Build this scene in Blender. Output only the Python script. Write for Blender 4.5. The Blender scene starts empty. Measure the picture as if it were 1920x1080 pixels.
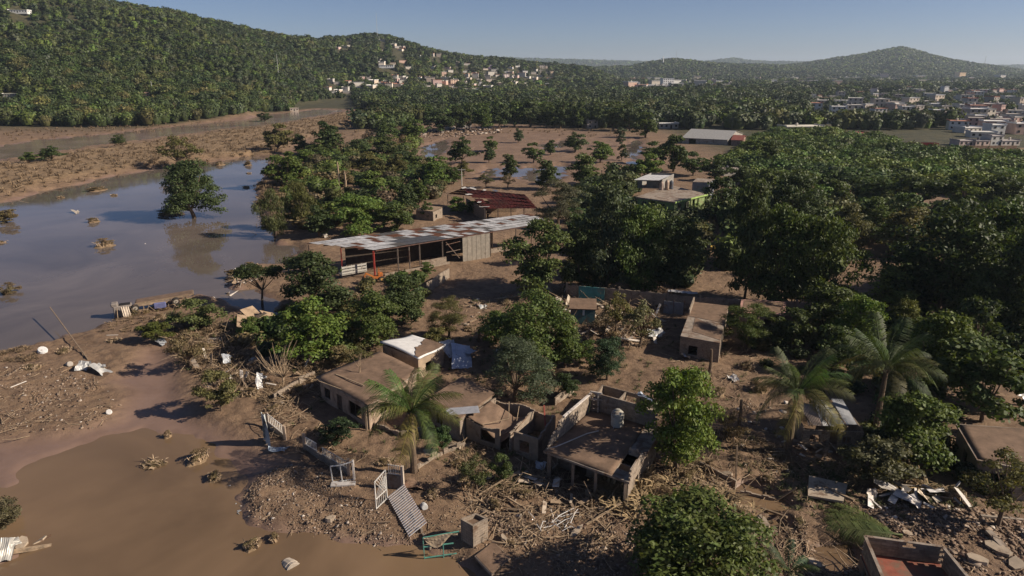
import bpy, bmesh, math, random
import numpy as np
from mathutils import Vector, Matrix, Euler

scene = bpy.context.scene
C = scene.collection
R = math.radians
rnd = random.Random(11)
nr = np.random.default_rng(11)

# ------------------------------------------------------------------ camera
CAM_H, FOC, HOR = 32.0, 1280.0, 128.0      # height in m, focal length and horizon row in pixels of a 1920 x 1080 frame
TH = math.atan((540 - HOR) / FOC)
CT, ST = math.cos(TH), math.sin(TH)
cd = bpy.data.cameras.new('camera')
cam = bpy.data.objects.new('camera', cd)
C.objects.link(cam)
cam.location = (0, 0, CAM_H)
cam.rotation_euler = (math.pi / 2 - TH, 0, 0)
cd.sensor_width = 36
cd.lens = 36 * FOC / 1920
cd.clip_start = 0.5
cd.clip_end = 40000
scene.camera = cam

# ------------------------------------------------------------------ sky, sun, exposure
SUN_EL = R(31)
SUN_AZ = R(98)                             # clockwise from +Y: from the right, a little behind the camera
world = bpy.data.worlds.new('World')
scene.world = world
world.use_nodes = True
wn = world.node_tree
wn.nodes.clear()
sky = wn.nodes.new('ShaderNodeTexSky')
sky.sky_type = 'NISHITA'
sky.sun_disc = False
sky.sun_elevation = SUN_EL
sky.sun_rotation = SUN_AZ
sky.altitude = 50
sky.air_density = 0.62
sky.dust_density = 0.5
sky.ozone_density = 3.6
bg = wn.nodes.new('ShaderNodeBackground')
bg.inputs['Strength'].default_value = 0.050
wo = wn.nodes.new('ShaderNodeOutputWorld')
tint = wn.nodes.new('ShaderNodeMix'); tint.data_type = 'RGBA'; tint.blend_type = 'MULTIPLY'; tint.inputs[0].default_value = 1.0
tint.inputs[7].default_value = (1.17, 1.06, 1.09, 1)          # the cool white balance of the photograph
wn.links.new(sky.outputs[0], tint.inputs[6])
wn.links.new(tint.outputs[2], bg.inputs[0])
wn.links.new(bg.outputs[0], wo.inputs[0])
sd = bpy.data.lights.new('sun', 'SUN')
sd.energy = 5.0
sd.angle = R(0.53)
sd.color = (1.0, 0.88, 0.72)
sun = bpy.data.objects.new('sun', sd)
C.objects.link(sun)
to_sun = Vector((math.sin(SUN_AZ) * math.cos(SUN_EL), math.cos(SUN_AZ) * math.cos(SUN_EL), math.sin(SUN_EL)))
sun.rotation_euler = to_sun.to_track_quat('Z', 'Y').to_euler()
sun.location = (60, 20, 80)
vs = scene.view_settings
vs.view_transform = 'Standard'
vs.look = 'None'
vs.exposure = 0.52
vs.gamma = 1.0
cy = scene.cycles
cy.max_bounces = 5
cy.diffuse_bounces = 2
cy.glossy_bounces = 2
cy.transmission_bounces = 3
cy.transparent_max_bounces = 6
cy.volume_bounces = 0
cy.use_denoising = True
cy.sample_clamp_indirect = 4.0

# ------------------------------------------------------------------ pixels to places
def PZ(u, v, z=0.0):
    """point of the viewing ray through photo pixel (u, v) at height z"""
    a = (u - 960) / FOC
    b = (v - 540) / FOC
    t = (CAM_H - z) / (ST + b * CT)
    return Vector((a * t, (CT - b * ST) * t, z))
def HZ(v, y):
    """height at which row v crosses distance y"""
    b = (v - 540) / FOC
    return CAM_H - (ST + b * CT) / (CT - b * ST) * y
def SU(u, v=200):
    """x / y of a column"""
    b = (v - 540) / FOC
    return (u - 960) / FOC / (CT - b * ST)

# ------------------------------------------------------------------ value noise
def _hash(ix, iy, seed):
    h = (ix.astype(np.int64) * 374761393 + iy.astype(np.int64) * 668265263 + seed * 974711) & 0x7fffffff
    h = ((h ^ (h >> 13)) * 1274126177) & 0x7fffffff
    return ((h ^ (h >> 16)) & 0xffff) / 65535.0
def vnoise(x, y, seed=0):
    x = np.asarray(x, float); y = np.asarray(y, float)
    ix = np.floor(x); iy = np.floor(y)
    fx = x - ix; fy = y - iy
    fx = fx * fx * (3 - 2 * fx); fy = fy * fy * (3 - 2 * fy)
    a = _hash(ix, iy, seed); b = _hash(ix + 1, iy, seed)
    c = _hash(ix, iy + 1, seed); d = _hash(ix + 1, iy + 1, seed)
    return (a * (1 - fx) + b * fx) * (1 - fy) + (c * (1 - fx) + d * fx) * fy
def fbm(x, y, seed=0, octv=3):
    s = 0; a = 0.5; n = 0
    for k in range(octv):
        s = s + a * vnoise(x, y, seed + k * 17); n += a
        x = np.asarray(x) * 2.03 + 3.1; y = np.asarray(y) * 2.03 + 1.7; a *= 0.5
    return s / n
def sstep(e0, e1, x):
    t = np.clip((x - e0) / (e1 - e0), 0, 1)
    return t * t * (3 - 2 * t)

# ------------------------------------------------------------------ objects
def tag(o, label=None, cat=None, group=None, kind=None):
    if label: o['label'] = label
    if cat: o['category'] = cat
    if group: o['group'] = group
    if kind: o['kind'] = kind
    return o
def thing(name, label, cat, loc=(0, 0, 0), rz=0.0, group=None, rot=None, scale=None):
    o = bpy.data.objects.new(name, None)
    C.objects.link(o)
    o.empty_display_size = 0.3
    o.location = loc
    o.rotation_euler = rot if rot is not None else (0, 0, rz)
    if scale is not None: o.scale = scale
    return tag(o, label, cat, group)
def link(name, mesh, mat=None, parent=None, color=None, loc=None, rot=None, scale=None):
    o = bpy.data.objects.new(name, mesh)
    C.objects.link(o)
    if mat is not None and len(mesh.materials) == 0: mesh.materials.append(mat)
    if parent is not None: o.parent = parent
    if color is not None: o.color = (*color, 1)
    if loc is not None: o.location = loc
    if rot is not None: o.rotation_euler = rot
    if scale is not None: o.scale = scale
    return o
def np_mesh(name, V, Q, mat=None, smooth=False):
    """mesh from an (n,3) array and an (m,4) or (m,3) face array"""
    V = np.ascontiguousarray(V, dtype=np.float32); Q = np.ascontiguousarray(Q, dtype=np.int32)
    me = bpy.data.meshes.new(name)
    k = Q.shape[1]
    me.vertices.add(len(V)); me.vertices.foreach_set('co', V.ravel())
    me.loops.add(Q.size); me.loops.foreach_set('vertex_index', Q.ravel())
    me.polygons.add(len(Q)); me.polygons.foreach_set('loop_start', np.arange(0, Q.size, k, dtype=np.int32))
    if smooth: me.polygons.foreach_set('use_smooth', np.ones(len(Q), bool))
    me.update(calc_edges=True)
    if mat: me.materials.append(mat)
    return me
def add_attr(me, name, data, kind='FLOAT'):
    at = me.attributes.new(name, kind, 'POINT')
    if kind == 'FLOAT': at.data.foreach_set('value', np.ascontiguousarray(data, dtype=np.float32))
    else:
        d = np.ones((len(data), 4), np.float32); d[:, :3] = data
        at.data.foreach_set('color', d.ravel())

class MB:
    """collects shapes, links them as one mesh object"""
    def __init__(self): self.v = []; self.f = []
    def add(self, vs, fs):
        n = len(self.v); self.v += [tuple(p) for p in vs]; self.f += [tuple(n + i for i in f) for f in fs]; return self
    def box(self, c, s, rz=0.0, rot=None):
        m = rot if rot is not None else Matrix.Rotation(rz, 3, 'Z')
        c = Vector(c)
        vs = [c + m @ Vector((x * s[0] / 2, y * s[1] / 2, z * s[2] / 2)) for x in (-1, 1) for y in (-1, 1) for z in (-1, 1)]
        return self.add(vs, [(0, 1, 3, 2), (4, 6, 7, 5), (0, 4, 5, 1), (2, 3, 7, 6), (0, 2, 6, 4), (1, 5, 7, 3)])
    def beam(self, p, q, w, h=None, up=(0, 0, 1)):
        p = Vector(p); q = Vector(q); h = h or w
        d = (q - p)
        if d.length < 1e-6: return self
        d.normalize(); up = Vector(up)
        if abs(d.dot(up)) > 0.97: up = Vector((1, 0, 0))
        s = d.cross(up).normalized(); t = s.cross(d)
        vs = [e + s * (i * w / 2) + t * (j * h / 2) for e in (p, q) for i, j in ((-1, -1), (1, -1), (1, 1), (-1, 1))]
        return self.add(vs, [(3, 2, 1, 0), (4, 5, 6, 7), (0, 1, 5, 4), (1, 2, 6, 5), (2, 3, 7, 6), (3, 0, 4, 7)])
    def tube(self, pts, rad, n=6, cap=True):
        pts = [Vector(p) for p in pts]; k = len(pts)
        if not hasattr(rad, '__len__'): rad = [rad] * k
        base = len(self.v)
        prev = None
        for i, p in enumerate(pts):
            d = (pts[min(i + 1, k - 1)] - pts[max(i - 1, 0)]).normalized()
            if prev is None:
                a = Vector((0, 0, 1)) if abs(d.z) < 0.9 else Vector((1, 0, 0))
                s = d.cross(a).normalized()
            else:
                s = (prev - d * prev.dot(d)).normalized()
            prev = s; t = d.cross(s)
            for j in range(n):
                an = 2 * math.pi * j / n
                self.v.append(tuple(p + (s * math.cos(an) + t * math.sin(an)) * rad[i]))
        for i in range(k - 1):
            for j in range(n):
                a = base + i * n + j; b = base + i * n + (j + 1) % n
                self.f.append((a, b, b + n, a + n))
        if cap:
            self.f.append(tuple(base + j for j in reversed(range(n))))
            self.f.append(tuple(base + (k - 1) * n + j for j in range(n)))
        return self
    def prism(self, poly, z0, z1):
        n = len(poly)
        ar = sum(poly[i][0] * poly[(i + 1) % n][1] - poly[(i + 1) % n][0] * poly[i][1] for i in range(n))
        if ar < 0: poly = list(reversed(poly))
        vs = [(p[0], p[1], z0) for p in poly] + [(p[0], p[1], z1) for p in poly]
        fs = [tuple(reversed(range(n))), tuple(range(n, 2 * n))] + [(i, (i + 1) % n, n + (i + 1) % n, n + i) for i in range(n)]
        return self.add(vs, fs)
    def mesh(self, name, mat=None, smooth=False, bevel=0):
        me = bpy.data.meshes.new(name)
        me.from_pydata(self.v, [], self.f)
        if bevel:
            bm = bmesh.new(); bm.from_mesh(me)
            bmesh.ops.bevel(bm, geom=list(bm.edges), offset=bevel, segments=1, affect='EDGES')
            bm.to_mesh(me); bm.free()
        if smooth: me.polygons.foreach_set('use_smooth', [True] * len(me.polygons))
        me.update()
        if mat: me.materials.append(mat)
        return me
    def build(self, name, mat, parent=None, color=None, smooth=False, bevel=0, **kw):
        return link(name, self.mesh(name, mat, smooth, bevel), None, parent, color, **kw)

# ------------------------------------------------------------------ materials
def nodes(name):
    m = bpy.data.materials.new(name); m.use_nodes = True
    nt = m.node_tree; nt.nodes.clear()
    out = nt.nodes.new('ShaderNodeOutputMaterial')
    return m, nt, out
def N(nt, t, **kw):
    n = nt.nodes.new(t)
    for k, v in kw.items(): setattr(n, k, v)
    return n
def mixc(nt, fac, a, b, blend='MIX'):
    n = nt.nodes.new('ShaderNodeMix'); n.data_type = 'RGBA'; n.blend_type = blend
    for idx, x in ((0, fac), (6, a), (7, b)):
        if isinstance(x, (int, float)): n.inputs[idx].default_value = x
        elif isinstance(x, tuple): n.inputs[idx].default_value = (*x, 1) if len(x) == 3 else x
        else: nt.links.new(x, n.inputs[idx])
    return n.outputs[2]
def mrange(nt, x, a, b, c=0.0, d=1.0):
    n = nt.nodes.new('ShaderNodeMapRange'); nt.links.new(x, n.inputs[0])
    for i, val in enumerate((a, b, c, d)): n.inputs[i + 1].default_value = val
    return n.outputs[0]
def noise(nt, vec, scale, detail=4, rough=0.6, dist=0.0):
    n = nt.nodes.new('ShaderNodeTexNoise'); nt.links.new(vec, n.inputs['Vector'])
    n.inputs['Scale'].default_value = scale; n.inputs['Detail'].default_value = detail
    n.inputs['Roughness'].default_value = rough; n.inputs['Distortion'].default_value = dist
    return n.outputs[0]
def bumpn(nt, h, strength, dist=0.05):
    n = nt.nodes.new('ShaderNodeBump'); nt.links.new(h, n.inputs['Height'])
    n.inputs['Strength'].default_value = strength; n.inputs['Distance'].default_value = dist
    return n.outputs[0]
def mat(name, base=None, rough=0.85, var=0.35, scale=2.0, stain=(0.16, 0.105, 0.07), samt=0.0, sscale=0.7, bump=0.3, bscale=18, bdist=0.03, metal=0.0, brick=None):
    """weathered surface; base None takes the object's own colour"""
    m, nt, out = nodes(name)
    pos = N(nt, 'ShaderNodeNewGeometry').outputs['Position']
    oi = N(nt, 'ShaderNodeObjectInfo')
    if base is None: col = oi.outputs['Color']
    else:
        c = N(nt, 'ShaderNodeRGB'); c.outputs[0].default_value = (*base, 1); col = c.outputs[0]
    n1 = noise(nt, pos, scale, 5, 0.65)
    dark = mixc(nt, 1.0, col, (1 - var, 1 - var, 1 - var), 'MULTIPLY')
    lite = mixc(nt, 1.0, col, (1 + var * .7, 1 + var * .65, 1 + var * .6), 'MULTIPLY')
    c1 = mixc(nt, mrange(nt, n1, 0.32, 0.68), dark, lite)
    if samt > 0:
        n2 = noise(nt, pos, sscale, 6, 0.7, 0.6)
        lo = 0.72 - 0.42 * samt
        c1 = mixc(nt, mrange(nt, n2, lo, lo + 0.12), c1, stain)
    hgt = noise(nt, pos, bscale, 4, 0.7)
    if brick:
        tc = N(nt, 'ShaderNodeTexCoord')
        sp = N(nt, 'ShaderNodeSeparateXYZ'); nt.links.new(tc.outputs['Object'], sp.inputs[0])
        cb = N(nt, 'ShaderNodeCombineXYZ'); nt.links.new(sp.outputs[0], cb.inputs[0]); nt.links.new(sp.outputs[2], cb.inputs[1])
        b = N(nt, 'ShaderNodeTexBrick'); nt.links.new(cb.outputs[0], b.inputs['Vector'])
        b.inputs['Scale'].default_value = 1.0
        b.inputs['Brick Width'].default_value = brick[0]; b.inputs['Row Height'].default_value = brick[1]
        b.inputs['Mortar Size'].default_value = 0.016
        b.inputs['Color1'].default_value = (1, 1, 1, 1); b.inputs['Color2'].default_value = (.82, .82, .82, 1)
        b.inputs['Mortar'].default_value = (.55, .52, .5, 1)
        c1 = mixc(nt, 0.9, c1, b.outputs[0], 'MULTIPLY')
    p = N(nt, 'ShaderNodeBsdfPrincipled')
    nt.links.new(c1, p.inputs['Base Color'])
    p.inputs['Roughness'].default_value = rough; p.inputs['Metallic'].default_value = metal
    p.inputs['Specular IOR Level'].default_value = 0.3
    if bump: nt.links.new(bumpn(nt, hgt, bump, bdist), p.inputs['Normal'])
    nt.links.new(p.outputs[0], out.inputs[0])
    return m
def leafmat(name, attr=False, trans=0.28, lo=0.55, hi=1.5):
    m, nt, out = nodes(name)
    oi = N(nt, 'ShaderNodeObjectInfo')
    if attr:
        a = N(nt, 'ShaderNodeAttribute', attribute_name='tint'); col = a.outputs['Color']
    else: col = oi.outputs['Color']
    ge = N(nt, 'ShaderNodeNewGeometry')
    rv = ge.outputs['Random Per Island']
    big = noise(nt, ge.outputs['Position'], 0.9 if not attr else 0.12, 3, 0.6)
    hs = N(nt, 'ShaderNodeHueSaturation')
    nt.links.new(col, hs.inputs['Color'])
    nt.links.new(mrange(nt, big, 0.3, 0.7, 0.522, 0.476), hs.inputs['Hue'])
    nt.links.new(mrange(nt, rv, 0, 1, lo, hi), hs.inputs['Value'])
    p = N(nt, 'ShaderNodeBsdfPrincipled')
    nt.links.new(hs.outputs[0], p.inputs['Base Color'])
    p.inputs['Roughness'].default_value = 0.55; p.inputs['Specular IOR Level'].default_value = 0.22
    t = N(nt, 'ShaderNodeBsdfTranslucent')
    yel = mixc(nt, 1.0, hs.outputs[0], (1.25, 1.2, 0.55), 'MULTIPLY')
    nt.links.new(yel, t.inputs['Color'])
    mx = N(nt, 'ShaderNodeMixShader'); mx.inputs[0].default_value = trans
    nt.links.new(p.outputs[0], mx.inputs[1]); nt.links.new(t.outputs[0], mx.inputs[2])
    nt.links.new(mx.outputs[0], out.inputs[0])
    return m

MUD = (0.150, 0.098, 0.068)
M_leaf = leafmat('leaf')
M_bark = mat('bark', (0.12, 0.085, 0.06), 0.9, 0.4, 6, bump=0.6, bscale=25)
M_stick = mat('stick', (0.33, 0.245, 0.165), 0.9, 0.5, 3, bump=0.4)
M_reed = mat('dry_reed', (0.30, 0.22, 0.125), 0.85, 0.5, 4, bump=0.2)
M_brush = mat('muddy_brush', (0.20, 0.14, 0.085), 0.95, 0.5, 1.2, bump=0.3)
M_concrete = mat('concrete', (0.27, 0.225, 0.185), 0.9, 0.3, 1.3, MUD, 0.55, 0.8)
M_block = mat('block_wall', (0.29, 0.235, 0.185), 0.92, 0.3, 1.6, MUD, 0.4, 0.7, brick=(0.4, 0.2))
M_plaster = mat('plaster', None, 0.9, 0.25, 1.1, MUD, 0.45, 0.8)
M_mudroof = mat('mud_layer', (0.175, 0.116, 0.080), 0.88, 0.32, 1.0, (0.115, 0.076, 0.052), 0.4, 0.9, bump=0.5, bscale=9)
M_paint = mat('paint', None, 0.6, 0.2, 2.5, MUD, 0.4, 1.4)
M_clean = mat('clean_paint', None, 0.6, 0.16, 3, bump=0.1)
M_metal = mat('galvanised', None, 0.45, 0.22, 1.7, (0.16, 0.10, 0.07), 0.28, 1.1, bump=0.15, metal=0.35)
M_rust = mat('rust_sheet', None, 0.8, 0.35, 1.2, (0.11, 0.045, 0.03), 0.45, 0.6, bump=0.2)
def rubblemat(name, a, b, p=0.8):
    m, nt, out = nodes(name)
    ge = N(nt, 'ShaderNodeNewGeometry')
    k = N(nt, 'ShaderNodeMath', operation='POWER'); nt.links.new(ge.outputs['Random Per Island'], k.inputs[0]); k.inputs[1].default_value = p
    col = mixc(nt, k.outputs[0], a, b)
    n = noise(nt, ge.outputs['Position'], 7, 4)
    col = mixc(nt, mrange(nt, n, 0.35, 0.7, 0, 0.7), col, MUD)
    ps = N(nt, 'ShaderNodeBsdfPrincipled'); nt.links.new(col, ps.inputs['Base Color'])
    ps.inputs['Roughness'].default_value = 0.9; ps.inputs['Specular IOR Level'].default_value = 0.25
    nt.links.new(ps.outputs[0], out.inputs[0])
    return m
M_rubble = rubblemat('rubble', (0.12, 0.08, 0.056), (0.40, 0.31, 0.235), 2.2)
M_trash = rubblemat('litter', (0.17, 0.12, 0.085), (0.62, 0.56, 0.5), 1.5)
M_wood = mat('weathered_wood', (0.24, 0.175, 0.12), 0.9, 0.4, 4, MUD, 0.35, 1.5)
M_dark = mat('dark_opening', (0.02, 0.017, 0.015), 0.7, 0.2, 2, bump=0)
M_cloth = mat('muddy_cloth', None, 0.95, 0.25, 3, MUD, 0.45, 1.8, bump=0.2)
M_rubber = mat('rubber', (0.035, 0.03, 0.027), 0.8, 0.3, 5, MUD, 0.4, 3)
M_far = mat('far_wall', None, 0.9, 0.15, 0.35, bump=0)
M_tile = mat('red_floor', (0.24, 0.075, 0.05), 0.7, 0.3, 1.5, MUD, 0.62, 0.55)

# ================================================================== terrain
def pix(pts, z=0.0): return np.array([PZ(u, v, z)[:2] for u, v in pts])
POND = pix([(-260, 760), (-60, 690), (0, 660), (40, 655), (85, 640), (165, 612), (200, 600), (215, 592), (270, 580), (330, 560), (378, 556), (428, 560), (435, 575), (470, 588),
            (520, 590), (505, 560), (452, 545), (418, 536), (420, 520), (450, 505), (520, 495), (560, 478), (540, 462), (512, 455),
            (505, 420), (488, 392), (478, 350), (500, 322), (505, 300), (470, 292), (420, 302), (330, 312), (290, 318),
            (200, 332), (150, 346), (60, 365), (0, 382), (-150, 425), (-330, 560)])
LOWER = pix([(-120, 960), (-30, 930), (20, 935), (45, 915), (80, 872), (180, 842), (250, 815), (330, 835), (400, 872), (425, 915), (455, 985),
             (520, 1005), (620, 1018), (780, 1034), (880, 1080), (960, 1500), (300, 1560), (-300, 1500), (-260, 1180), (-160, 1110), (60, 1062), (85, 1030), (40, 1000), (-120, 1000)])
RIVER = pix([(-160, 318), (0, 300), (150, 277), (300, 257), (420, 241), (520, 232), (562, 222), (612, 215), (642, 207), (598, 205), (540, 212),
             (500, 216), (420, 228), (300, 240), (200, 252), (80, 262), (0, 275), (-160, 285)])
PUDDLES = [pix(p) for p in (
    [(930, 318), (960, 312), (1000, 318), (1050, 312), (1060, 330), (1020, 342), (985, 338), (960, 330)],
    [(1172, 290), (1182, 268), (1195, 262), (1204, 270), (1194, 298), (1184, 306)],
    [(790, 275), (838, 262), (842, 280), (815, 296), (790, 292)],
    [(690, 246), (735, 240), (745, 246), (720, 254), (690, 254)],
    [(1010, 272), (1060, 264), (1062, 274), (1020, 280)],
    [(905, 322), (925, 316), (935, 330), (910, 335)])]
FORE_PUDDLES = [pix(p) for p in (
    [(1372, 925), (1395, 908), (1440, 925), (1470, 938), (1490, 955), (1450, 965), (1400, 952)],
    [(1535, 1030), (1590, 1025), (1602, 1055), (1560, 1072), (1535, 1060)],
    [(1418, 975), (1470, 980), (1480, 995), (1440, 995)])]
WET = pix([(270, 655), (318, 655), (332, 690), (345, 750), (385, 792), (470, 838), (540, 870), (500, 900), (450, 930), (470, 985), (620, 1018), (780, 1034), (880, 1080),
           (980, 1520), (-320, 1520), (-160, 850), (0, 830), (130, 815), (215, 790), (240, 740), (200, 722), (245, 695)])
BERM = pix([(-120, 395), (0, 372), (120, 345), (260, 318), (400, 300), (520, 290), (560, 268), (640, 240), (700, 222), (640, 215), (520, 238), (380, 256), (200, 282), (60, 305), (-120, 330)])
FLAT = pix([(520, 300), (640, 235), (720, 215), (760, 207), (640, 207), (480, 240), (600, 300), (760, 330), (900, 350), (1090, 350), (1210, 300), (1220, 262), (1000, 235), (800, 232)])
FIELD = pix([(1640, 300), (1720, 285), (1790, 278), (1960, 280), (1960, 310), (1700, 312)])

def sdist(P, x, y):
    """signed distance to a polygon, negative inside"""
    x = np.asarray(x, float); y = np.asarray(y, float)
    best = np.full(x.shape, 1e18); inside = np.zeros(x.shape, bool)
    n = len(P)
    for i in range(n):
        ax, ay = P[i]; bx, by = P[(i + 1) % n]
        dx, dy = bx - ax, by - ay
        t = np.clip(((x - ax) * dx + (y - ay) * dy) / (dx * dx + dy * dy), 0, 1)
        best = np.minimum(best, (x - ax - t * dx) ** 2 + (y - ay - t * dy) ** 2)
        c = ((ay > y) != (by > y)) & (x < dx * (y - ay) / (dy if abs(dy) > 1e-9 else 1e-9) + ax)
        inside ^= c
    d = np.sqrt(best)
    return np.where(inside, -d, d)
def masked(P, x, y, pad):
    """sdist only near the polygon's box, elsewhere far"""
    lo = P.min(0) - pad; hi = P.max(0) + pad
    out = np.full(x.shape, 1e3)
    k = (x > lo[0]) & (x < hi[0]) & (y > lo[1]) & (y < hi[1])
    if k.any(): out[k] = sdist(P, x[k], y[k])
    return out

# hills: for each column the row of the skyline (trees stand above it), the distance of the crest and of the foot
def hill_table(rows): 
    a = np.array(rows, float)
    s = np.array([SU(u, v) for u, v, *_ in rows])
    b = (a[:, 1] - 540) / FOC
    tanv = -(ST + b * CT) / (CT - b * ST)
    return s, tanv, a[:, 2], a[:, 3]
HILLS = [hill_table(t) for t in (
    [(-900, -40, 950, 380), (-400, -62, 900, 390), (0, -28, 900, 400), (150, 0, 930, 405), (230, 14, 950, 410), (330, 30, 950, 420), (440, 55, 1000, 450), (520, 72, 1050, 560), (600, 80, 1150, 690),
     (660, 73, 1250, 740), (700, 68, 1300, 760), (740, 75, 1300, 780), (800, 97, 1300, 800), (870, 110, 1350, 820), (950, 117, 1450, 800), (1020, 124, 1500, 850), (1100, 130, 1500, 900)],
    [(1090, 130, 2600, 1900), (1180, 127, 2600, 1900), (1230, 117, 2600, 1900), (1265, 113, 2600, 1900), (1300, 117, 2600, 1900), (1350, 122, 2700, 1900), (1420, 124, 2800, 1900), (1520, 127, 2800, 1900), (1580, 130, 2800, 2000)],
    [(1430, 129, 3200, 2100), (1500, 122, 3200, 2100), (1560, 112, 3200, 2100), (1620, 103, 3200, 2100), (1660, 95, 3200, 2100), (1690, 90, 3200, 2100), (1715, 96, 3200, 2100),
     (1750, 106, 3200, 2100), (1790, 115, 3200, 2100), (1840, 123, 3200, 2100), (1890, 129, 3200, 2100)],
    [(700, 130, 6500, 5000), (880, 106, 6500, 5000), (980, 111, 6500, 5000), (1100, 114, 6500, 5000), (1200, 117, 6500, 5000), (1300, 119, 6500, 5000), (1340, 115, 6500, 5000), (1375, 110, 6500, 5000),
     (1402, 115, 6500, 5000), (1440, 117, 6500, 5000), (1540, 118, 6500, 5000), (1620, 124, 6500, 5000), (1800, 126, 6500, 5000), (1900, 124, 6500, 5000), (2200, 122, 6500, 5000), (2900, 126, 6500, 5000)])]
def hills(x, y):
    y = np.maximum(np.asarray(y, float), 1.0); s = np.asarray(x, float) / y
    h = np.zeros(s.shape)
    for S, T, RR, FF in HILLS:
        tv = np.interp(s, S, T, left=T[0], right=T[-1]); r = np.interp(s, S, RR); f = np.interp(s, S, FF)
        zr = np.maximum(CAM_H + r * tv, 0)
        edge = 1.0
        if S[0] > -0.6: edge = sstep(S[0] - 0.05, S[0] + 0.01, s)
        edge = edge * sstep(S[-1] + 0.06, S[-1] - 0.01, s)
        w = np.clip((y - f) / (r - f), 0, 1)
        w = 0.35 * w + 0.65 * (w * w * (3 - 2 * w))
        w = np.where(y > r, np.clip(1 - (y - r) / (0.9 * r), 0, 1), w)
        n = (fbm(x / 130.0, y / 130.0, 5, 3) - 0.5) * 0.34 * sstep(0, 0.25, w) * (1 - sstep(0.72, 1.0, w))
        h = np.maximum(h, zr * np.clip(w + n, 0, 2) * edge)
    return h
def gh(x, y, full=False):
    """height of the ground"""
    x = np.asarray(x, float); y = np.asarray(y, float)
    near = 1 - sstep(120, 260, y)
    base = 0.30 + 0.55 * fbm(x / 14, y / 14, 1, 3) + near * 0.34 * (fbm(x / 2.6, y / 2.6, 2, 3) - 0.5) + near * 0.26 * (fbm(x / 0.7, y / 0.7, 3, 2) - 0.5)
    right = sstep(-8, 6, x) * (1 - sstep(45, 70, y))
    base = base + right * 0.25 * (fbm(x / 5.0, y / 5.0, 9, 2) - 0.4)
    wet = sstep(1.5, -2.0, masked(WET, x, y, 8))
    base = base * (1 - wet) + wet * (0.10 + 0.16 * (fbm(x / 7, y / 7, 12, 3) - 0.42))
    berm = sstep(2.0, -5.0, masked(BERM, x, y, 10))
    base = base + berm * (0.5 + 1.3 * fbm(x / 9, y / 9, 21, 3) + 0.8 * (fbm(x / 2.2, y / 2.2, 22, 2) - 0.5))
    wat = np.full(x.shape, 1e3)
    for P, wdt in ((POND, 1.0), (LOWER, 1.0), (RIVER, 3.0)):
        wat = np.minimum(wat, masked(P, x, y, 40) / wdt)
    for P in PUDDLES: wat = np.minimum(wat, masked(P, x, y, 14) / 2.0)
    for P in FORE_PUDDLES: wat = np.minimum(wat, masked(P, x, y, 4) * 2.5)
    wig = (fbm(x / 3.0, y / 3.0, 31, 3) - 0.5) * (2.4 + np.clip(y / 60, 0, 3))
    k = sstep(-1.2, 2.2, wat + wig)
    z = -0.45 + k * (base + 0.45)
    z = np.where(wat > 12, base, z)
    z = z + hills(x, y)
    if full: return z, wet, berm, np.clip(wat, -5, 50)
    return z
def g1(x, y): return float(gh(np.array([x]), np.array([y]))[0])
def G(u, v, dz=0.0):
    """where the ray through a pixel meets the ground"""
    if v > 232:
        p = PZ(u, v, 0.4)
        for _ in range(4):
            p = PZ(u, v, g1(p.x, p.y))
    else:
        a = (u - 960) / FOC; b = (v - 540) / FOC
        d = np.array([a, CT - b * ST, -(ST + b * CT)])
        t = np.concatenate([np.arange(150, 2500, 4.0), np.arange(2500, 8000, 15.0)])
        x, y, z = d[0] * t, d[1] * t, CAM_H + d[2] * t
        below = np.nonzero(z < gh(x, y))[0]
        i = below[0] if len(below) else len(t) - 1
        p = Vector((x[i], y[i], g1(x[i], y[i])))
    p.z += dz
    return p

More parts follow.
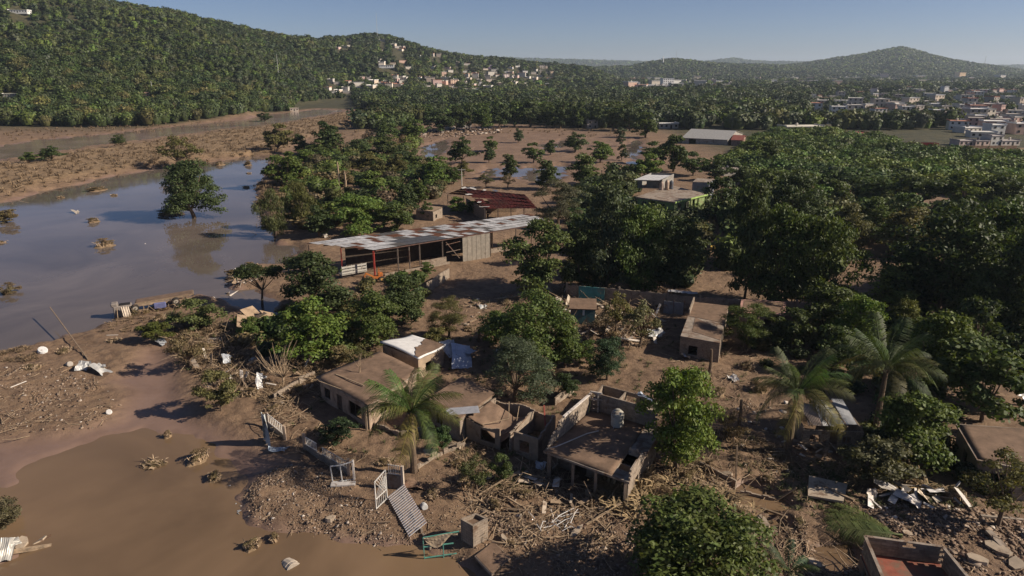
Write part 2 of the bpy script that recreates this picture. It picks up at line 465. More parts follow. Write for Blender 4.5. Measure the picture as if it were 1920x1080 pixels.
# ground material
def ground_material():
    m, nt, out = nodes('mud_ground')
    pos = N(nt, 'ShaderNodeNewGeometry').outputs['Position']
    at = lambda n: N(nt, 'ShaderNodeAttribute', attribute_name=n).outputs['Fac']
    wet, veg, dry = at('wet'), at('veg'), at('dry')
    n1 = noise(nt, pos, 0.16, 6, 0.62, 0.5); n2 = noise(nt, pos, 1.3, 6, 0.68); n3 = noise(nt, pos, 9, 4, 0.7)
    c = mixc(nt, mrange(nt, n1, 0.36, 0.64), (0.120, 0.073, 0.046), (0.205, 0.131, 0.082))
    c = mixc(nt, mrange(nt, n2, 0.40, 0.70, 0, 0.75), c, (0.235, 0.157, 0.096))
    c = mixc(nt, mrange(nt, n2, 0.47, 0.30, 0, 0.7), c, (0.085, 0.052, 0.033))
    c = mixc(nt, mrange(nt, n3, 0.58, 0.72, 0, 0.5), c, (0.300, 0.214, 0.142))
    cw = mixc(nt, mrange(nt, n1, 0.35, 0.65), (0.160, 0.102, 0.077), (0.212, 0.138, 0.106))
    wf = N(nt, 'ShaderNodeMath', operation='MULTIPLY'); nt.links.new(wet, wf.inputs[0]); wf.inputs[1].default_value = 0.92
    c = mixc(nt, wf.outputs[0], c, cw)
    cdry = mixc(nt, mrange(nt, n2, 0.35, 0.68), (0.150, 0.099, 0.055), (0.275, 0.188, 0.105))
    c = mixc(nt, dry, c, cdry)
    cv = mixc(nt, mrange(nt, n1, 0.35, 0.62), (0.030, 0.032, 0.014), (0.070, 0.061, 0.029))
    c = mixc(nt, veg, c, cv)
    p = N(nt, 'ShaderNodeBsdfPrincipled'); nt.links.new(c, p.inputs['Base Color'])
    rg = N(nt, 'ShaderNodeMath', operation='SUBTRACT'); rg.inputs[0].default_value = 0.86
    rr = N(nt, 'ShaderNodeMath', operation='MULTIPLY'); nt.links.new(wet, rr.inputs[0]); nt.links.new(mrange(nt, n2, 0.3, 0.7, 0.25, 0.52), rr.inputs[1])
    nt.links.new(rr.outputs[0], rg.inputs[1]); nt.links.new(rg.outputs[0], p.inputs['Roughness'])
    p.inputs['Specular IOR Level'].default_value = 0.35
    hsum = N(nt, 'ShaderNodeMath', operation='MULTIPLY_ADD'); nt.links.new(n3, hsum.inputs[0]); hsum.inputs[1].default_value = 0.35; nt.links.new(n2, hsum.inputs[2])
    b = N(nt, 'ShaderNodeBump'); nt.links.new(hsum.outputs[0], b.inputs['Height']); b.inputs['Distance'].default_value = 0.22
    nt.links.new(mrange(nt, wet, 0, 1, 1.0, 0.12), b.inputs['Strength'])
    nt.links.new(b.outputs[0], p.inputs['Normal'])
    nt.links.new(p.outputs[0], out.inputs[0])
    return m
def build_ground():
    ys = [6.0]
    while ys[-1] < 9500:
        y = ys[-1]
        ys.append(y + min(0.13 + y * y / 40000 * 1.1 + (0.5 if y < 28 else 0), 0.0125 * y + 0.25))
    ys = np.array(ys)
    cols = np.linspace(-1, 1, 470)
    cols = cols * (0.82 + 0.18 * np.abs(cols))
    Y, S = np.meshgrid(ys, cols, indexing='ij')
    X = S * (0.96 * Y + 14)
    Z, wet, berm, wat = gh(X.ravel(), Y.ravel(), True)
    V = np.stack([X.ravel(), Y.ravel(), Z], 1)
    nyy, nxx = X.shape
    idx = np.arange(nyy * nxx).reshape(nyy, nxx)
    Q = np.stack([idx[:-1, :-1].ravel(), idx[:-1, 1:].ravel(), idx[1:, 1:].ravel(), idx[1:, :-1].ravel()], 1)
    me = np_mesh('ground', V, Q, ground_material(), smooth=True)
    x, y = V[:, 0], V[:, 1]
    flat = sstep(4, -8, masked(FLAT, x, y, 20)); rivr = sstep(14, 2, masked(RIVER, x, y, 30))
    field = sstep(3, -3, masked(FIELD, x, y, 10))
    veg = np.maximum(sstep(340, 420, y) * (1 - np.maximum(np.maximum(flat, rivr), berm)), sstep(1.0, 4.0, hills(x, y)))
    veg = np.maximum(veg, sstep(205, 240, y) * sstep(70, 95, x) * (1 - field))
    wetv = np.maximum(wet, sstep(1.4, 0.2, wat) * 0.9)
    wetv = np.maximum(wetv, flat * 0.35)
    add_attr(me, 'wet', wetv); add_attr(me, 'veg', veg); add_attr(me, 'dry', np.maximum(berm * 0.9, field))
    o = link('ground', me); o['kind'] = 'structure'
    return o
build_ground()

def water_material(name, col, rough, ripple, scale):
    m, nt, out = nodes(name)
    pos = N(nt, 'ShaderNodeNewGeometry').outputs['Position']
    n1 = noise(nt, pos, 0.045, 5, 0.6, 0.8)
    a = tuple(c * 0.72 for c in col); b = tuple(c * 1.25 for c in col)
    c = mixc(nt, mrange(nt, n1, 0.35, 0.65), a, b)
    p = N(nt, 'ShaderNodeBsdfPrincipled'); nt.links.new(c, p.inputs['Base Color'])
    p.inputs['IOR'].default_value = 1.333; p.inputs['Specular IOR Level'].default_value = 0.5
    nr_ = noise(nt, pos, 0.07, 3, 0.6)
    nt.links.new(mrange(nt, nr_, 0.42, 0.66, rough, rough + 0.05), p.inputs['Roughness'])
    h = noise(nt, pos, scale, 3, 0.55)
    nt.links.new(bumpn(nt, h, ripple, 0.05), p.inputs['Normal'])
    nt.links.new(p.outputs[0], out.inputs[0])
    return m
M_pond = water_material('pond_water', (0.122, 0.098, 0.083), 0.015, 0.022, 1.6)
M_lower = water_material('flood_water', (0.165, 0.108, 0.064), 0.07, 0.05, 2.2)
M_river = water_material('river_water', (0.200, 0.148, 0.122), 0.12, 0.5, 0.5)
def water(name, P, z, m):
    lo = P.min(0) - 10; hi = P.max(0) + 10
    nx = max(2, int((hi[0] - lo[0]) / 6)); ny = max(2, int((hi[1] - lo[1]) / 6))
    gx, gy = np.meshgrid(np.linspace(lo[0], hi[0], nx), np.linspace(lo[1], hi[1], ny))
    d = masked(P, gx.ravel(), gy.ravel(), 60)
    idx = np.arange(nx * ny).reshape(ny, nx)
    Q = np.stack([idx[:-1, :-1].ravel(), idx[:-1, 1:].ravel(), idx[1:, 1:].ravel(), idx[1:, :-1].ravel()], 1)
    Q = Q[(d[Q] < 11).any(1)]
    V = np.stack([gx.ravel(), gy.ravel(), np.full(nx * ny, z)], 1)
    me = np_mesh(name, V, Q, m)
    o = link(name, me); o['kind'] = 'structure'
    return o
water('pond_water', POND, 0.0, M_pond)
water('flood_water', LOWER, 0.012, M_lower)
water('river_water', RIVER, 0.02, M_river)
for i, P in enumerate(PUDDLES): water('puddle_water', P, 0.006 + 0.004 * i, M_pond)
for i, P in enumerate(FORE_PUDDLES): water('puddle_water', P, 0.03 + 0.004 * i, M_lower)

# ================================================================== building helpers
def wall(parent, p, q, z0, z1, th=0.15, openings=(), m=None, color=None, name='wall', ragged=None, frame=None, pane=False):
    """a wall from p to q with real openings (s0, s1, a, b): metres along the wall and heights"""
    p = Vector((p[0], p[1], 0)); q = Vector((q[0], q[1], 0))
    L = (q - p).length; ang = math.atan2(q.y - p.y, q.x - p.x)
    mb = MB()
    cuts = sorted({0.0, L, *[min(max(s, 0), L) for o in openings for s in o[:2]]})
    if ragged:
        n = max(3, int(L / 0.4)); cuts = sorted({*cuts, *[L * i / n for i in range(n + 1)]})
    for a, b in zip(cuts[:-1], cuts[1:]):
        if b - a < 0.01: continue
        mid = (a + b) / 2
        top = z1 if not ragged else z1 - ragged(mid / L)
        op = sorted([o for o in openings if o[0] - .01 < mid < o[1] + .01], key=lambda o: o[2])
        lo = z0
        for o in op:
            if o[2] > lo + .02: mb.box((mid, 0, (lo + min(o[2], top)) / 2), (b - a, th, min(o[2], top) - lo))
            lo = max(lo, o[3])
        if top > lo + .02: mb.box((mid, 0, (lo + top) / 2), (b - a, th, top - lo))
    w = mb.build(name, m or M_block, parent, color, loc=(p.x, p.y, 0), rot=(0, 0, ang))
    if frame is not None:
        for o in openings:
            if o[2] < z0 + 0.45: continue
            fb = MB(); t = 0.05
            fb.box(((o[0] + o[1]) / 2, 0, o[2] + t / 2), (o[1] - o[0] - .01, th * .5, t)); fb.box(((o[0] + o[1]) / 2, 0, o[3] - t / 2), (o[1] - o[0] - .01, th * .5, t))
            for s in (o[0] + t / 2 + .006, o[1] - t / 2 - .006, (o[0] + o[1]) / 2): fb.box((s, 0, (o[2] + o[3]) / 2), (t, th * .45, o[3] - o[2] - 2 * t - .004))
            wn_ = fb.build('window', M_paint, w, frame)
    return w
def inset(pts, d):
    """shrink a quad towards its centre by d metres along both sides"""
    c = sum((Vector((p[0], p[1], 0)) for p in pts), Vector()) / len(pts)
    out = []
    for p in pts:
        v = Vector((p[0], p[1], 0)) - c; L = v.length
        out.append(c + v * max(0.1, (L - d * 1.35) / L))
    return out
def slab(parent, pts, z0, z1, m, name='roof', color=None, sub=0, sag=None):
    if sag is None:
        mb = MB(); mb.prism([(p[0], p[1]) for p in pts], z0, z1)
        return mb.build(name, m, parent, color)
    a, b, c, d = [Vector((p[0], p[1], 0)) for p in pts]
    n = sub or 10; V = []; Q = []
    for k in range(2):
        for j in range(n + 1):
            for i in range(n + 1):
                s, t = i / n, j / n
                p = (a * (1 - s) + b * s) * (1 - t) + (d * (1 - s) + c * s) * t
                V.append((p.x, p.y, (z1 if k else z0) + sag(s, t)))
    o1 = (n + 1) ** 2
    for j in range(n):
        for i in range(n):
            k = j * (n + 1) + i
            Q.append((k + o1, k + 1 + o1, k + n + 2 + o1, k + n + 1 + o1)); Q.append((k, k + n + 1, k + n + 2, k + 1))
    for i in range(n):
        for k, k2 in ((i, i + 1), (n * (n + 1) + i + 1, n * (n + 1) + i), ((i + 1) * (n + 1), i * (n + 1)), (i * (n + 1) + n, (i + 1) * (n + 1) + n)):
            Q.append((k, k2, k2 + o1, k + o1))
    return link(name, np_mesh(name, np.array(V), np.array(Q), m), None, parent, color)
def ring(parent, q, z0, z1, ops=({}, {}, {}, {}), th=0.15, m=None, color=None, frame=None, ragged=None, skip=()):
    """four walls round a quad, corners butted"""
    for i in range(4):
        if i in skip: continue
        a = Vector((q[i][0], q[i][1], 0)); b = Vector((q[(i + 1) % 4][0], q[(i + 1) % 4][1], 0))
        d = (b - a).normalized()
        if i % 2: a = a + d * (th / 2 + .002); b = b - d * (th / 2 + .002)
        else: a = a - d * (th / 2); b = b + d * (th / 2)
        wall(parent, a, b, z0, z1, th, ops[i] if ops[i] else (), m, color, frame=frame, ragged=ragged[i] if ragged else None)
def quad_px(pxs, z): return [PZ(u, v, z) for u, v in pxs]
def centre(q): return sum((Vector((p[0], p[1], 0)) for p in q), Vector()) / len(q)
BLOCK = MB().box((0, 0, 0), (0.388, 0.146, 0.188)).mesh('block', mat('cement_block', None, 0.93, 0.3, 3.0, MUD, 0.35, 1.4), bevel=0.008)
def block_wall(parent, p, q, z0, courses, m=None, keep=None, mortar=True, tone=(0.27, 0.22, 0.175)):
    """courses of single cement blocks, each a piece of its own, on a recessed bed of mortar"""
    p = Vector((p[0], p[1], z0)); q = Vector((q[0], q[1], z0)); d = q - p; L = d.length; d.normalize(); ang = math.atan2(d.y, d.x)
    bed = MB()
    for r in range(courses):
        off = 0.2 if r % 2 else 0.0
        n = int((L - off) / 0.4)
        for i in range(n):
            s = off + 0.2 + i * 0.4
            if keep and not keep(s / L, r / courses): continue
            k = tone[0] * rnd.uniform(.75, 1.2)
            o = link('block', BLOCK, None, parent, (k, k * tone[1] / tone[0], k * tone[2] / tone[0]), loc=p + d * s + Vector((0, 0, 0.1 + r * 0.2)), rot=(0, 0, ang + rnd.uniform(-.015, .015)))
            bed.box((s, 0, 0.1 + r * 0.2), (0.399, 0.11, 0.199))
    if bed.v: bed.build('mortar', M_concrete, parent, loc=p, rot=(0, 0, ang))
def corr_mesh(name, waves=9, amp=0.02, m=None):
    """corrugated sheet 1 x 1, ridges run along y"""
    n = waves * 4; V = []; Q = []
    for j in (0, 1):
        for i in range(n + 1): V.append((i / n - .5, j - .5, amp * math.cos(2 * math.pi * i / 4)))
    for i in range(n): Q.append((i, i + 1, n + 2 + i, n + 1 + i))
    return np_mesh(name, np.array(V), np.array(Q), m)
SHEET_METAL = corr_mesh('roof_sheet', m=M_metal)
SHEET_RUST = corr_mesh('roof_sheet_rusty', m=M_rust)
def basis(x, y):
    x = Vector(x).normalized(); z = x.cross(Vector(y)).normalized(); y = z.cross(x)
    return Matrix((x, y, z)).transposed()
def sheet_roof(parent, a, b, c, d, nu, nv, colour, lift=0.03):
    """overlapping corrugated sheets over the quad a b c d (3-D), nu along ab, nv along ad, ridges run along ad"""
    ex = ((b - a) + (c - d)) / (2 * nu); ey = ((d - a) + (c - b)) / (2 * nv); nz = ex.cross(ey).normalized()
    if nz.z < 0: nz = -nz
    cut = {}
    for src in (SHEET_METAL, SHEET_RUST):                       # the sheets cut to the skew of this roof, lapped over the next row
        V = [ex * (v.co.x * 1.03) + ey * (v.co.y * 1.05) + nz * (v.co.z + .02 * (.5 - v.co.y)) for v in src.vertices]
        cut[src] = np_mesh('roof_sheet', np.array(V), np.array([tuple(p.vertices) for p in src.polygons]), src.materials[0])
    for j in range(nv):
        for i in range(nu):
            r = colour(i / nu, j / nv)
            if r is None: continue
            mesh, col = r
            s, t = (i + .5) / nu, (j + .5) / nv
            ctr = (a * (1 - s) + b * s) * (1 - t) + (d * (1 - s) + c * s) * t
            link('roof_sheet', cut[mesh], None, parent, col, loc=ctr + nz * (lift + rnd.uniform(0, .01) + .007 * ((i + j) % 2)))
def metal_tone(k=None):
    k = k or rnd.uniform(.42, .68); return (k, k * .99, k * 1.0)

# ================================================================== buildings
# --- long open shed with a sheet-metal roof
A, B_, C_, D_ = PZ(574, 456, 5.7), PZ(704, 469, 5.0), PZ(1027, 417, 5.0), PZ(993, 401, 6.4)
shed = thing('open_shed', 'long open-sided shed under a patchy grey and rusty corrugated metal roof', 'shed', (0, 0, 0))
def shed_col(s, t):
    r = rnd.random()
    if 0.16 < s < 0.36 and t < 0.34: return SHEET_METAL, (0.12, 0.125, 0.14)
    dark = (0.22 < s < 0.62 and r < 0.46) or r < 0.10
    if dark: return (SHEET_RUST, (0.12, 0.055, 0.035)) if rnd.random() < .62 else (SHEET_METAL, (0.14, 0.13, 0.125))
    return SHEET_METAL, metal_tone()
sheet_roof(shed, B_, C_, D_, A, 34, 5, shed_col)
mb = MB()
for t in (0.0, .25, .5, .75, 1.0): mb.beam(B_.lerp(A, t) + Vector((0, 0, -.12)), C_.lerp(D_, t) + Vector((0, 0, -.12)), 0.1, 0.16)
mb.build('roof_purlin', M_rust, shed, (0.10, 0.06, 0.05))
def post(parent, x, y, z0, z1, w=0.16, m=M_rust, col=(0.16, 0.12, 0.10), name='post'):
    return MB().box((0, 0, (z1 - z0) / 2), (w, w, z1 - z0)).build(name, m, parent, col, loc=(x, y, z0))
for i, s in enumerate((0.0, .12, .18, .235, .36, .5, .64, .8, 1.0)):
    p = B_.lerp(C_, s) + (A - B_).normalized() * 0.35
    post(shed, p.x, p.y, -0.3, 4.82, 0.18 if i else 0.24, M_paint if i == 0 else M_rust, (0.42, 0.06, 0.045) if i == 0 else (0.2, 0.16, 0.13))
for s in (0.0, .2, .4, .6, .8, 1.0):
    p = A.lerp(D_, s) + (B_ - A).normalized() * 0.35
    post(shed, p.x, p.y, -0.3, 5.45, 0.16, M_rust, (0.13, 0.09, 0.07))
p = B_.lerp(A, .5); post(shed, p.x, p.y, -0.3, 5.1, 0.16, M_rust, (0.4, 0.06, 0.045))
# back wall of dark sheets, side cladding, low block wall, cross brace
e = (C_ - B_); e.z = 0; en = e.normalized(); wv = (A - B_); wv.z = 0; wvn = wv.normalized()
b0 = Vector((B_.x, B_.y, 0)); L = e.length
back0 = b0 + wvn * 8.0
wall(shed, back0 + en * 3, back0 + en * (L - 3), -0.3, 4.9, 0.12, (), mat('dark_boards', (0.06, 0.045, 0.035), 0.9), name='back_wall')  # boards in one even, very dark brown
wall(shed, b0 + wvn * 0.2 + en * 1.5, b0 + wvn * .2 + en * 13.5, -0.3, 0.9, 0.2, (), M_block, name='low_wall')
wall(shed, b0 + wvn * 0.15 + en * 8.2, b0 + wvn * .15 + en * 12.8, 0.92, 1.9, 0.18, (), M_block, name='low_wall')
k0 = b0 + en * 15.9 - wvn * 0.05
for i in range(6):
    o = link('cladding_sheet', SHEET_METAL, None, shed, (0.38, 0.34, 0.29))
    mt = basis(en, (0, 0, 1)); o.rotation_euler = mt.to_euler(); o.location = k0 + en * (i * 0.92 + .46) + Vector((0, 0, 2.55 + rnd.uniform(-.04, .04))) - wvn * (0.012 * (i % 2)); o.scale = (0.95, 4.5 + rnd.uniform(-.2, .1), 1)
mb = MB(); s0 = b0 + en * 13.0 + wvn * .3
mb.beam(s0 + Vector((0, 0, 4.4)), s0 + en * 2.6 + Vector((0, 0, 1.2)), .1); mb.beam(s0 + Vector((0, 0, 3.9)), s0 + en * 2.8 + Vector((0, 0, 4.1)), .08); mb.beam(s0 + Vector((0, 0, 2.6)), s0 + en * 2.8 + Vector((0, 0, 2.7)), .08)
mb.build('brace', M_rust, shed, (0.19, 0.14, 0.11))
wall(shed, b0 + wvn * 2.5 + en * 22, b0 + wvn * 2.5 + en * 33, -0.3, 1.3, 0.2, (), M_block, name='low_wall')
# trailer side and orange machine under the roof
t = thing('cargo_crate', 'pale wire-sided cargo cage parked under the long shed roof', 'crate', b0 + wvn * 4.5 + en * 0.5 + Vector((0, 0, 0.6)), math.atan2(en.y, en.x))
mb = MB(); mb.box((0, 0, 0.55), (4.2, 1.6, .12)); mb.build('base', M_paint, t, (0.3, 0.28, 0.25))
for i in range(6): MB().box((-2.05 + i * .82, -.78, 1.3), (.07, .07, 1.4)).build('upright', M_paint, t, (0.4, 0.38, 0.34))
for k in range(3): MB().box((0, -.80, 0.85 + k * .45), (4.1, .04, .30)).build('side_board', M_paint, t, (0.42, 0.40, 0.36))
MB().box((0, 0.2, 0.24), (3.8, 1.0, .5)).build('axle_frame', M_rust, t, (0.1, 0.08, 0.07))
g = G(708, 528)
t = thing('farm_digger', 'small orange farm digger with a rusty blade beside the red shed post', 'digger', g, math.atan2(en.y, en.x) + 2.9)
mb = MB(); mb.box((0, 0, .75), (1.7, .75, .35)); mb.box((-.45, 0, 1.15), (.7, .62, .55)); mb.build('body', M_paint, t, (0.42, 0.13, 0.03), bevel=.03)
for sx, sy, r in ((-.6, .55, .48), (-.6, -.55, .48), (.65, .5, .34), (.65, -.5, .34)):
    w = MB().tube([(0, -.1, 0), (0, .1, 0)], r, 14).build('wheel', M_rubber, t, loc=(sx, sy, r))
    MB().tube([(0, -.11, 0), (0, .11, 0)], r * .5, 10).build('rim', M_paint, w, (0.5, 0.3, 0.1))
MB().beam((.6, .25, .9), (1.7, .25, 1.5), .12).beam((.6, -.25, .9), (1.7, -.25, 1.5), .12).beam((1.7, .25, 1.5), (2.1, .25, .7), .1).beam((1.7, -.25, 1.5), (2.1, -.25, .7), .1).build('arm', M_paint, t, (0.45, 0.15, 0.03))
MB().box((2.2, 0, .55), (.12, 1.6, .95), rot=Matrix.Rotation(-.45, 3, 'Y')).box((2.0, 0, .2), (.6, 1.6, .08)).build('blade', M_rust, t, (0.2, 0.09, 0.05))
MB().beam((-.3, .3, 1.4), (-.3, .3, 2.1), .07).beam((-.3, -.3, 1.4), (-.3, -.3, 2.1), .07).beam((-.3, -.3, 2.1), (-.3, .3, 2.1), .07).build('roll_bar', M_paint, t, (0.42, 0.13, 0.03))

# --- shed with the red rusted roof
a3, b3, c3, d3 = PZ(908, 392, 3.6), PZ(1006, 390, 3.6), PZ(985, 366, 5.6), PZ(858, 350, 5.6)
d3 = PZ(868, 353, 5.6); e3 = d3 + Vector((-4.2, 6, -2.4)); f3 = c3 + Vector((-3, 7.5, -2.4))
rs = thing('red_roof_shed', 'shed with a dark red rusted metal gable roof and torn pale edge sheets', 'shed')
sheet_roof(rs, a3, b3, c3, d3, 13, 4, lambda s, t: (SHEET_RUST, (0.17 * rnd.uniform(.8, 1.2), 0.042, 0.032)) if rnd.random() > .02 else None)
sheet_roof(rs, f3, e3, d3, c3, 13, 3, lambda s, t: (SHEET_RUST, (0.15 * rnd.uniform(.7, 1.2), 0.045, 0.035)))
for s in (0, .25, .5, .75, 1.0):
    p = a3.lerp(b3, s); q = e3.lerp(f3, s)
    post(rs, p.x + .1, p.y + .4, -.2, 3.5, .16); post(rs, q.x + .1, q.y - .4, -.2, 3.1, .16)
wall(rs, (a3 * .3 + d3 * .7) + Vector((0.6, 0, 0)), (a3 * .3 + b3 * -0 + d3 * .7) + (b3 - a3) * .95, -.2, 3.4, .12, (), M_wood, name='wall')
wall(rs, a3 + Vector((.4, .8, 0)), d3 + Vector((.7, 0, 0)), -.2, 3.3, .12, (), M_wood, name='wall')
for k in range(9):
    s = rnd.random(); p = d3.lerp(c3, s) if k < 5 else a3.lerp(d3, s)
    o = link('torn_sheet', SHEET_METAL, None, rs, (0.5, 0.48, 0.46)); o.location = p + Vector((rnd.uniform(-.3, .3), rnd.uniform(-.4, .4), .22)); o.rotation_euler = (rnd.uniform(-.35, .5), rnd.uniform(-.3, .3), rnd.uniform(0, 3)); o.scale = (rnd.uniform(.6, 1), rnd.uniform(.8, 2.2), 1)

# --- small ruined hut between the two sheds
q = quad_px([(779, 394), (812, 397), (830, 389), (800, 386)], 2.6)
h = thing('block_hut', 'small ruined block hut with a plank roof between the two metal-roofed sheds', 'hut')
ring(h, inset(q, .15), -.3, 2.5, ((), [(1.0, 1.8, .9, 1.7)], (), ()), m=M_block)
for i in range(7):
    p = q[0].lerp(q[1], (i + .5) / 7); p2 = q[3].lerp(q[2], (i + .5) / 7)
    MB().beam(p + Vector((0, 0, .06)), p2 + Vector((0, 0, .10)), 0.52, .05).build('roof_board', M_wood, h)

# --- green two-level house
q = quad_px([(1192, 369), (1266, 379), (1327, 364), (1258, 347)], 5.6)
gh_ = thing('green_house', 'two-level green-trimmed house with water tanks on its flat concrete roof', 'house')
slab(gh_, q, 5.3, 5.6, M_concrete)
qi = inset(q, .5)
ring(gh_, qi, 2.95, 5.29, ([(1, 2.2, 3.7, 4.8), (3, 4.2, 3.2, 5.0), (5.2, 6.6, 3.7, 4.8)], [(1, 2.4, 3.6, 4.9), (4, 5.6, 3.6, 4.9), (7, 8, 3.2, 5)], (), ()), m=M_plaster, color=(0.20, 0.27, 0.11), frame=(0.4, 0.42, 0.35))
slab(gh_, inset(q, .1), 2.75, 2.945, M_concrete, name='floor_slab')
ring(gh_, inset(q, .6), -.3, 2.74, ([(1, 2.4, 0, 2.1), (4, 5.6, .9, 2)], [(1.2, 2.6, .9, 2.1), (4.5, 5.5, 0, 2.1)], (), ()), m=M_plaster, color=(0.36, 0.33, 0.28))
for i in range(5):
    p = q[1].lerp(q[2], i / 4) * 1.0; c = centre(q); p = p + (Vector((c.x, c.y, p.z)) - p).normalized() * .25
    post(gh_, p.x, p.y, -.2, 5.28, .2, M_plaster, (0.28, 0.36, 0.15), 'column')
slab(gh_, [q[1] + (q[2] - q[1]) * 0 , q[2], q[2] + Vector((.08, -.08, 0)), q[1] + Vector((.08, -.08, 0))], 5.32, 5.66, M_plaster, name='fascia', color=(0.30, 0.42, 0.13))
q2 = quad_px([(1196, 352), (1240, 354), (1262, 342), (1220, 340)], 5.62)
ring(gh_, q2, 5.62, 7.7, ([(1, 2, 6.3, 7.2)], (), (), ()), m=M_plaster, color=(0.25, 0.24, 0.22))
up = quad_px([(1189, 338), (1236, 339), (1258, 331), (1213, 330)], 8.0)
aa = [Vector((p.x, p.y, 8.05 if i < 2 else 8.25)) for i, p in enumerate(up)]
sheet_roof(gh_, aa[0], aa[1], aa[2], aa[3], 6, 2, lambda s, t: (SHEET_METAL, metal_tone(.45)))
q3 = quad_px([(1298, 356), (1328, 357), (1338, 351), (1306, 349)], 5.65)
ring(gh_, q3, -.2, 7.4, ((), [(.6, 1.3, 6.2, 7.2)], (), ()), m=M_plaster, color=(0.16, 0.17, 0.2))
slab(gh_, [p + (p - centre(q3)).normalized() * .25 for p in q3], 7.4, 7.5, M_concrete, name='roof')
def tank(label, loc, r=.55, h_=1.35, col=(0.36, 0.34, 0.31), group=None):
    t = thing('water_tank', label, 'tank', loc, rnd.uniform(0, 6), group)
    prof = [(0.0, r * .97), (h_ * .2, r), (h_ * .22, r * .96), (h_ * .45, r * .97), (h_ * .47, r), (h_ * .7, r), (h_ * .72, r * .96), (h_ * .8, r * .93), (h_ * .92, r * .62), (h_ * .95, r * .36)]
    MB().tube([(0, 0, z) for z, _ in prof], [x for _, x in prof], 20).build('body', M_plaster, t, col, smooth=False)
    MB().tube([(0, 0, h_ * .95), (0, 0, h_ * 1.0), (0, 0, h_ * 1.03)], [r * .38, r * .38, r * .2], 14).build('lid', M_paint, t, tuple(c * .7 for c in col))
    MB().tube([(r * .9, 0, .15), (r * 1.25, 0, .15), (r * 1.25, 0, -.0)], .03, 6).build('outlet_pipe', M_paint, t, (0.5, 0.5, 0.5))
    return t
for u, v, l, c in ((1240, 356, 'pale water tank on a plinth on the green house roof', (0.42, 0.33, 0.28)), (1250, 356, 'tall tan water tank on the green house roof beside the dark tank', (0.44, 0.33, 0.25)), (1258, 354, 'dark blue-grey water tank on the green house roof', (0.08, 0.09, 0.11))):
    p = PZ(u, v, 5.62); tank(l, p, .5, 1.9 if 'tall' not in l else 2.3, c)

# --- warehouse and low houses by the far thicket
def gable(name, label, cat, q, z0, zr, wallcol, roofcol, mroof=None, over=.4, group=None, ops=None):
    """house with a two-slope roof over quad q (ridge runs along q0-q1)"""
    t = thing(name, label, cat, group=group)
    ring(t, q, -.3 + g1(q[0].x, q[0].y) * 0, z0, ops or ((), (), (), ()), m=M_plaster, color=wallcol, th=.2)
    r0 = (q[0] + q[3]) / 2; r1 = (q[1] + q[2]) / 2; e = (q[1] - q[0]).normalized() * over
    for a_, b_ in ((q[0], q[1]), (q[2], q[3])):
        n = (a_ - (r0 if a_ is q[0] else r1)); n.z = 0; n = n.normalized() * over
        s = 1 if a_ is q[0] else -1
        p = [Vector((*(a_ + n - e * s).xy, z0 - .1)), Vector((*(b_ + n + e * s).xy, z0 - .1)), Vector((*((r1 if s > 0 else r0) + e * s).xy, zr)), Vector((*((r0 if s > 0 else r1) - e * s).xy, zr))]
        mb = MB(); mb.add(p + [x + Vector((0, 0, .1)) for x in p], [(3, 2, 1, 0), (4, 5, 6, 7), (0, 1, 5, 4), (1, 2, 6, 5), (2, 3, 7, 6), (3, 0, 4, 7)])
        mb.build('roof', mroof or M_metal, t, roofcol)
    for a_, b_, r_ in ((q[3], q[0], r0), (q[1], q[2], r1)):
        mb = MB(); mb.add([Vector((*a_.xy, z0)), Vector((*b_.xy, z0)), Vector((*r_.xy, zr - .12))], [(0, 1, 2)]); mb.build('gable_wall', M_plaster, t, wallcol)
    return t
q = quad_px([(1280, 258), (1364, 262), (1392, 250), (1312, 246)], 3.0)
gable('warehouse', 'big warehouse with a pale grey sheet roof behind the thicket', 'warehouse', q, 3.0, 5.4, (0.3, 0.28, 0.25), (0.42, 0.40, 0.36), ops=([(3, 6, 0, 2.6)], (), (), ()))
q = quad_px([(1372, 262), (1392, 263), (1398, 256), (1380, 255)], 3.0)
gable('annex_house', 'low annex with a red-brown sheet roof at the end of the warehouse', 'house', q, 3.0, 4.2, (0.3, 0.2, 0.16), (0.20, 0.06, 0.045), M_rust)

# --- main house with the mud-covered flat roof
q = quad_px([(592, 706), (690, 760), (788, 694), (712, 658)], 3.0)
mh = thing('mud_roof_house', 'one-storey house whose wide flat roof is covered in brown mud', 'house')
slab(mh, q, 2.82, 2.97, M_concrete)
slab(mh, inset(q, .03), 2.972, 3.02, M_mudroof, name='mud_layer', sag=lambda s, t: .03 * math.sin(9 * s + 4 * t) * math.sin(7 * t), sub=12)
qi = inset(q, .35)
ring(mh, qi, -.3, 2.815, ([(.7, 1.7, 1.0, 2.1), (2.9, 3.8, -.3, 2.15), (5.0, 7.0, .8, 2.2)], [(1.5, 2.6, 1.0, 2.1), (5, 6, 1, 2.1)], (), ()), m=M_plaster, color=(0.34, 0.255, 0.19), frame=(0.12, 0.1, 0.09))
MB().box((3.35, .05, .9), (.86, .05, 2.3)).build('door', M_paint, mh, (0.07, 0.05, 0.04), loc=(qi[0].x, qi[0].y, 0), rot=(0, 0, math.atan2(qi[1].y - qi[0].y, qi[1].x - qi[0].x)))
post(mh, q[1].x - .3, q[1].y + .15, -.3, 2.81, .16, M_plaster, (0.3, 0.23, 0.17), 'column')
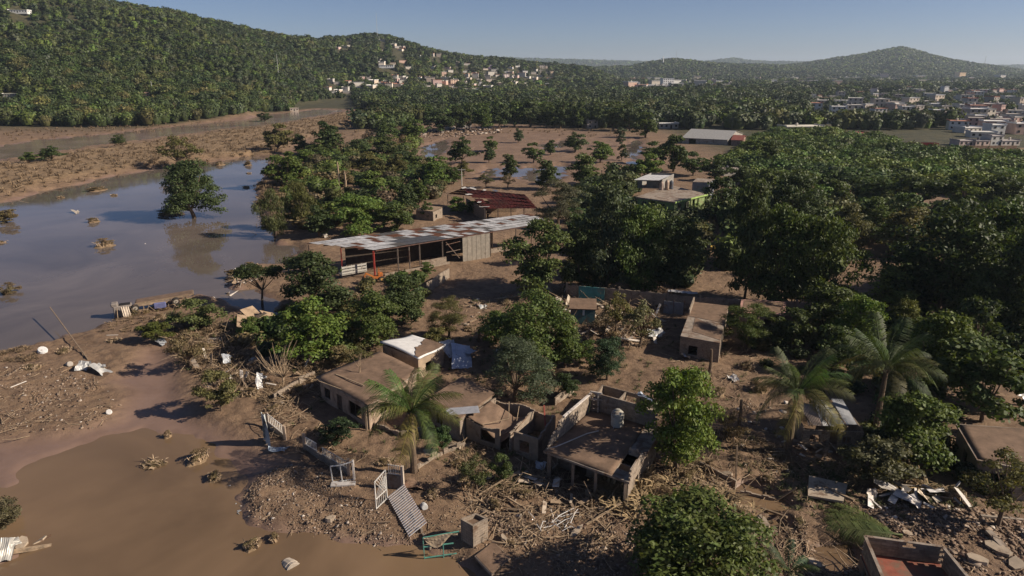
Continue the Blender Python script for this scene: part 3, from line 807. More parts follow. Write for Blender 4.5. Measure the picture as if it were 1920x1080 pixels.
# --- white roof house
q = quad_px([(712, 643), (785, 672), (836, 645), (772, 627)], 3.2)
wh = thing('white_roof_house', 'small house with a rippled white roof half covered in mud', 'house')
wsag = lambda s, t: .20 * math.sin(3.0 * s + .4) * (1 - t) + .10 * math.sin(5 * t + 1) - .06 * s
slab(wh, q, 3.05, 3.2, mat('white_roof', (0.62, 0.61, 0.60), 0.8, .12, 2, MUD, 0.12, .8), sag=wsag, sub=14)
a_, b_, c_, d_ = q
mq = [a_.lerp(b_, .52).lerp(d_.lerp(c_, .52), .02), a_.lerp(b_, .985), d_.lerp(c_, .98), d_.lerp(c_, .34)]
nn = 28; V = []; Q = []
for j in range(nn + 1):
    for i in range(nn + 1):
        s, t_ = i / nn, j / nn
        s_edge = .88 - .46 * t_ ** .8 + .03 * math.sin(13 * t_) + .02 * math.sin(31 * t_)
        ss = s_edge + (0.985 - s_edge) * s; tt = .015 + .97 * t_
        p = a_.lerp(b_, ss).lerp(d_.lerp(c_, ss), tt); V.append((p.x, p.y, 3.235 + wsag(ss, tt) + .035 * min(1, i)))
for j in range(nn):
    for i in range(nn): k = j * (nn + 1) + i; Q.append((k, k + 1, k + nn + 2, k + nn + 1))
link('mud_layer', np_mesh('mud_layer', np.array(V), np.array(Q), M_mudroof), None, wh)
ring(wh, inset(q, .3), -.3, 3.0, ((), [(1, 2, 1, 2.1)], (), ()), m=M_plaster, color=(0.33, 0.25, 0.18))
# --- house with the low brown roof by the palm
q = quad_px([(800, 748), (862, 784), (928, 737), (866, 706)], 3.0)
bh = thing('brown_roof_house', 'low house with a brown mud roof and metal edge behind the tall foreground palm', 'house')
slab(bh, q, 2.85, 3.0, M_mudroof)
MB().beam(q[1] + Vector((-1.3, 1.1, .02)), q[1] + Vector((1.6, 1.6, .02)), 1.3, .03).build('metal_edge', M_metal, bh, (0.42, 0.42, 0.44))
ring(bh, inset(q, .25), -.3, 2.845, ([(1, 2, .9, 2)], [(3.4, 4.4, .9, 2)], (), ()), m=M_block, frame=(.2, .18, .16))
# --- house with the sagging roof
ql = [PZ(876, 782, 2.7), PZ(1008, 822, 2.7), PZ(1040, 775, 2.7), PZ(930, 745, 2.7)]
sh = thing('sagging_roof_house', 'ruined house with its brown roof sheet sagging over a dark doorway', 'house')
ring(sh, ql, -.3, 2.7, ([(1.5, 3.0, .9, 2.0), (3.5, 4.9, -.3, 2.7), (5.4, 6.4, 1.0, 2.1)], (), (), ()), m=M_plaster, color=(0.27, 0.21, 0.16), ragged=[lambda s: .0 + .5 * max(0, math.sin(6 * s)), lambda s: .1 * math.sin(20 * s) + .1, lambda s: .2 + .2 * math.sin(9 * s), None])
wall(sh, ql[0].lerp(ql[1], .62), ql[3].lerp(ql[2], .66), -.3, 2.6, .15, (), M_block, ragged=lambda s: .12 + .1 * math.sin(14 * s), name='wall')
sg = [ql[0].lerp(ql[1], -.01), ql[0].lerp(ql[1], .66), ql[3].lerp(ql[2], .66), ql[3].lerp(ql[2], .0)]
hang = lambda s, t: -1.25 * math.exp(-((s - .70) / .26) ** 2) * (1 - .55 * t) - .25 * math.sin(math.pi * s) + .04 * math.sin(23 * s + 9 * t)
slab(sh, [sg[0], sg[1], sg[1].lerp(sg[2], .72), sg[0].lerp(sg[3], .80)], 2.66, 2.71, M_mudroof, name='sagging_roof', sub=20, sag=hang)
for s_, k_ in ((.35, .0), (.62, -.5)): MB().tube([sg[0].lerp(sg[1], s_) + Vector((0, 0, .1 + hang(s_, 0))), sg[0].lerp(sg[1], s_ + .1) .lerp(sg[2], .45) + Vector((0, 0, .12 + hang(s_, .45))), sg[3].lerp(sg[2], s_) + Vector((0, 0, -.1))], [.04, .04, .03], 5).build('roof_pole', M_stick, sh)
MB().beam(PZ(1020, 760, 3.2), PZ(1026, 850, .1), .13).build('post', M_paint, sh, (0.28, 0.07, 0.05))

# --- house with the water tank
zt = 3.0
tq = [PZ(1019, 845, zt), PZ(1180, 904, zt), PZ(1240, 806, zt), PZ(1106, 768, zt)]
th_ = thing('roof_terrace_house', 'roofless upper floor of a block house with muddy terrace slab and jagged parapets', 'house')
n_h = 18
hs0, hs1, ht0, ht1 = .80, .965, .14, .44
V = []; Q = []
mbs = MB()
for (s0, s1, t0, t1) in ((0, hs0, 0, 1), (hs0, hs1, ht1, 1), (hs0, hs1, 0, ht0), (hs1, 1, 0, 1)):
    f = lambda s, t: tq[0].lerp(tq[1], s).lerp(tq[3].lerp(tq[2], s), t)
    mbs.prism([f(s0, t0).xy, f(s1, t0).xy, f(s1, t1).xy, f(s0, t1).xy], zt - .2, zt - .02)
mbs.build('terrace_slab', M_concrete, th_)
mm = [f(0.0, 0.0), f(hs0, .02), f(hs0, .99), f(0.02, .99)]
slab(th_, mm, zt - .018, zt + .03, M_mudroof, name='mud_layer', sub=14, sag=lambda s, t: .05 * math.sin(11 * s + 5 * t) * math.sin(8 * t + 2 * s) + .12 * max(0, t - .5))
# ground-floor walls and pillars
i0, i1, i2, i3 = inset(tq, .3)
wall(th_, i1, i2, -.3, zt - .21, .15, [(1.5, 2.6, .9, 2)], M_block)
wall(th_, i2, i3, -.3, zt - .21, .15, (), M_block)
wall(th_, i3, i0, -.3, zt - .21, .15, [(6, 7, .9, 2)], M_block)
wall(th_, i0.lerp(i3, .25), i1.lerp(i2, .25), -.3, zt - .21, .15, [(1.5, 2.6, -.3, 2.1), (4, 5.3, .9, 2)], M_plaster, (0.22, .17, .13))
for s in (.02, .33, .62, .98):
    p = i0.lerp(i1, s); post(th_, p.x, p.y, -.3, zt - .205, .22, M_plaster, (0.27, 0.21, 0.16), 'column')
# upper block walls: left wall with a stepped broken end, back wall
pl0, pl1 = f(.0, .05), f(.0, .98); pb1 = f(.97, .99)
block_wall(th_, pl0 + Vector((.12, 0, 0)), pl1 + Vector((.12, 0, 0)), zt + .0, 8, keep=lambda s, r: r < .1 + (s - .02) * 3.6)
block_wall(th_, pl1 + Vector((.34, -.02, 0)), pb1, zt, 9, keep=lambda s, r: r < 1.0 - .15 * (s > .8), tone=(0.22, 0.185, 0.155))  # shade on the back wall put into a darker block tone
block_wall(th_, f(.99, .02), f(.99, .40), zt, 4, keep=lambda s, r: r < .9 - .3 * s)
block_wall(th_, f(.83, .41), f(.985, .41), zt, 3)
MB().beam(pl1 + Vector((.12, .0, 1.68)), pl0.lerp(pl1, .34) + Vector((.12, 0, 1.66)), .2, .12).build('concrete_cap', M_plaster, th_, (0.55, 0.5, 0.46))
for (s, h_) in ((.34, 1.8), (.55, 1.9)): pass
post(th_, (pl1 + Vector((.7, -.5, 0))).x, (pl1 + Vector((.7, -.5, 0))).y, zt, zt + 1.9, .14, M_plaster, (0.4, 0.36, 0.32), 'column')
MB().beam(pl1 + Vector((.0, -.2, 1.95)), pl1 + Vector((1.0, -.6, 1.95)), .12).beam(pl1 + Vector((0, -.2, 1.3)), pl1 + Vector((1.0, -.6, 1.3)), .1).build('window_frame', M_plaster, th_, (0.5, 0.46, 0.42))
wl = MB().tube([f(.03, .10) + Vector((-.35, -.3, -.0)), f(.08, .12) + Vector((0, 0, .06)), f(.25, .5) + Vector((0, 0, .12)), f(.34, .62) + Vector((0, 0, .1))], .05, 6).build('drain_pipe', M_clean, th_, (0.5, 0.45, 0.4))
tank('cream water tank standing on the muddy roof terrace', PZ(1157, 797, zt + .02), .55, 1.5, (0.40, 0.38, 0.33))
t = thing('leaning_ladder', 'yellow-white ladder leaning in the corner of the roof terrace', 'ladder', PZ(1100, 775, zt + .03), .3)
for s in (-.2, .2): MB().beam((s, 0, 0), (s + .5, .5, 1.7), .05).build('rail', M_clean, t, (0.5, 0.4, 0.12))
for k in range(5): MB().beam((-.2 + .1 * (k + .5), .1 * (k + .5), .34 * (k + .5)), (.2 + .1 * (k + .5), .1 * (k + .5), .34 * (k + .5)), .035).build('rung', M_clean, t, (0.5, 0.42, 0.2))
# rooms behind it without roofs
rq = quad_px([(1112, 748), (1200, 775), (1230, 748), (1130, 722)], 2.4)
rb = thing('roofless_rooms', 'two roofless block rooms standing behind the roof terrace house', 'ruin')
ring(rb, rq, -.3, 2.4, ([(1, 1.9, 0, 2.4)], (), [(2, 3, 1, 2)], ()), m=M_block, ragged=[None, lambda s: .3 * s, None, None])
wall(rb, rq[0].lerp(rq[1], .45), rq[3].lerp(rq[2], .45), -.3, 2.35, .14, (), M_block)

# --- long boundary wall behind the ruined plots
bw = thing('boundary_wall', 'long dark block boundary wall running behind the wrecked plots', 'wall')
bpts = [(1062, 563), (1160, 572), (1250, 581), (1310, 588), (1490, 597)]
bg_ = [PZ(u, v, .3) for u, v in bpts]
for a_, b_ in zip(bg_[:-1], bg_[1:]): wall(bw, a_, b_ - (b_ - a_).normalized() * .16, -.3, 2.7, .16, (), M_block, ragged=lambda s: .12 * rnd.random(), name='wall')
for p in bg_: post(bw, p.x + .0, p.y, -.3, 3.0, .24, M_plaster, (0.27, 0.22, 0.18), 'pillar')
w = wall(bw, PZ(1084, 566, .3) + Vector((0, -.17, 0)), PZ(1132, 570.5, .3) + Vector((0, -.17, 0)), .4, 2.75, .08, (), M_plaster, (0.07, 0.24, 0.24), name='painted_panel')
w['label'] = 'faded teal painted panel'
for k in range(8):
    p = bg_[2].lerp(bg_[3], .1 + k * .1); o = link('coping_sheet', SHEET_METAL, None, bw, metal_tone()); o.location = p + Vector((0, -.1, 2.86 + .03 * (k % 2))); o.rotation_euler = (.25, rnd.uniform(-.05, .05), -.1); o.scale = (.9, .5, 1)
ga = thing('sheet_gate', 'grey double sheet-metal gate set before the boundary wall', 'gate', PZ(1250, 590, .3), math.atan2((bg_[3] - bg_[2]).y, (bg_[3] - bg_[2]).x))
for k in range(2): MB().box((.2 + k * 1.32, -.45, 1.05), (1.28, .05, 2.1)).build('leaf_panel', M_paint, ga, (0.20, 0.21, 0.23))
for k in range(3): MB().box((-.46 + k * 1.34, -.45, 1.15), (.08, .09, 2.4)).build('gate_post', M_rust, ga, (0.12, .1, .09))

# --- flat-roofed house with rubbish on the roof, pink-edged house
q = quad_px([(1276, 630), (1350, 643), (1366, 574), (1300, 566)], 3.0)
fh = thing('littered_roof_house', 'narrow flat-roofed house with boards and rubbish lying on its muddy roof', 'house')
slab(fh, q, 2.85, 3.0, M_concrete)
slab(fh, [q[0].lerp(q[3], .55), q[1].lerp(q[2], .5), q[2], q[3]], 3.002, 3.04, M_mudroof, name='mud_layer')
slab(fh, [q[0].lerp(q[1], .3).lerp(q[3], .16), q[1].lerp(q[2], .06), q[1].lerp(q[2], .30), q[0].lerp(q[3], .42).lerp(q[2], .2)], 3.002, 3.03, M_mudroof, name='mud_layer')
ring(fh, inset(q, .15), -.3, 2.845, ([(1, 2, .9, 2)], (), (), [(2, 3, 1, 2)]), m=M_block)
wall(fh, q[3].lerp(q[0], .02) + Vector((.08, 0, 0)), q[3].lerp(q[0], .42) + Vector((.08, 0, 0)), 3.002, 3.75, .14, (), M_block, name='parapet')
q = quad_px([(1386, 586), (1474, 590), (1474, 566), (1390, 561)], 2.8)
pk = thing('pink_edge_house', 'flat muddy roof with a faded pink rim behind the littered roof house', 'house')
slab(pk, q, 2.65, 2.8, M_plaster, color=(0.42, 0.24, 0.20)); slab(pk, inset(q, .35), 2.803, 2.83, M_mudroof, name='mud_layer')
ring(pk, inset(q, .2), -.3, 2.645, ([(1, 2, 1, 2), (3, 3.9, -.3, 2)], (), (), ()), m=M_plaster, color=(0.3, 0.2, 0.17))
# --- flat roof by the right trees
q = [PZ(1832, 862, 3.0), PZ(1990, 893, 3.0), PZ(1965, 806, 3.0), PZ(1792, 794, 3.0)]
rh = thing('broad_flat_roof_house', 'broad flat muddy roof slab of a house among dark shrubs', 'house')
slab(rh, q, 2.82, 2.98, M_concrete); slab(rh, inset(q, .18), 2.983, 3.03, M_mudroof, name='mud_layer', sub=10, sag=lambda s, t: .025 * math.sin(12 * s) * math.sin(9 * t))
ring(rh, inset(q, .3), -.3, 2.81, ([(1, 2, 1, 2), (3, 4, -.3, 2)], (), (), [(2, 3, .9, 2)]), m=M_plaster, color=(0.27, 0.2, 0.15))
# --- roof terrace with the red floor
zt2 = 3.0
nq = [PZ(1664, 1104, zt2), PZ(1832, 1104, zt2), PZ(1768, 1026, zt2), PZ(1622, 1006, zt2)]
nh = thing('red_floor_terrace', 'block-walled roof terrace with a worn red floor', 'house')
slab(nh, inset(nq, -.02), 1.55, 1.75, M_tile, name='floor')
ring(nh, nq, -.3, 1.5, ((), (), (), [(.8, 1.5, .4, 1.3)]), m=M_plaster, color=(0.2, 0.17, 0.14), th=.15)
for k in range(4):
    a_, b_ = nq[k], nq[(k + 1) % 4]; d = (b_ - a_).normalized() * .09
    block_wall(nh, a_ + d * (1 if k % 2 else -1), b_ - d * (1 if k % 2 else -1), 1.78, 6, keep=(lambda s, r: not (abs(s - .42) < .06 and r > .5)) if k == 2 else None, tone=(0.24, 0.205, 0.16))
    MB().beam(Vector((*a_.xy, 3.03)), Vector((*b_.xy, 3.03)), .2, .06).build('coping', M_concrete, nh)
# --- box tower and slab by the water
q = [PZ(887, 985, 2.3), PZ(912, 972, 2.3), PZ(892, 963, 2.3), PZ(866, 973, 2.3)]
bx = thing('block_tower', 'square hollow block tower standing at the brown water edge', 'ruin')
ring(bx, q, -.4, 2.3, m=M_block, th=.14)
slab(bx, inset(q, .12), 2.0, 2.05, M_mudroof, name='mud_fill')
q = [PZ(922, 1076, .75), PZ(958, 1046, .75), PZ(925, 1014, .75), PZ(890, 1042, .75)]
sb = thing('tilted_floor_slab', 'broken muddy floor slab beside the hollow block tower', 'slab')
slab(sb, q, .5, .72, M_concrete, name='slab'); slab(sb, inset(q, .06), .722, .75, M_mudroof, name='mud_layer')
wall(sb, q[0] + Vector((.1, .1, 0)), q[1] + Vector((-.1, .1, 0)), -.3, .495, .2, (), M_block, name='footing')
# --- shack by the second palm
s0, s1 = PZ(1503, 838, .4), PZ(1612, 842, .4); s2 = s1 + Vector((.5, 4.2, 0)); s3 = s0 + Vector((.5, 4.2, 0))
sk = thing('block_shack', 'grey block shack with torn roof sheets beside the leaning palm', 'shack')
ring(sk, [s0, s1, s2, s3], -.2, 2.2, ([(.6, 1.5, .9, 1.7), (2.3, 3.0, -.2, 2.0), (3.4, 4.1, .9, 1.6)], (), (), ()), m=M_block, frame=(.15, .13, .12), ragged=[lambda s: .1, None, None, None])
for k, (a_, col) in enumerate(((.18, (.25, .2, .17)), (.42, (.5, .5, .52)), (.62, (.3, .33, .4)), (.8, (.36, .37, .4)))):
    o = link('roof_sheet', SHEET_METAL, None, sk, col); o.location = s0.lerp(s1, a_) + Vector((.3, 1.6 + .2 * k, 2.35 + .1 * (k % 2))); o.rotation_euler = (.25 + .2 * (k % 2), .05 * k, .1 * k - .1); o.scale = (1.2, 2.8, 1)
for k in range(3): MB().beam(s0.lerp(s1, .1 + .3 * k) + Vector((0, -.3, 2.25)), s3.lerp(s2, .1 + .3 * k) + Vector((0, 0, 2.3)), .09).build('roof_beam', M_wood, sk)
# --- collapsed tan roof hut at the pond edge
p = G(478, 622)
ch = thing('collapsed_hut', 'collapsed hut with folded tan roof panels among the pond-side trees', 'hut', p, .4)
for k, (x, y, z, rx, ry) in enumerate(((-1, 0, 1.5, .3, .3), (.6, .2, 1.9, -.2, -.35), (2.0, .4, 1.6, .25, .45), (0, 1.6, 1.8, .5, 0))):
    MB().box((0, 0, 0), (1.9, 2.6, .07)).build('roof_panel', M_plaster, ch, (0.33, 0.24, 0.16), loc=(x, y, z), rot=(rx, ry, .2 * k))
ring(ch, [Vector((-1.8, -1.2, 0)), Vector((2.4, -1.2, 0)), Vector((2.4, 2, 0)), Vector((-1.8, 2, 0))], -.6, 1.25, m=M_block, ragged=[lambda s: .3 * math.sin(8 * s) ** 2] * 4)
# --- wall remnants on the right
def remnant(name, label, pts, z1, rag=None, m=M_block, th=.16, z0=-.3):
    t = thing(name, label, 'wall')
    g_ = [G(u, v) for u, v in pts]
    for k, (a_, b_) in enumerate(zip(g_[:-1], g_[1:])):
        d = (b_ - a_).normalized() * th * .5 * 1.02
        wall(t, a_ + (d if k else d * 0), b_ - (d if k < len(g_) - 2 else d * 0) * 1.0, z0, z1, th, (), m, ragged=rag)
    return t
remnant('broken_wall', 'low muddy wall stub meeting a leaning post near the drowned yard', [(1312, 876), (1380, 908)], 1.1, lambda s: .25 * s)
MB_ = thing('leaning_post', 'tall thin post leaning over the low wall stub', 'post', G(1380, 905)); MB().beam((0, 0, -.3), (-.15, .3, 3.2), .12).build('shaft', M_wood, MB_)
lp = [G(1514, 935), G(1580, 948), G(1588, 915), G(1516, 897)]
fw = thing('fallen_wall_panel', 'fallen grey wall panel with speckled render lying in mud', 'wall')
mb = MB(); mb.prism([x.xy for x in lp], .75, .93); mb.build('panel', M_plaster, fw, (0.36, 0.30, 0.235))
remnant('garden_wall', 'long low garden wall under the mud-roofed house', [(815, 800), (750, 818), (688, 795)], .9, lambda s: .15 * math.sin(7 * s) ** 2)
remnant('corner_wall', 'broken plaster wall sweeping past the foot of the foreground palm', [(782, 880), (830, 852), (880, 835)], 1.2, lambda s: .5 * abs(math.sin(5 * s)), M_plaster if False else M_block)
remnant('yard_wall', 'low brown yard wall beside the slatted fallen gate', [(742, 905), (792, 1000), (808, 1030)], .75, lambda s: .3 * math.sin(9 * s) ** 2)
remnant('roadside_wall', 'block wall behind the metal-barred fence of the mud-roofed house', [(514, 752), (560, 720), (590, 706)], 1.4, lambda s: .2 * s)
remnant('flooded_wall', 'grey block wall at the edge of the broad flat roof yard', [(1888, 935), (1940, 940)], 2.4)
remnant('rubble_kerb', 'low stone kerb crossing the muddy yard puddle', [(1386, 934), (1452, 938)], .32, lambda s: .1 * math.sin(25 * s) ** 2)
remnant('sunlit_yard_wall', 'short block wall catching sun beside the water tank house columns', [(1075, 735), (1040, 760)], 1.6, lambda s: .2 * s)
remnant('pond_side_wall', 'block wall stub under the shed with a sunlit face', [(800, 552), (842, 520)], 2.2, lambda s: .15 * math.sin(5 * s) ** 2)

# ================================================================== trees
def unit(n, g):
    v = g.normal(size=(n, 3)); return v / np.linalg.norm(v, axis=1, keepdims=True)
def leaves(P, Nrm, L, W, g, droop=0.35):
    """diamond leaf faces at points P facing Nrm"""
    n = len(P)
    t = unit(n, g); t = t - Nrm * (t * Nrm).sum(1, keepdims=True); t /= np.linalg.norm(t, axis=1, keepdims=True) + 1e-9
    t[:, 2] -= droop; t /= np.linalg.norm(t, axis=1, keepdims=True) + 1e-9
    b = np.cross(Nrm, t); b /= np.linalg.norm(b, axis=1, keepdims=True) + 1e-9
    L = np.asarray(L).reshape(-1, 1); W = np.asarray(W).reshape(-1, 1)
    V = np.stack([P - t * L * .5, P + b * W * .5, P + t * L * .5, P - b * W * .5], 1).reshape(-1, 3)
    Q = np.arange(n * 4).reshape(n, 4)
    return V, Q
CLUMPS = {}
def crown(name, seed, style='broad', nclump=46, per=110, leaf=0.034, zb=0.16, gap=0.0):
    """leaf faces of a crown in a unit box: x, y in +-.5, z from 0 to 1"""
    g = np.random.default_rng(seed)
    nl = 11 if nclump >= 110 else {'bush': 7, 'umbrella': 5, 'tall': 7}.get(style, 6)
    lobes = []
    for k in range(nl):
        an = k * 2.4 + g.uniform(-.5, .5); hf = (k + g.uniform(.2, .8)) / nl
        if style == 'tall': rr, lr = .25 * (1 - .40 * hf), g.uniform(.18, .25); z = zb + .15 + (.72 - zb) * hf
        elif style == 'umbrella': rr, lr = .26, g.uniform(.16, .22); z = .60 + .16 * g.random()
        elif style == 'bush': rr, lr = .24 * (1.15 - .5 * hf), g.uniform(.20, .28); z = .16 + .56 * hf
        else: rr, lr = .25 * (1 - .55 * abs(hf - .4)), g.uniform(.18, .27); z = zb + .17 + (.66 - zb) * hf
        if k == nl - 1 and style != 'umbrella': rr *= .3; z = 1 - lr * .95
        rr *= g.uniform(.55, 1.25)
        lobes.append((math.cos(an) * rr, math.sin(an) * rr, z, lr))
    if style in ('broad', 'feather', 'willow', 'tall') and zb < .1:
        for k in range(3 if style != 'tall' else 2):
            an = k * 2.1 + g.uniform(0, 1.5); rr = g.uniform(.14, .26) * (.8 if style == 'tall' else 1)
            lobes.append((math.cos(an) * rr, math.sin(an) * rr, g.uniform(.14, .30), g.uniform(.17, .23)))
    nl = len(lobes)
    lobes = np.array(lobes)
    pk = g.choice(nl, nclump, p=(lobes[:, 3] ** 2) / (lobes[:, 3] ** 2).sum())
    d = unit(nclump, g); d[:, 2] = np.where(d[:, 2] < -.55, -d[:, 2], d[:, 2])
    c = lobes[pk, :3] + d * (lobes[pk, 3] * g.uniform(.45, .92, nclump))[:, None] * np.array([1, 1, .55 if style == 'umbrella' else .85])
    c[:, 2] = np.clip(c[:, 2], max(.05, zb * .7), .95)
    cr = g.uniform(.055, .115, len(c)) * (1.15 if style != 'feather' else 1.2)
    n = np.maximum(12, (per * (cr / .085) ** 2).astype(int))
    idx = np.repeat(np.arange(len(c)), n); m = len(idx)
    d = unit(m, g); d[:, 2] = np.where(d[:, 2] < -.3, -d[:, 2] * .8, d[:, 2])
    rad = cr[idx] * g.uniform(.45, 1.12, m)
    sq = np.array([1.05, 1.05, .8 if style != 'feather' else .6])
    P = c[idx] + d * rad[:, None] * sq
    if style == 'willow':
        hang = g.uniform(0, .16, m) ** 1.1; P[:, 2] -= hang
    P[:, 2] = np.clip(P[:, 2], .03, 1.02)
    nrm = d * .75 + unit(m, g) * .65 + np.array([0, 0, .25]); nrm /= np.linalg.norm(nrm, axis=1, keepdims=True)
    ls = leaf * g.uniform(.65, 1.35, m)
    wd = {'feather': .34, 'willow': .28, 'tall': .52}.get(style, .6)
    V, Q = leaves(P, nrm, ls * (1.25 if wd < .4 else 1), ls * wd, g, {'willow': 1.4, 'feather': .2, 'tall': .7}.get(style, .4))
    me = np_mesh(name, V, Q, M_leaf)
    CLUMPS[name] = c
    return me
def trunk(name, cname, seed, zfork=0.3, r0=0.028, nl=9):
    g = random.Random(seed); c = CLUMPS[cname]
    mb = MB()
    fx, fy = g.uniform(-.05, .05), g.uniform(-.05, .05)
    mb.tube([(0, 0, -.05), (fx * .4, fy * .4, zfork * .5), (fx, fy, zfork)], [r0 * 1.25, r0, r0 * .8], 7)
    for i in g.sample(range(len(c)), min(nl, len(c))):
        q = c[i]; mid = (fx * .5 + q[0] * .45 + g.uniform(-.03, .03), fy * .5 + q[1] * .45 + g.uniform(-.03, .03), zfork + (q[2] - zfork) * .5 - .02)
        mb.tube([(fx, fy, zfork - .02), mid, tuple(q)], [r0 * .55, r0 * .36, r0 * .12], 5, cap=False)
    return mb.mesh(name, M_bark)
KINDS = {}
def kind(key, style, seeds, **kw):
    tk = {k: kw.pop(k) for k in ('zfork', 'r0', 'nl') if k in kw}
    KINDS[key] = []
    for s in seeds:
        cm = crown('crown_%s_%d' % (key, s), s, style, **kw)
        KINDS[key].append((cm, trunk('trunk_%s_%d' % (key, s), cm.name, s, **tk)))
kind('dense', 'broad', (1, 2), nclump=120, per=105, leaf=.030, zb=.03, zfork=.18)
kind('broad', 'broad', (3, 4, 5), nclump=80, per=85, leaf=.040, zb=.03, zfork=.2)
kind('tall', 'tall', (6, 7, 8), nclump=118, per=80, leaf=.034, zb=.0, zfork=.2, r0=.016)
kind('feather', 'feather', (9, 10), nclump=64, per=170, leaf=.026, zb=.05, zfork=.2)
kind('bush', 'bush', (11, 12, 13), nclump=44, per=62, leaf=.050, zfork=.12, r0=.015)
kind('umbrella', 'umbrella', (14,), nclump=44, per=80, leaf=.040, zfork=.4, r0=.022)
kind('willow', 'willow', (15, 16), nclump=52, per=95, leaf=.045, zb=.02, zfork=.3)
kind('sparse', 'broad', (17, 18), nclump=30, per=55, leaf=.042, zb=.12, zfork=.25, nl=16)
kind('mid', 'bush', (19, 20, 21, 24), nclump=64, per=48, leaf=.060, zb=.0, zfork=.15)
kind('midtall', 'tall', (22, 23), nclump=46, per=40, leaf=.064, zb=.02, zfork=.25)

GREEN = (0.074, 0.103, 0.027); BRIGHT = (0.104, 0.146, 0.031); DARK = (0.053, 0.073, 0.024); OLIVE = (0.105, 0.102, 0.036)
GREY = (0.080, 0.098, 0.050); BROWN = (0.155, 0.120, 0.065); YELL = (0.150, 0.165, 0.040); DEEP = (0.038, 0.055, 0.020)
TREE_XY = []
def TN(t): return {GREEN: 'green', DARK: 'dark green', OLIVE: 'olive', BROWN: 'muddy brown', BRIGHT: 'bright green'}.get(t, 'leafy')
def tree(u, vb, vt, wpx, kd, tint, label, name='tree', group=None, vary=.12, xy=None, hw=None):
    """tree standing where pixel (u, vb) meets the ground, its top at row vt, wpx pixels wide"""
    if xy is None:
        p = G(u, vb)
        d = math.hypot(p.y, CAM_H)
        h = max(.8, HZ(vt, p.y) - p.z); w = wpx / FOC * math.sqrt(p.x ** 2 + p.y ** 2 + (CAM_H - 3) ** 2) * 1.12
    else:
        p = Vector((xy[0], xy[1], g1(*xy))); h, w = hw
    TREE_XY.append((p.x, p.y, w / 2))
    cm, tm = rnd.choice(KINDS[kd])
    t = thing(name, label, 'tree' if name != 'shrub' else 'shrub', p, rnd.uniform(0, 6.28), group)
    t.scale = (w, w * rnd.uniform(.94, 1.06), h)
    k = rnd.uniform(1 - vary, 1 + vary)
    link('trunk', tm, None, t)
    link('crown', cm, None, t, (tint[0] * k * rnd.uniform(.93, 1.07), tint[1] * k, tint[2] * k * rnd.uniform(.85, 1.15)))
    return t
T = tree
# foreground
T(1300, 1120, 945, 275, 'dense', GREEN, 'dense dark green tree with fine bright leaf tips at the rubble path')
T(1270, 885, 684, 158, 'dense', BRIGHT, 'tall bright green leafy tree beside the water tank house')
T(968, 752, 628, 152, 'feather', GREY, 'wide grey-green feathery tree behind the sagging roof house')
T(1005, 680, 552, 165, 'dense', GREEN, 'round glossy green tree in the middle of the wrecked plots')
T(1060, 690, 615, 70, 'broad', GREEN, 'small green tree leaning out beside the glossy round tree')
T(1138, 712, 634, 72, 'dense', (0.055, 0.085, 0.038), 'small blue-green feathery tree standing alone by the mud path')
T(930, 640, 580, 80, 'broad', GREEN, 'low green tree in front of the glossy round tree')
T(1100, 680, 640, 60, 'bush', GREEN, 'low green shrub between the round tree and the feathery tree', 'shrub')
T(820, 655, 610, 60, 'bush', OLIVE, 'olive shrub behind the white roof', 'shrub')
T(842, 632, 553, 78, 'feather', OLIVE, 'thin olive tree growing alone in the open mud yard')
T(578, 678, 566, 150, 'broad', BRIGHT, 'bright green bushy tree just behind the mud-covered flat roof')
T(695, 648, 548, 118, 'broad', GREEN, 'green tree between the shed wall and the white roof')
T(757, 602, 515, 108, 'broad', DARK, 'dark glossy tree against the low wall of the open shed')
T(660, 630, 570, 80, 'bush', OLIVE, 'olive undergrowth tree between bright and dark green trees', 'shrub')
T(592, 578, 468, 140, 'broad', DARK, 'dark round tree before the open end of the long shed')
T(492, 580, 484, 84, 'umbrella', DEEP, 'dark flat-topped tree at the pond shore')
T(366, 412, 298, 112, 'dense', (0.050, 0.074, 0.030), 'lone dark green tree standing in the pond water')
T(337, 318, 250, 72, 'sparse', OLIVE, 'half-bare olive tree on the far bank behind the lone pond tree')
T(1014, 552, 412, 140, 'broad', GREEN, 'broad green tree at the far end of the long shed')
T(1046, 425, 333, 86, 'feather', (0.105, 0.105, 0.058), 'dusty grey-brown tree between the red roof and the green house')
T(1135, 545, 352, 125, 'tall', GREY, 'tall grey-green tree before the boundary wall and the green house')
T(1195, 550, 385, 115, 'tall', GREEN, 'tall green tree in the middle of the grove behind the boundary wall')
T(1262, 552, 395, 130, 'tall', DARK, 'tall dark tree beside the gap in the grove')
T(1085, 548, 430, 90, 'tall', DARK, 'dark bushy tree filling the gap by the boundary wall corner')
T(1300, 520, 440, 70, 'midtall', DARK, 'shaded tree at the rim of the sunny gap')
T(1085, 500, 400, 75, 'midtall', DARK, 'shadowed tree squeezed behind the grove at the shed end')
T(1395, 560, 338, 120, 'tall', DARK, 'very tall dark tree beside the sunny gap in the grove')
T(1455, 575, 385, 130, 'tall', GREEN, 'tall green tree with bare lower trunks above the pink-edged roof')
T(1530, 590, 395, 145, 'tall', GREEN, 'broad tall green tree near the mud clearing')
T(1480, 440, 322, 120, 'tall', DARK, 'dark tree rising behind the tall pair of green trees')
T(1580, 480, 385, 85, 'broad', OLIVE, 'olive tree at the near end of the mud clearing')
T(1628, 455, 372, 80, 'broad', GREEN, 'green tree behind the fallen yellow branches of the clearing')
T(1760, 600, 388, 200, 'tall', DARK, 'huge dark tree shading the yard of the blue pillar')
T(1850, 560, 375, 160, 'tall', GREEN, 'large green tree with sunlit crown behind the dark yard tree')
T(1905, 640, 420, 120, 'tall', DARK, 'dark tall tree with drooping limbs beside the broken yard slab')
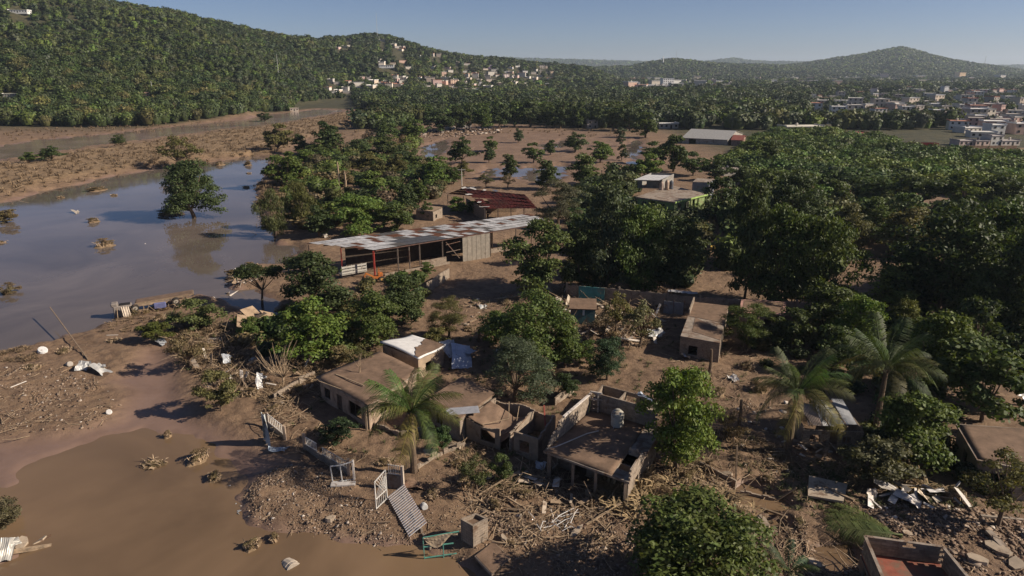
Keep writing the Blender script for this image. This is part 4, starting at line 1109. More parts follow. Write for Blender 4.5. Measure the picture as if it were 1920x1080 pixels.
T(1690, 480, 390, 110, 'broad', OLIVE, 'dusty olive tree beyond the mud clearing')
T(1660, 590, 500, 110, 'bush', YELL, 'low yellow-green flowering shrub at the mud clearing edge', 'shrub')
T(1545, 640, 530, 130, 'broad', DARK, 'rounded dark tree between the pink-edged roof and the palms')
T(1605, 665, 555, 90, 'tall', BRIGHT, 'slim bright green tree above the crown of the far palm')
T(1400, 655, 565, 100, 'feather', GREEN, 'feathery green tree pressed against the littered roof house')
T(1480, 660, 575, 90, 'bush', DARK, 'dark shrub filling the corner behind the leaning palm', 'shrub')
T(1690, 640, 560, 60, 'tall', YELL, 'narrow lime green tree beside the thin pale trunk')
T(1745, 740, 580, 125, 'broad', (0.10, 0.13, 0.03), 'yellow-green tree with a thin pale trunk beside the dark yard')
T(1840, 790, 635, 170, 'bush', GREEN, 'wide spreading green shrub above the broad flat roof', 'shrub')
T(1915, 760, 640, 120, 'bush', DARK, 'dark shrub growing past the end of the broad flat roof', 'shrub')
T(1700, 868, 735, 140, 'broad', GREEN, 'leafy green tree tucked under the far palm')
T(1870, 985, 855, 110, 'sparse', (0.11, 0.11, 0.04), 'drooping muddy shrub below the broad flat roof', 'shrub')
T(1650, 905, 815, 130, 'bush', (0.10, 0.095, 0.042), 'flattened muddy olive shrub behind the pile of torn boards', 'shrub')
T(1560, 700, 610, 90, 'bush', DARK, 'dark green shrub between the two coconut palms', 'shrub')
T(378, 620, 555, 92, 'bush', (0.09, 0.10, 0.036), 'green-brown shrub grown over the overturned truck tail', 'shrub')
T(300, 640, 600, 60, 'bush', (0.10, 0.11, 0.03), 'low broad-leaved plant in the mud below the truck', 'shrub')
T(415, 770, 690, 80, 'bush', (0.12, 0.115, 0.05), 'muddy shrub caught in debris beside the brown channel', 'shrub')
T(360, 690, 615, 70, 'sparse', BROWN, 'mud-coated brown shrub leaning over the narrow channel', 'shrub')
T(680, 700, 640, 55, 'sparse', OLIVE, 'thin muddy sapling standing behind the mud roof edge')
T(640, 690, 648, 60, 'bush', BROWN, 'mat of brown brushwood against the mud-roofed house', 'shrub')
T(1155, 625, 542, 60, 'sparse', (0.14, 0.14, 0.05), 'bent yellowish sapling before the boundary wall')
T(1200, 650, 562, 80, 'sparse', (0.135, 0.125, 0.055), 'muddy tangled shrub leaning over in the wrecked plots', 'shrub')
T(1130, 640, 585, 50, 'sparse', BROWN, 'brown broken shrub beside the teal hut', 'shrub')
T(895, 925, 850, 60, 'sparse', (0.08, 0.085, 0.035), 'muddy green shrub in the yard below the sagging roof', 'shrub')
T(942, 905, 848, 50, 'bush', (0.07, 0.10, 0.035), 'small fresh green shrub among broken branches', 'shrub')
T(830, 845, 795, 50, 'bush', (0.05, 0.085, 0.03), 'clean green shrub behind the foreground palm', 'shrub')
T(1060, 745, 700, 55, 'bush', DEEP, 'dark strap-leaved shrub behind the roofless rooms', 'shrub')
T(640, 830, 785, 80, 'bush', (0.05, 0.07, 0.028), 'dark shrub pressed on the barred front fence', 'shrub')
T(1375, 830, 770, 60, 'sparse', BROWN, 'dead brown sapling near the thin leaning post')
T(470, 640, 590, 50, 'bush', GREEN, 'green shrub beside the collapsed tan hut', 'shrub')
T(15, 555, 530, 36, 'bush', BROWN, 'brown tuft of grass rising from the open pond', 'shrub')
T(12, 420, 392, 40, 'bush', BROWN, 'round brown brush clump near the far pond bank', 'shrub')
T(10, 990, 935, 70, 'bush', (0.10, 0.09, 0.045), 'tuft of muddy weeds on the brown water edge', 'shrub')
T(98, 300, 272, 40, 'mid', DARK, 'dark little tree on the near river bank')
T(55, 305, 285, 28, 'mid', GREEN, 'small green tree on the near river bank')
T(224, 275, 252, 30, 'mid', DARK, 'dark bush at the bend of the river bank')
T(497, 230, 207, 26, 'mid', DARK, 'small dark tree on the far side of the river bend')
T(800, 520, 490, 36, 'bush', GREEN, 'tufted green shrub on top of the low shed wall', 'shrub')
T(1145, 395, 325, 70, 'mid', DARK, 'dark rounded tree close beside the green house')
T(1285, 405, 375, 45, 'mid', BRIGHT, 'bright green vine shrub climbing the green house corner', 'shrub')
T(1345, 420, 330, 70, 'midtall', DARK, 'dark tree at the grey-room corner of the green house')
T(1410, 300, 262, 60, 'midtall', GREEN, 'tall leafy tree standing before the warehouse thicket')
T(1440, 320, 262, 50, 'midtall', DARK, 'dark upright tree at the near corner of the thicket')
T(860, 400, 368, 45, 'mid', BRIGHT, 'bright bush below the torn edge of the red roof', 'shrub')
T(890, 400, 375, 40, 'mid', GREEN, 'green bush in front of the red roof shed', 'shrub')
# pond-side wood left of the sheds
for a in ((522, 284, 232, 58, 'mid', OLIVE, 'olive tree on the mud spit at the head of the pond'), (616, 290, 226, 60, 'mid', DARK, 'dark upright tree in the wood beyond the pond'),
          (704, 236, 196, 32, 'mid', DEEP, 'very dark round tree standing apart on the river flat'), (686, 236, 214, 24, 'mid', DARK, 'little dark tree leaning on the very dark round one'),
          (541, 350, 280, 84, 'mid', GREEN, 'big green tree at the narrow end of the pond'), (574, 310, 277, 46, 'mid', BRIGHT, 'bright yellow-green crown above the narrow end of the pond'),
          (702, 368, 318, 70, 'mid', (0.115, 0.165, 0.035), 'brightest green tree near the two bare trunks'), (815, 350, 292, 72, 'mid', BRIGHT, 'bright spreading tree behind the red roof shed'),
          (566, 425, 335, 72, 'willow', OLIVE, 'drooping olive tree at the pond shore by the shed'), (515, 445, 350, 56, 'willow', (0.09, 0.10, 0.04), 'leaning olive tree on the pond bank'),
          (668, 440, 362, 112, 'broad', BRIGHT, 'large bright green tree behind the pond end of the long shed'), (745, 432, 380, 72, 'mid', GREEN, 'green tree between the long shed and the small hut')):
    T(*a)
for u, vb, vt, w, tint in ((597, 295, 263, 40, GREEN), (565, 288, 250, 36, DARK), (672, 295, 260, 40, DARK), (722, 295, 256, 48, DARK), (688, 325, 284, 58, OLIVE), (745, 335, 288, 52, OLIVE), (762, 398, 342, 46, DARK), (620, 345, 305, 44, GREEN),
                           (650, 350, 318, 36, BROWN), (735, 380, 330, 50, GREEN), (785, 385, 335, 46, GREEN), (712, 345, 300, 50, OLIVE), (770, 320, 285, 44, GREEN), (720, 425, 375, 60, GREEN), (630, 400, 345, 50, OLIVE), (600, 445, 385, 60, DARK), (800, 410, 375, 30, GREEN), (850, 345, 312, 40, GREEN), (870, 330, 300, 34, OLIVE)):
    T(u, vb, vt, w, 'mid', tint, '%s %s tree in the dense wood between the pond and the red roof' % (TN(tint), 'broad' if w > 45 else 'small'), group='wood between the pond and the sheds')
for u, vb, vt, w, tint in ((725, 265, 226, 52, GREEN), (775, 262, 218, 56, GREEN), (825, 248, 203, 68, DARK), (745, 232, 200, 40, DARK), (855, 245, 196, 50, DARK), (800, 230, 195, 40, GREEN), (880, 242, 190, 44, DARK), (905, 245, 192, 46, GREEN), (935, 240, 186, 46, DARK), (965, 238, 188, 40, GREEN), (995, 238, 184, 48, DARK),
                           (1025, 238, 190, 42, GREEN), (1055, 240, 188, 44, DARK), (1085, 240, 190, 44, GREEN), (1118, 240, 192, 40, DARK), (1150, 244, 190, 50, GREEN), (1180, 246, 195, 44, DARK), (1210, 258, 208, 50, GREEN)):
    T(u, vb, vt, w, 'mid', tint, '%s %s tree at the front edge of the wood beyond the mud flat' % (TN(tint), 'broad' if w > 45 else 'slim'), group='wood edge beyond the mud flat')
for u, vb, vt, w, kd, tint, lb in ((867, 306, 254, 60, 'mid', DARK, 'large dark tree standing in the flooded mud flat'), (921, 284, 256, 30, 'mid', GREEN, 'rounder of two small neighbouring trees on the mud flat'), (917, 305, 273, 30, 'mid', DARK, 'darker of two small neighbouring trees on the mud flat'),
                               (972, 268, 240, 22, 'mid', GREY, 'slim grey-topped tree beyond the middle of the mud flat'), (1078, 284, 246, 50, 'mid', DARK, 'dark tree with a lighter bush at its foot on the mud flat'), (1032, 290, 262, 28, 'mid', DARK, 'small dark tree near a puddle on the mud flat'),
                               (1000, 305, 268, 44, 'mid', GREEN, 'rounded green tree on the mud flat above the debris mound'), (956, 336, 288, 40, 'mid', DARK, 'dark tree beside the blue puddle of the mud flat'), (1126, 305, 264, 60, 'mid', BRIGHT, 'dome-shaped bright green tree on the mud flat'),
                               (1096, 348, 286, 66, 'mid', GREEN, 'wide green tree between the puddle and the dusty tree'), (1165, 275, 238, 28, 'midtall', GREY, 'thin grey tree near the narrow puddle'), (1166, 302, 270, 22, 'midtall', DARK, 'thin dark tree on the bank of the narrow puddle'),
                               (1025, 356, 298, 54, 'mid', DARK, 'dark tree behind the dusty tree and the red roof'), (1212, 338, 288, 60, 'mid', BRIGHT, 'bright green tree beyond the green house roof'), (1228, 306, 266, 54, 'mid', GREEN, 'green tree at the mud flat edge behind the green house'),
                               (1262, 322, 250, 60, 'mid', DARK, 'dark tree before the pale warehouse roof'), (1300, 330, 285, 60, 'mid', GREEN, 'green tree behind the grey room of the green house'), (912, 352, 322, 34, 'sparse', OLIVE, 'muddy olive sapling behind the red roof ridge'), (952, 352, 325, 34, 'sparse', BROWN, 'brown muddy sapling above the red roof ridge'),
                               (1340, 340, 300, 50, 'mid', DARK, 'dark tree hiding the low house behind the thicket corner'), (1180, 340, 305, 40, 'mid', DARK, 'dark low tree between the mud flat and the green house')):
    T(u, vb, vt, w, kd, tint, lb)
# right-hand grove below the thicket
for u, vb, vt, w, kd, tint in ((1560, 400, 335, 80, 'midtall', GREEN), (1640, 385, 330, 80, 'midtall', GREEN), (1720, 395, 330, 90, 'midtall', DARK), (1800, 400, 325, 100, 'midtall', GREEN), (1880, 400, 330, 90, 'midtall', DARK), (1500, 380, 318, 70, 'midtall', GREEN),
                           (1440, 370, 315, 60, 'midtall', GREEN), (1380, 370, 310, 60, 'midtall', DARK), (1780, 460, 370, 100, 'midtall', DARK), (1905, 470, 370, 90, 'midtall', GREEN), (1690, 430, 360, 70, 'midtall', GREEN), (1840, 630, 500, 120, 'tall', DARK), (1820, 680, 560, 100, 'midtall', DARK), (1700, 580, 470, 100, 'midtall', DARK)):
    T(u, vb, vt, w, kd, tint, '%s %s tree in the dense grove below the green thicket' % (TN(tint), 'broad' if w > 85 else 'narrow'), group='grove below the thicket')

# bare dead shrubs
def bare(u, vb, vt, label, seed, n=26, cat='shrub', z=None):
    g = random.Random(seed); p = G(u, vb) if z is None else PZ(u, vb, z); h = HZ(vt, p.y) - p.z
    t = thing('dead_shrub', label, cat, p)
    mb = MB(); mb.tube([(0, 0, -.2), (.03 * h, 0, h * .18)], [.03 * h, .022 * h], 6); mb.build('trunk', M_stick, t)
    for _ in range(n):
        a = g.uniform(0, 6.28); r = g.uniform(.15, .5) * h; z = h * g.uniform(.55, 1)
        m_ = (math.cos(a + .5) * r * .5, math.sin(a + .5) * r * .5, z * .45)
        MB().tube([(.03 * h, 0, h * .15), m_, (math.cos(a) * r, math.sin(a) * r, z)], [.008 * h, .006 * h, .002 * h], 4).build('branch', M_stick, t)
    return t
bare(530, 720, 640, 'leafless twiggy shrub beside the mud-covered flat roof', 1, 34)
bare(1190, 620, 570, 'bare twisted shrub in the wrecked plots by the boundary wall', 2, 24)
bare(1640, 430, 375, 'bare pale branches rising from the mud clearing', 3, 20)
bare(674, 697, 652, 'uprooted sapling stranded on the mud roof', 4, 9, z=3.08)
for u, vb, vt, lb in ((636, 362, 308, 'taller of two bare pale trunks in the pond-side wood'), (648, 362, 325, 'shorter of two bare pale trunks in the pond-side wood')):
    p = G(u, vb); h = HZ(vt, p.y); t = thing('dead_tree', lb, 'tree', p)
    MB().tube([(0, 0, -.3), (.2, .1, h * .5), (.1, 0, h)], [.35, .28, .16], 7).build('trunk', M_stick, t)
    for k in range(3): MB().tube([(.15, .05, h * (.5 + .15 * k)), ((-1) ** k * .9, .3, h * (.62 + .15 * k))], [.1, .03], 5).build('limb', M_stick, t)

# ------------------------------------------------------------------ palms
def frond_mesh(name, seed, droop=.5, n=48):
    """frond of unit length along +x, arching down, leaflets hanging from a rachis"""
    g = random.Random(seed); V = []; Q = []
    def pt(s): return Vector((s * (1 - .16 * droop * s), .03 * math.sin(4 * s), .28 * s * (1 - .1 * droop) - droop * .62 * s * s))
    mb = MB(); mb.tube([pt(k / 8) for k in range(9)], [.012 * (1 - .8 * k / 8) + .002 for k in range(9)], 4)
    V = list(mb.v); Q = [f for f in mb.f if len(f) == 4]
    for i in range(n):
        s = .14 + .86 * i / n; p = pt(s); d = (pt(min(s + .02, 1.0)) - pt(s - .02)).normalized()
        ln = .25 * math.sin(math.pi * (.12 + .80 * (s - .14) / .86)) ** .7 * g.uniform(.85, 1.1)
        for sd in (-1, 1):
            if g.random() < .08: continue
            side = Vector((-d.y, d.x, 0)).normalized() * sd
            out = (side * .8 + d * .55 + Vector((0, 0, .12))).normalized()
            m_ = p + out * ln * .55; e = p + out * ln * .9 + Vector((0, 0, -ln * g.uniform(.45, 1.0)))
            w = d * .0046
            k = len(V); V += [tuple(p - w), tuple(p + w), tuple(m_ + w * 1.3), tuple(m_ - w * 1.3), tuple(e + w * .2), tuple(e - w * .2)]
            Q += [(k, k + 1, k + 2, k + 3), (k + 3, k + 2, k + 4, k + 5)]
    return np_mesh(name, np.array(V), np.array(Q), M_leaf)
FR = [frond_mesh('frond_up', 1, .38), frond_mesh('frond_arch', 2, .80), frond_mesh('frond_hang', 3, 1.3)]
def palm(u, vb, vh, L, label, seed, lean=(0, 0), n=21, tint=(0.098, 0.112, 0.034)):
    g = random.Random(seed); p = G(u, vb); hh = HZ(vh, p.y) - p.z
    t = thing('coconut_palm', label, 'palm tree', p, g.uniform(0, 6))
    ca, sa = math.cos(-t.rotation_euler.z), math.sin(-t.rotation_euler.z)
    lx, ly = lean[0] * ca - lean[1] * sa, lean[0] * sa + lean[1] * ca
    pts = [(lx * s * s, ly * s * s, -.3 + (hh + .3) * s) for s in [k / 12 for k in range(13)]]
    MB().tube(pts, [.30 - .13 * k / 12 + (.018 if k % 2 else 0) for k in range(13)], 9).build('trunk', M_bark, t)
    for i in range(n):
        a = i * 2.39996 + g.uniform(-.25, .25); e = (i + .5) / n
        k = 0 if e < .32 else (1 if e < .74 else 2)
        pitch = R(72) - R(62) * e - (R(10) if k == 2 else 0) + g.uniform(-.12, .12)
        c = (tint[0] * g.uniform(.8, 1.15), tint[1] * g.uniform(.85, 1.15), tint[2])
        if k == 2 and g.random() < .55: c = (0.20, 0.165, 0.05)
        if k == 0: c = (c[0] * .85, c[1], c[2])
        o = link('frond', FR[k], None, t, c, loc=(lx + math.cos(a) * .12, ly + math.sin(a) * .12, hh))
        o.rotation_euler = (Matrix.Rotation(a, 3, 'Z') @ Matrix.Rotation(-pitch * .75, 3, 'Y') @ Matrix.Rotation(g.uniform(-.4, .4), 3, 'X')).to_euler()
        s = L * g.uniform(.85, 1.1); o.scale = (s, s, s)
    for k in range(5):
        a = g.uniform(0, 6.28); MB().tube([(0, 0, -.12), (0, 0, -.02), (0, 0, .1), (0, 0, .16)], [.05, .12, .12, .04], 8).build('coconut', M_wood, t, loc=(lx + math.cos(a) * .28, ly + math.sin(a) * .28, hh - .2), smooth=True)
    return t
palm(776, 884, 772, 4.3, 'tall coconut palm with yellow-green fronds before the mud-roofed house', 3)
palm(1478, 846, 738, 4.6, 'leaning coconut palm with long ragged fronds beside the block shack', 5, (.2, .3), 20, (0.078, 0.096, 0.036))
palm(1640, 812, 690, 4.9, 'coconut palm with drooping yellow lower fronds among dark trees', 8, (0, 0), 22, (0.070, 0.090, 0.032))
palm(1475, 1105, 1070, 2.0, 'young low palm sprouting from the rubble path', 9, (0, 0), 11, (0.06, 0.09, 0.04))
t = thing('fallen_frond', 'heap of fallen green palm fronds lying over the rubble path', 'palm frond', G(1690, 1012))
for k in range(7):
    o = link('frond', FR[k % 2], None, t, (0.09, 0.11, 0.04), loc=(0, 0, .12 + .05 * k)); o.rotation_euler = (rnd.uniform(-.5, .5), .02, R(128 + 7 * k)); o.scale = (5.2, 5.2, 4.0)

# ================================================================== rubble, driftwood, brush (uncountable)
def px_points(poly, n, z=0.3):
    """n ground points spread evenly over a patch outlined in the photo"""
    P_ = pix(poly, z); lo = P_.min(0); hi = P_.max(0); out = np.zeros((0, 2))
    while len(out) < n:
        q = nr.uniform(lo, hi, (n * 4, 2)); q = q[sdist(P_, q[:, 0], q[:, 1]) < nr.normal(0, .02 * np.ptp(P_[:, 0]), len(q))]; q = q[fbm(q[:, 0] / 1.7, q[:, 1] / 1.7, 77, 2) > nr.uniform(.2, .62, len(q))]; out = np.concatenate([out, q])
    return out[:n]
def stones(name, label, zones, m, flat=.6):
    Vs, Qs = [], []; base = 0
    cube = np.array([(x, y, z) for x in (-1, 1) for y in (-1, 1) for z in (-1, 1)], float) * .5
    CQ = np.array([(0, 1, 3, 2), (4, 6, 7, 5), (0, 4, 5, 1), (2, 3, 7, 6), (0, 2, 6, 4), (1, 5, 7, 3)])
    for poly, n, lo, hi in zones:
        xy = px_points(poly, n); z = gh(xy[:, 0], xy[:, 1])
        s = lo * (hi / lo) ** (nr.random(n) ** 2.0)
        V = cube[None] * nr.uniform(.6, 1.25, (n, 8, 3))
        V *= (s[:, None] * np.stack([nr.uniform(.7, 1.6, n), nr.uniform(.6, 1.1, n), nr.uniform(.35, .9, n) * flat / .6], 1))[:, None, :]
        a = nr.uniform(0, 6.28, n); tl = nr.normal(0, .35, n)
        ca, sa, ct, st = np.cos(a), np.sin(a), np.cos(tl), np.sin(tl)
        y2 = V[..., 1] * ct[:, None] - V[..., 2] * st[:, None]; z2 = V[..., 1] * st[:, None] + V[..., 2] * ct[:, None]
        x3 = V[..., 0] * ca[:, None] - y2 * sa[:, None]; y3 = V[..., 0] * sa[:, None] + y2 * ca[:, None]
        W_ = np.stack([x3 + xy[:, :1], y3 + xy[:, 1:], z2 + (z + s * .12)[:, None]], 2).reshape(-1, 3)
        Vs.append(W_); Qs.append((CQ[None] + (np.arange(n) * 8)[:, None, None]).reshape(-1, 4) + base); base += n * 8
    o = link(name, np_mesh(name, np.concatenate(Vs), np.concatenate(Qs), m)); return tag(o, label, 'rubble', kind='stuff')
Z_NEAR = [(480, 890), (560, 872), (640, 905), (700, 950), (780, 1000), (800, 1030), (700, 1030), (600, 1005), (500, 985), (460, 940)]
Z_LEFT = [(-20, 690), (60, 690), (120, 700), (180, 715), (215, 760), (190, 800), (100, 810), (-20, 820)]
Z_RIGHT = [(1640, 955), (1720, 935), (1800, 960), (1940, 985), (1960, 1100), (1820, 1090), (1770, 1020), (1620, 1000)]
Z_MIDR = [(1380, 990), (1480, 985), (1520, 1020), (1600, 1010), (1620, 1090), (1440, 1100)]
Z_PATH = [(1060, 1010), (1150, 990), (1200, 1030), (1200, 1100), (1020, 1100)]
Z_HEAP = [(905, 955), (980, 950), (990, 985), (950, 1010), (900, 1000)]
Z_PLOT = [(1035, 545), (1110, 540), (1240, 560), (1250, 640), (1180, 660), (1060, 650), (1010, 600)]
Z_BANK = [(390, 650), (440, 640), (480, 680), (470, 740), (420, 760), (370, 700)]
Z_YARD = [(860, 880), (1000, 880), (1130, 930), (1240, 960), (1170, 1040), (980, 1040), (880, 960)]
Z_SHORE = [(410, 500), (470, 495), (500, 520), (450, 545), (400, 560), (420, 530)]
Z_FLATD = [(770, 250), (830, 240), (940, 243), (940, 252), (850, 258), (780, 262)]
Z_ROAD = [(620, 925), (700, 890), (1300, 900), (1500, 860), (1700, 900), (1900, 960), (1900, 1090), (900, 1090)]
stones('rubble', 'broken stones and brick scattered over the mud', [(Z_NEAR, 3600, .04, .17), (Z_LEFT, 1300, .05, .26), (Z_RIGHT, 5200, .045, .30), (Z_MIDR, 2200, .05, .26), (Z_PATH, 1500, .04, .22), (Z_HEAP, 800, .07, .30), (Z_PLOT, 900, .08, .5), (Z_BANK, 350, .08, .5), (Z_YARD, 2000, .04, .22), (Z_ROAD, 4200, .035, .18), (Z_SHORE, 300, .12, .7), (Z_FLATD, 350, .3, 1.4)], M_rubble, .42)
stones('litter', 'pale household litter strewn through the debris', [(Z_NEAR, 260, .05, .26), (Z_LEFT, 220, .05, .28), (Z_RIGHT, 140, .08, .5), (Z_PLOT, 180, .15, .8), (Z_BANK, 60, .15, .7), (Z_YARD, 160, .08, .45), (Z_SHORE, 90, .15, .9), (Z_FLATD, 160, .5, 2.4), ([(850, 560), (930, 560), (930, 640), (860, 640)], 50, .1, .6), ([(1380, 760), (1500, 760), (1500, 900), (1380, 880)], 90, .1, .5)], M_trash, .3)
def sticks(name, label, zones, m, wid=1.0):
    """thin three-sided crooked sticks"""
    Vs, Qs = [], []; base = 0
    for poly, n, lo, hi, lift in zones:
        xy = px_points(poly, n); z = gh(xy[:, 0], xy[:, 1]); L = lo + (hi - lo) * nr.random(n) ** 2
        a = nr.uniform(0, 6.28, n); e = np.abs(nr.normal(0, lift, n))
        d = np.stack([np.cos(a) * np.cos(e), np.sin(a) * np.cos(e), np.sin(e)], 1); s = np.stack([-np.sin(a), np.cos(a), np.zeros(n)], 1); up = np.cross(d, s) * -1
        p0 = np.stack([xy[:, 0], xy[:, 1], z + nr.uniform(.0, .12, n)], 1); bend = nr.normal(0, .12, (n, 1)) * L[:, None]
        r = (.014 + .012 * L) * nr.uniform(.6, 1.5, n) * wid
        ringp = [p0, p0 + d * L[:, None] * .5 + s * bend + up * np.abs(bend) * .4, p0 + d * L[:, None]]
        V = np.stack([c + (s * math.cos(k * 2.094) + up * math.sin(k * 2.094)) * (r * t)[:, None] for c, t in zip(ringp, (1, .8, .35)) for k in range(3)], 1)
        Q = np.array([(i * 3 + j, i * 3 + (j + 1) % 3, (i + 1) * 3 + (j + 1) % 3, (i + 1) * 3 + j) for i in range(2) for j in range(3)])
        Vs.append(V.reshape(-1, 3)); Qs.append((Q[None] + (np.arange(n) * 9)[:, None, None]).reshape(-1, 4) + base); base += n * 9
    o = link(name, np_mesh(name, np.concatenate(Vs), np.concatenate(Qs), m)); return tag(o, label, 'driftwood', kind='stuff')
BERM_PX = [(-60, 385), (0, 372), (120, 345), (260, 318), (400, 300), (520, 290), (560, 268), (640, 240), (700, 222), (640, 215), (520, 238), (380, 256), (200, 282), (60, 305), (-60, 322)]
sticks('driftwood', 'driftwood and broken branches littering the mud', [
    (Z_YARD, 850, .3, 2.8, .26), (Z_PLOT, 1100, .5, 3.6, .38), (Z_MIDR, 260, .4, 2.4, .15), ([(1220, 880), (1340, 860), (1400, 960), (1300, 960)], 300, .5, 2.8, .3), (Z_BANK, 420, .4, 3.0, .4), ([(480, 690), (600, 680), (620, 740), (560, 800), (500, 800)], 420, .3, 2.4, .4), ([(330, 600), (450, 620), (440, 700), (350, 690)], 420, .4, 2.8, .45),
    (Z_ROAD, 900, .2, 1.6, .12), (Z_NEAR, 300, .15, .9, .1), (Z_LEFT, 220, .2, 2.2, .12), (BERM_PX, 2600, .8, 4.5, .35), ([(600, 260), (1000, 300), (1200, 290), (1200, 240), (760, 232)], 500, .8, 4, .2), ([(860, 560), (960, 550), (1060, 560), (900, 640)], 220, .4, 2.4, .15), ([(1230, 640), (1420, 660), (1440, 800), (1350, 860), (1290, 700)], 420, .3, 2.2, .2),
    ([(480, 290), (510, 330), (490, 400), (500, 440), (520, 420), (520, 320)], 260, .5, 3, .4), ([(1380, 760), (1500, 760), (1560, 900), (1400, 920)], 320, .3, 1.8, .15), ([(500, 740), (600, 790), (680, 860), (640, 900), (500, 820)], 260, .3, 1.8, .3), ([(850, 830), (960, 850), (980, 940), (880, 960)], 260, .4, 2.2, .35)], M_stick)
def blades(name, label, zones, m, cat='brush'):
    """tufts of curved dry blades"""
    Vs, Qs = [], []; base = 0
    for poly, n, per, L0, L1, spread in zones:
        c = np.repeat(px_points(poly, n), per, 0) + nr.normal(0, .22 * L0, (n * per, 2)); k = len(c); z = gh(c[:, 0], c[:, 1])
        a = nr.uniform(0, 6.28, k); e = np.clip(nr.normal(1.1 - spread, .35, k), .05, 1.5); L = nr.uniform(L0, L1, k)
        d = np.stack([np.cos(a), np.sin(a), np.zeros(k)], 1); s = np.stack([-np.sin(a), np.cos(a), np.zeros(k)], 1) * (.03 * L[:, None] + .012)
        p0 = np.stack([c[:, 0], c[:, 1], z - .03], 1); up = np.array([0, 0, 1.0])
        p1 = p0 + d * (L * .45 * np.cos(e))[:, None] + up * (L * .5 * np.sin(e))[:, None]; p2 = p0 + d * (L * .95 * np.cos(e * .8))[:, None] + up * (L * .55 * np.sin(e))[:, None]
        V = np.stack([p0 - s, p0 + s, p1 + s, p1 - s, p2 + s * .2, p2 - s * .2], 1)
        Q = np.array([(0, 1, 2, 3), (3, 2, 4, 5)])
        Vs.append(V.reshape(-1, 3)); Qs.append((Q[None] + (np.arange(k) * 6)[:, None, None]).reshape(-1, 4) + base); base += k * 6
    o = link(name, np_mesh(name, np.concatenate(Vs), np.concatenate(Qs), m)); return tag(o, label, cat, kind='stuff')
blades('flood_brush', 'flattened muddy brush on the banks', [(BERM_PX, 1700, 16, .9, 2.4, .45), ([(0, 245), (120, 242), (300, 232), (450, 225), (450, 232), (300, 246), (0, 266)], 220, 14, 1, 2.6, .4), (Z_BANK, 110, 16, .5, 1.3, .4),
    ([(310, 600), (420, 610), (440, 690), (350, 690)], 150, 18, .5, 1.3, .3), ([(480, 690), (610, 690), (600, 730), (500, 790)], 110, 16, .4, 1.1, .35), ([(560, 240), (720, 215), (900, 235), (1210, 245), (1210, 262), (900, 250), (620, 290)], 420, 14, 1, 2.6, .4), (Z_PLOT, 160, 16, .4, 1.2, .3),
    ([(860, 850), (960, 860), (980, 950), (870, 930)], 130, 16, .3, .9, .3), ([(1350, 800), (1480, 850), (1500, 900), (1380, 880)], 110, 14, .3, .8, .4), ([(480, 340), (515, 345), (520, 440), (495, 430)], 110, 16, .8, 2, .35), ([(180, 590), (330, 590), (330, 640), (190, 625)], 130, 14, .25, .6, .4), ([(-20, 660), (60, 655), (75, 680), (-20, 700)], 150, 14, .3, .7, .4), ([(270, 855), (310, 850), (320, 885), (285, 890)], 60, 14, .3, .7, .5)], M_brush)
blades('weeds', 'muddy green weeds sprouting through the wreckage', [([(520, 690), (860, 560), (1060, 560), (1250, 600), (1400, 660), (1500, 900), (1300, 900), (1000, 880), (700, 880), (560, 800)], 520, 12, .25, .7, .3), ([(1380, 880), (1700, 870), (1900, 900), (1900, 960), (1500, 980)], 260, 12, .25, .7, .35), ([(300, 590), (430, 600), (460, 700), (350, 700)], 150, 12, .3, .9, .3), ([(860, 850), (980, 860), (1000, 930), (880, 930)], 110, 12, .25, .7, .3)], mat('weed', (.085, .088, .035), .9, .5, 1.5, bump=0), 'weeds')
blades('dry_reeds', 'heap of dry tan banana leaves and reeds', [([(1130, 905), (1180, 895), (1222, 905), (1225, 960), (1190, 985), (1130, 950)], 70, 16, .7, 2.2, .35), ([(1240, 865), (1300, 850), (1330, 880), (1310, 940), (1240, 940)], 80, 14, .4, 1.4, .45), ([(1330, 930), (1420, 945), (1430, 985), (1360, 975)], 50, 12, .5, 1.6, .7), ([(1560, 880), (1720, 890), (1760, 930), (1620, 920)], 60, 12, .5, 1.8, .7)], M_reed, 'reeds')

# ================================================================== single pieces of wreckage
def crumpled(name, seed, m, amp=.16):
    """creased sheet 1 x 1 with traces of corrugation"""
    g = np.random.default_rng(seed); nx, ny = 36, 7; V = []; Q = []
    ox, oy = g.uniform(0, 50, 2)
    for j in range(ny + 1):
        for i in range(nx + 1):
            x, y = i / nx - .5, j / ny - .5
            z = float(fbm(x * 2.2 + ox, y * 2.2 + oy, seed, 2) - .5) * amp * 2.4 + .012 * math.cos(i * math.pi / 2)
            ex = 1 - .16 * float(vnoise(np.array(y * 3 + ox), np.array(ox), seed)); V.append((x * ex + .06 * math.sin(3 * y + ox), y * (1 - .18 * float(vnoise(np.array(x * 3 + oy), np.array(oy), seed))), z))
    for j in range(ny):
        for i in range(nx): k = j * (nx + 1) + i; Q.append((k, k + 1, k + nx + 2, k + nx + 1))
    return np_mesh(name, np.array(V), np.array(Q), m)
CRUMP = [crumpled('crumpled_sheet', s_, M_metal) for s_ in range(4)]
CRUMP_R = [crumpled('crumpled_rusty_sheet', s_, M_rust) for s_ in range(2)]
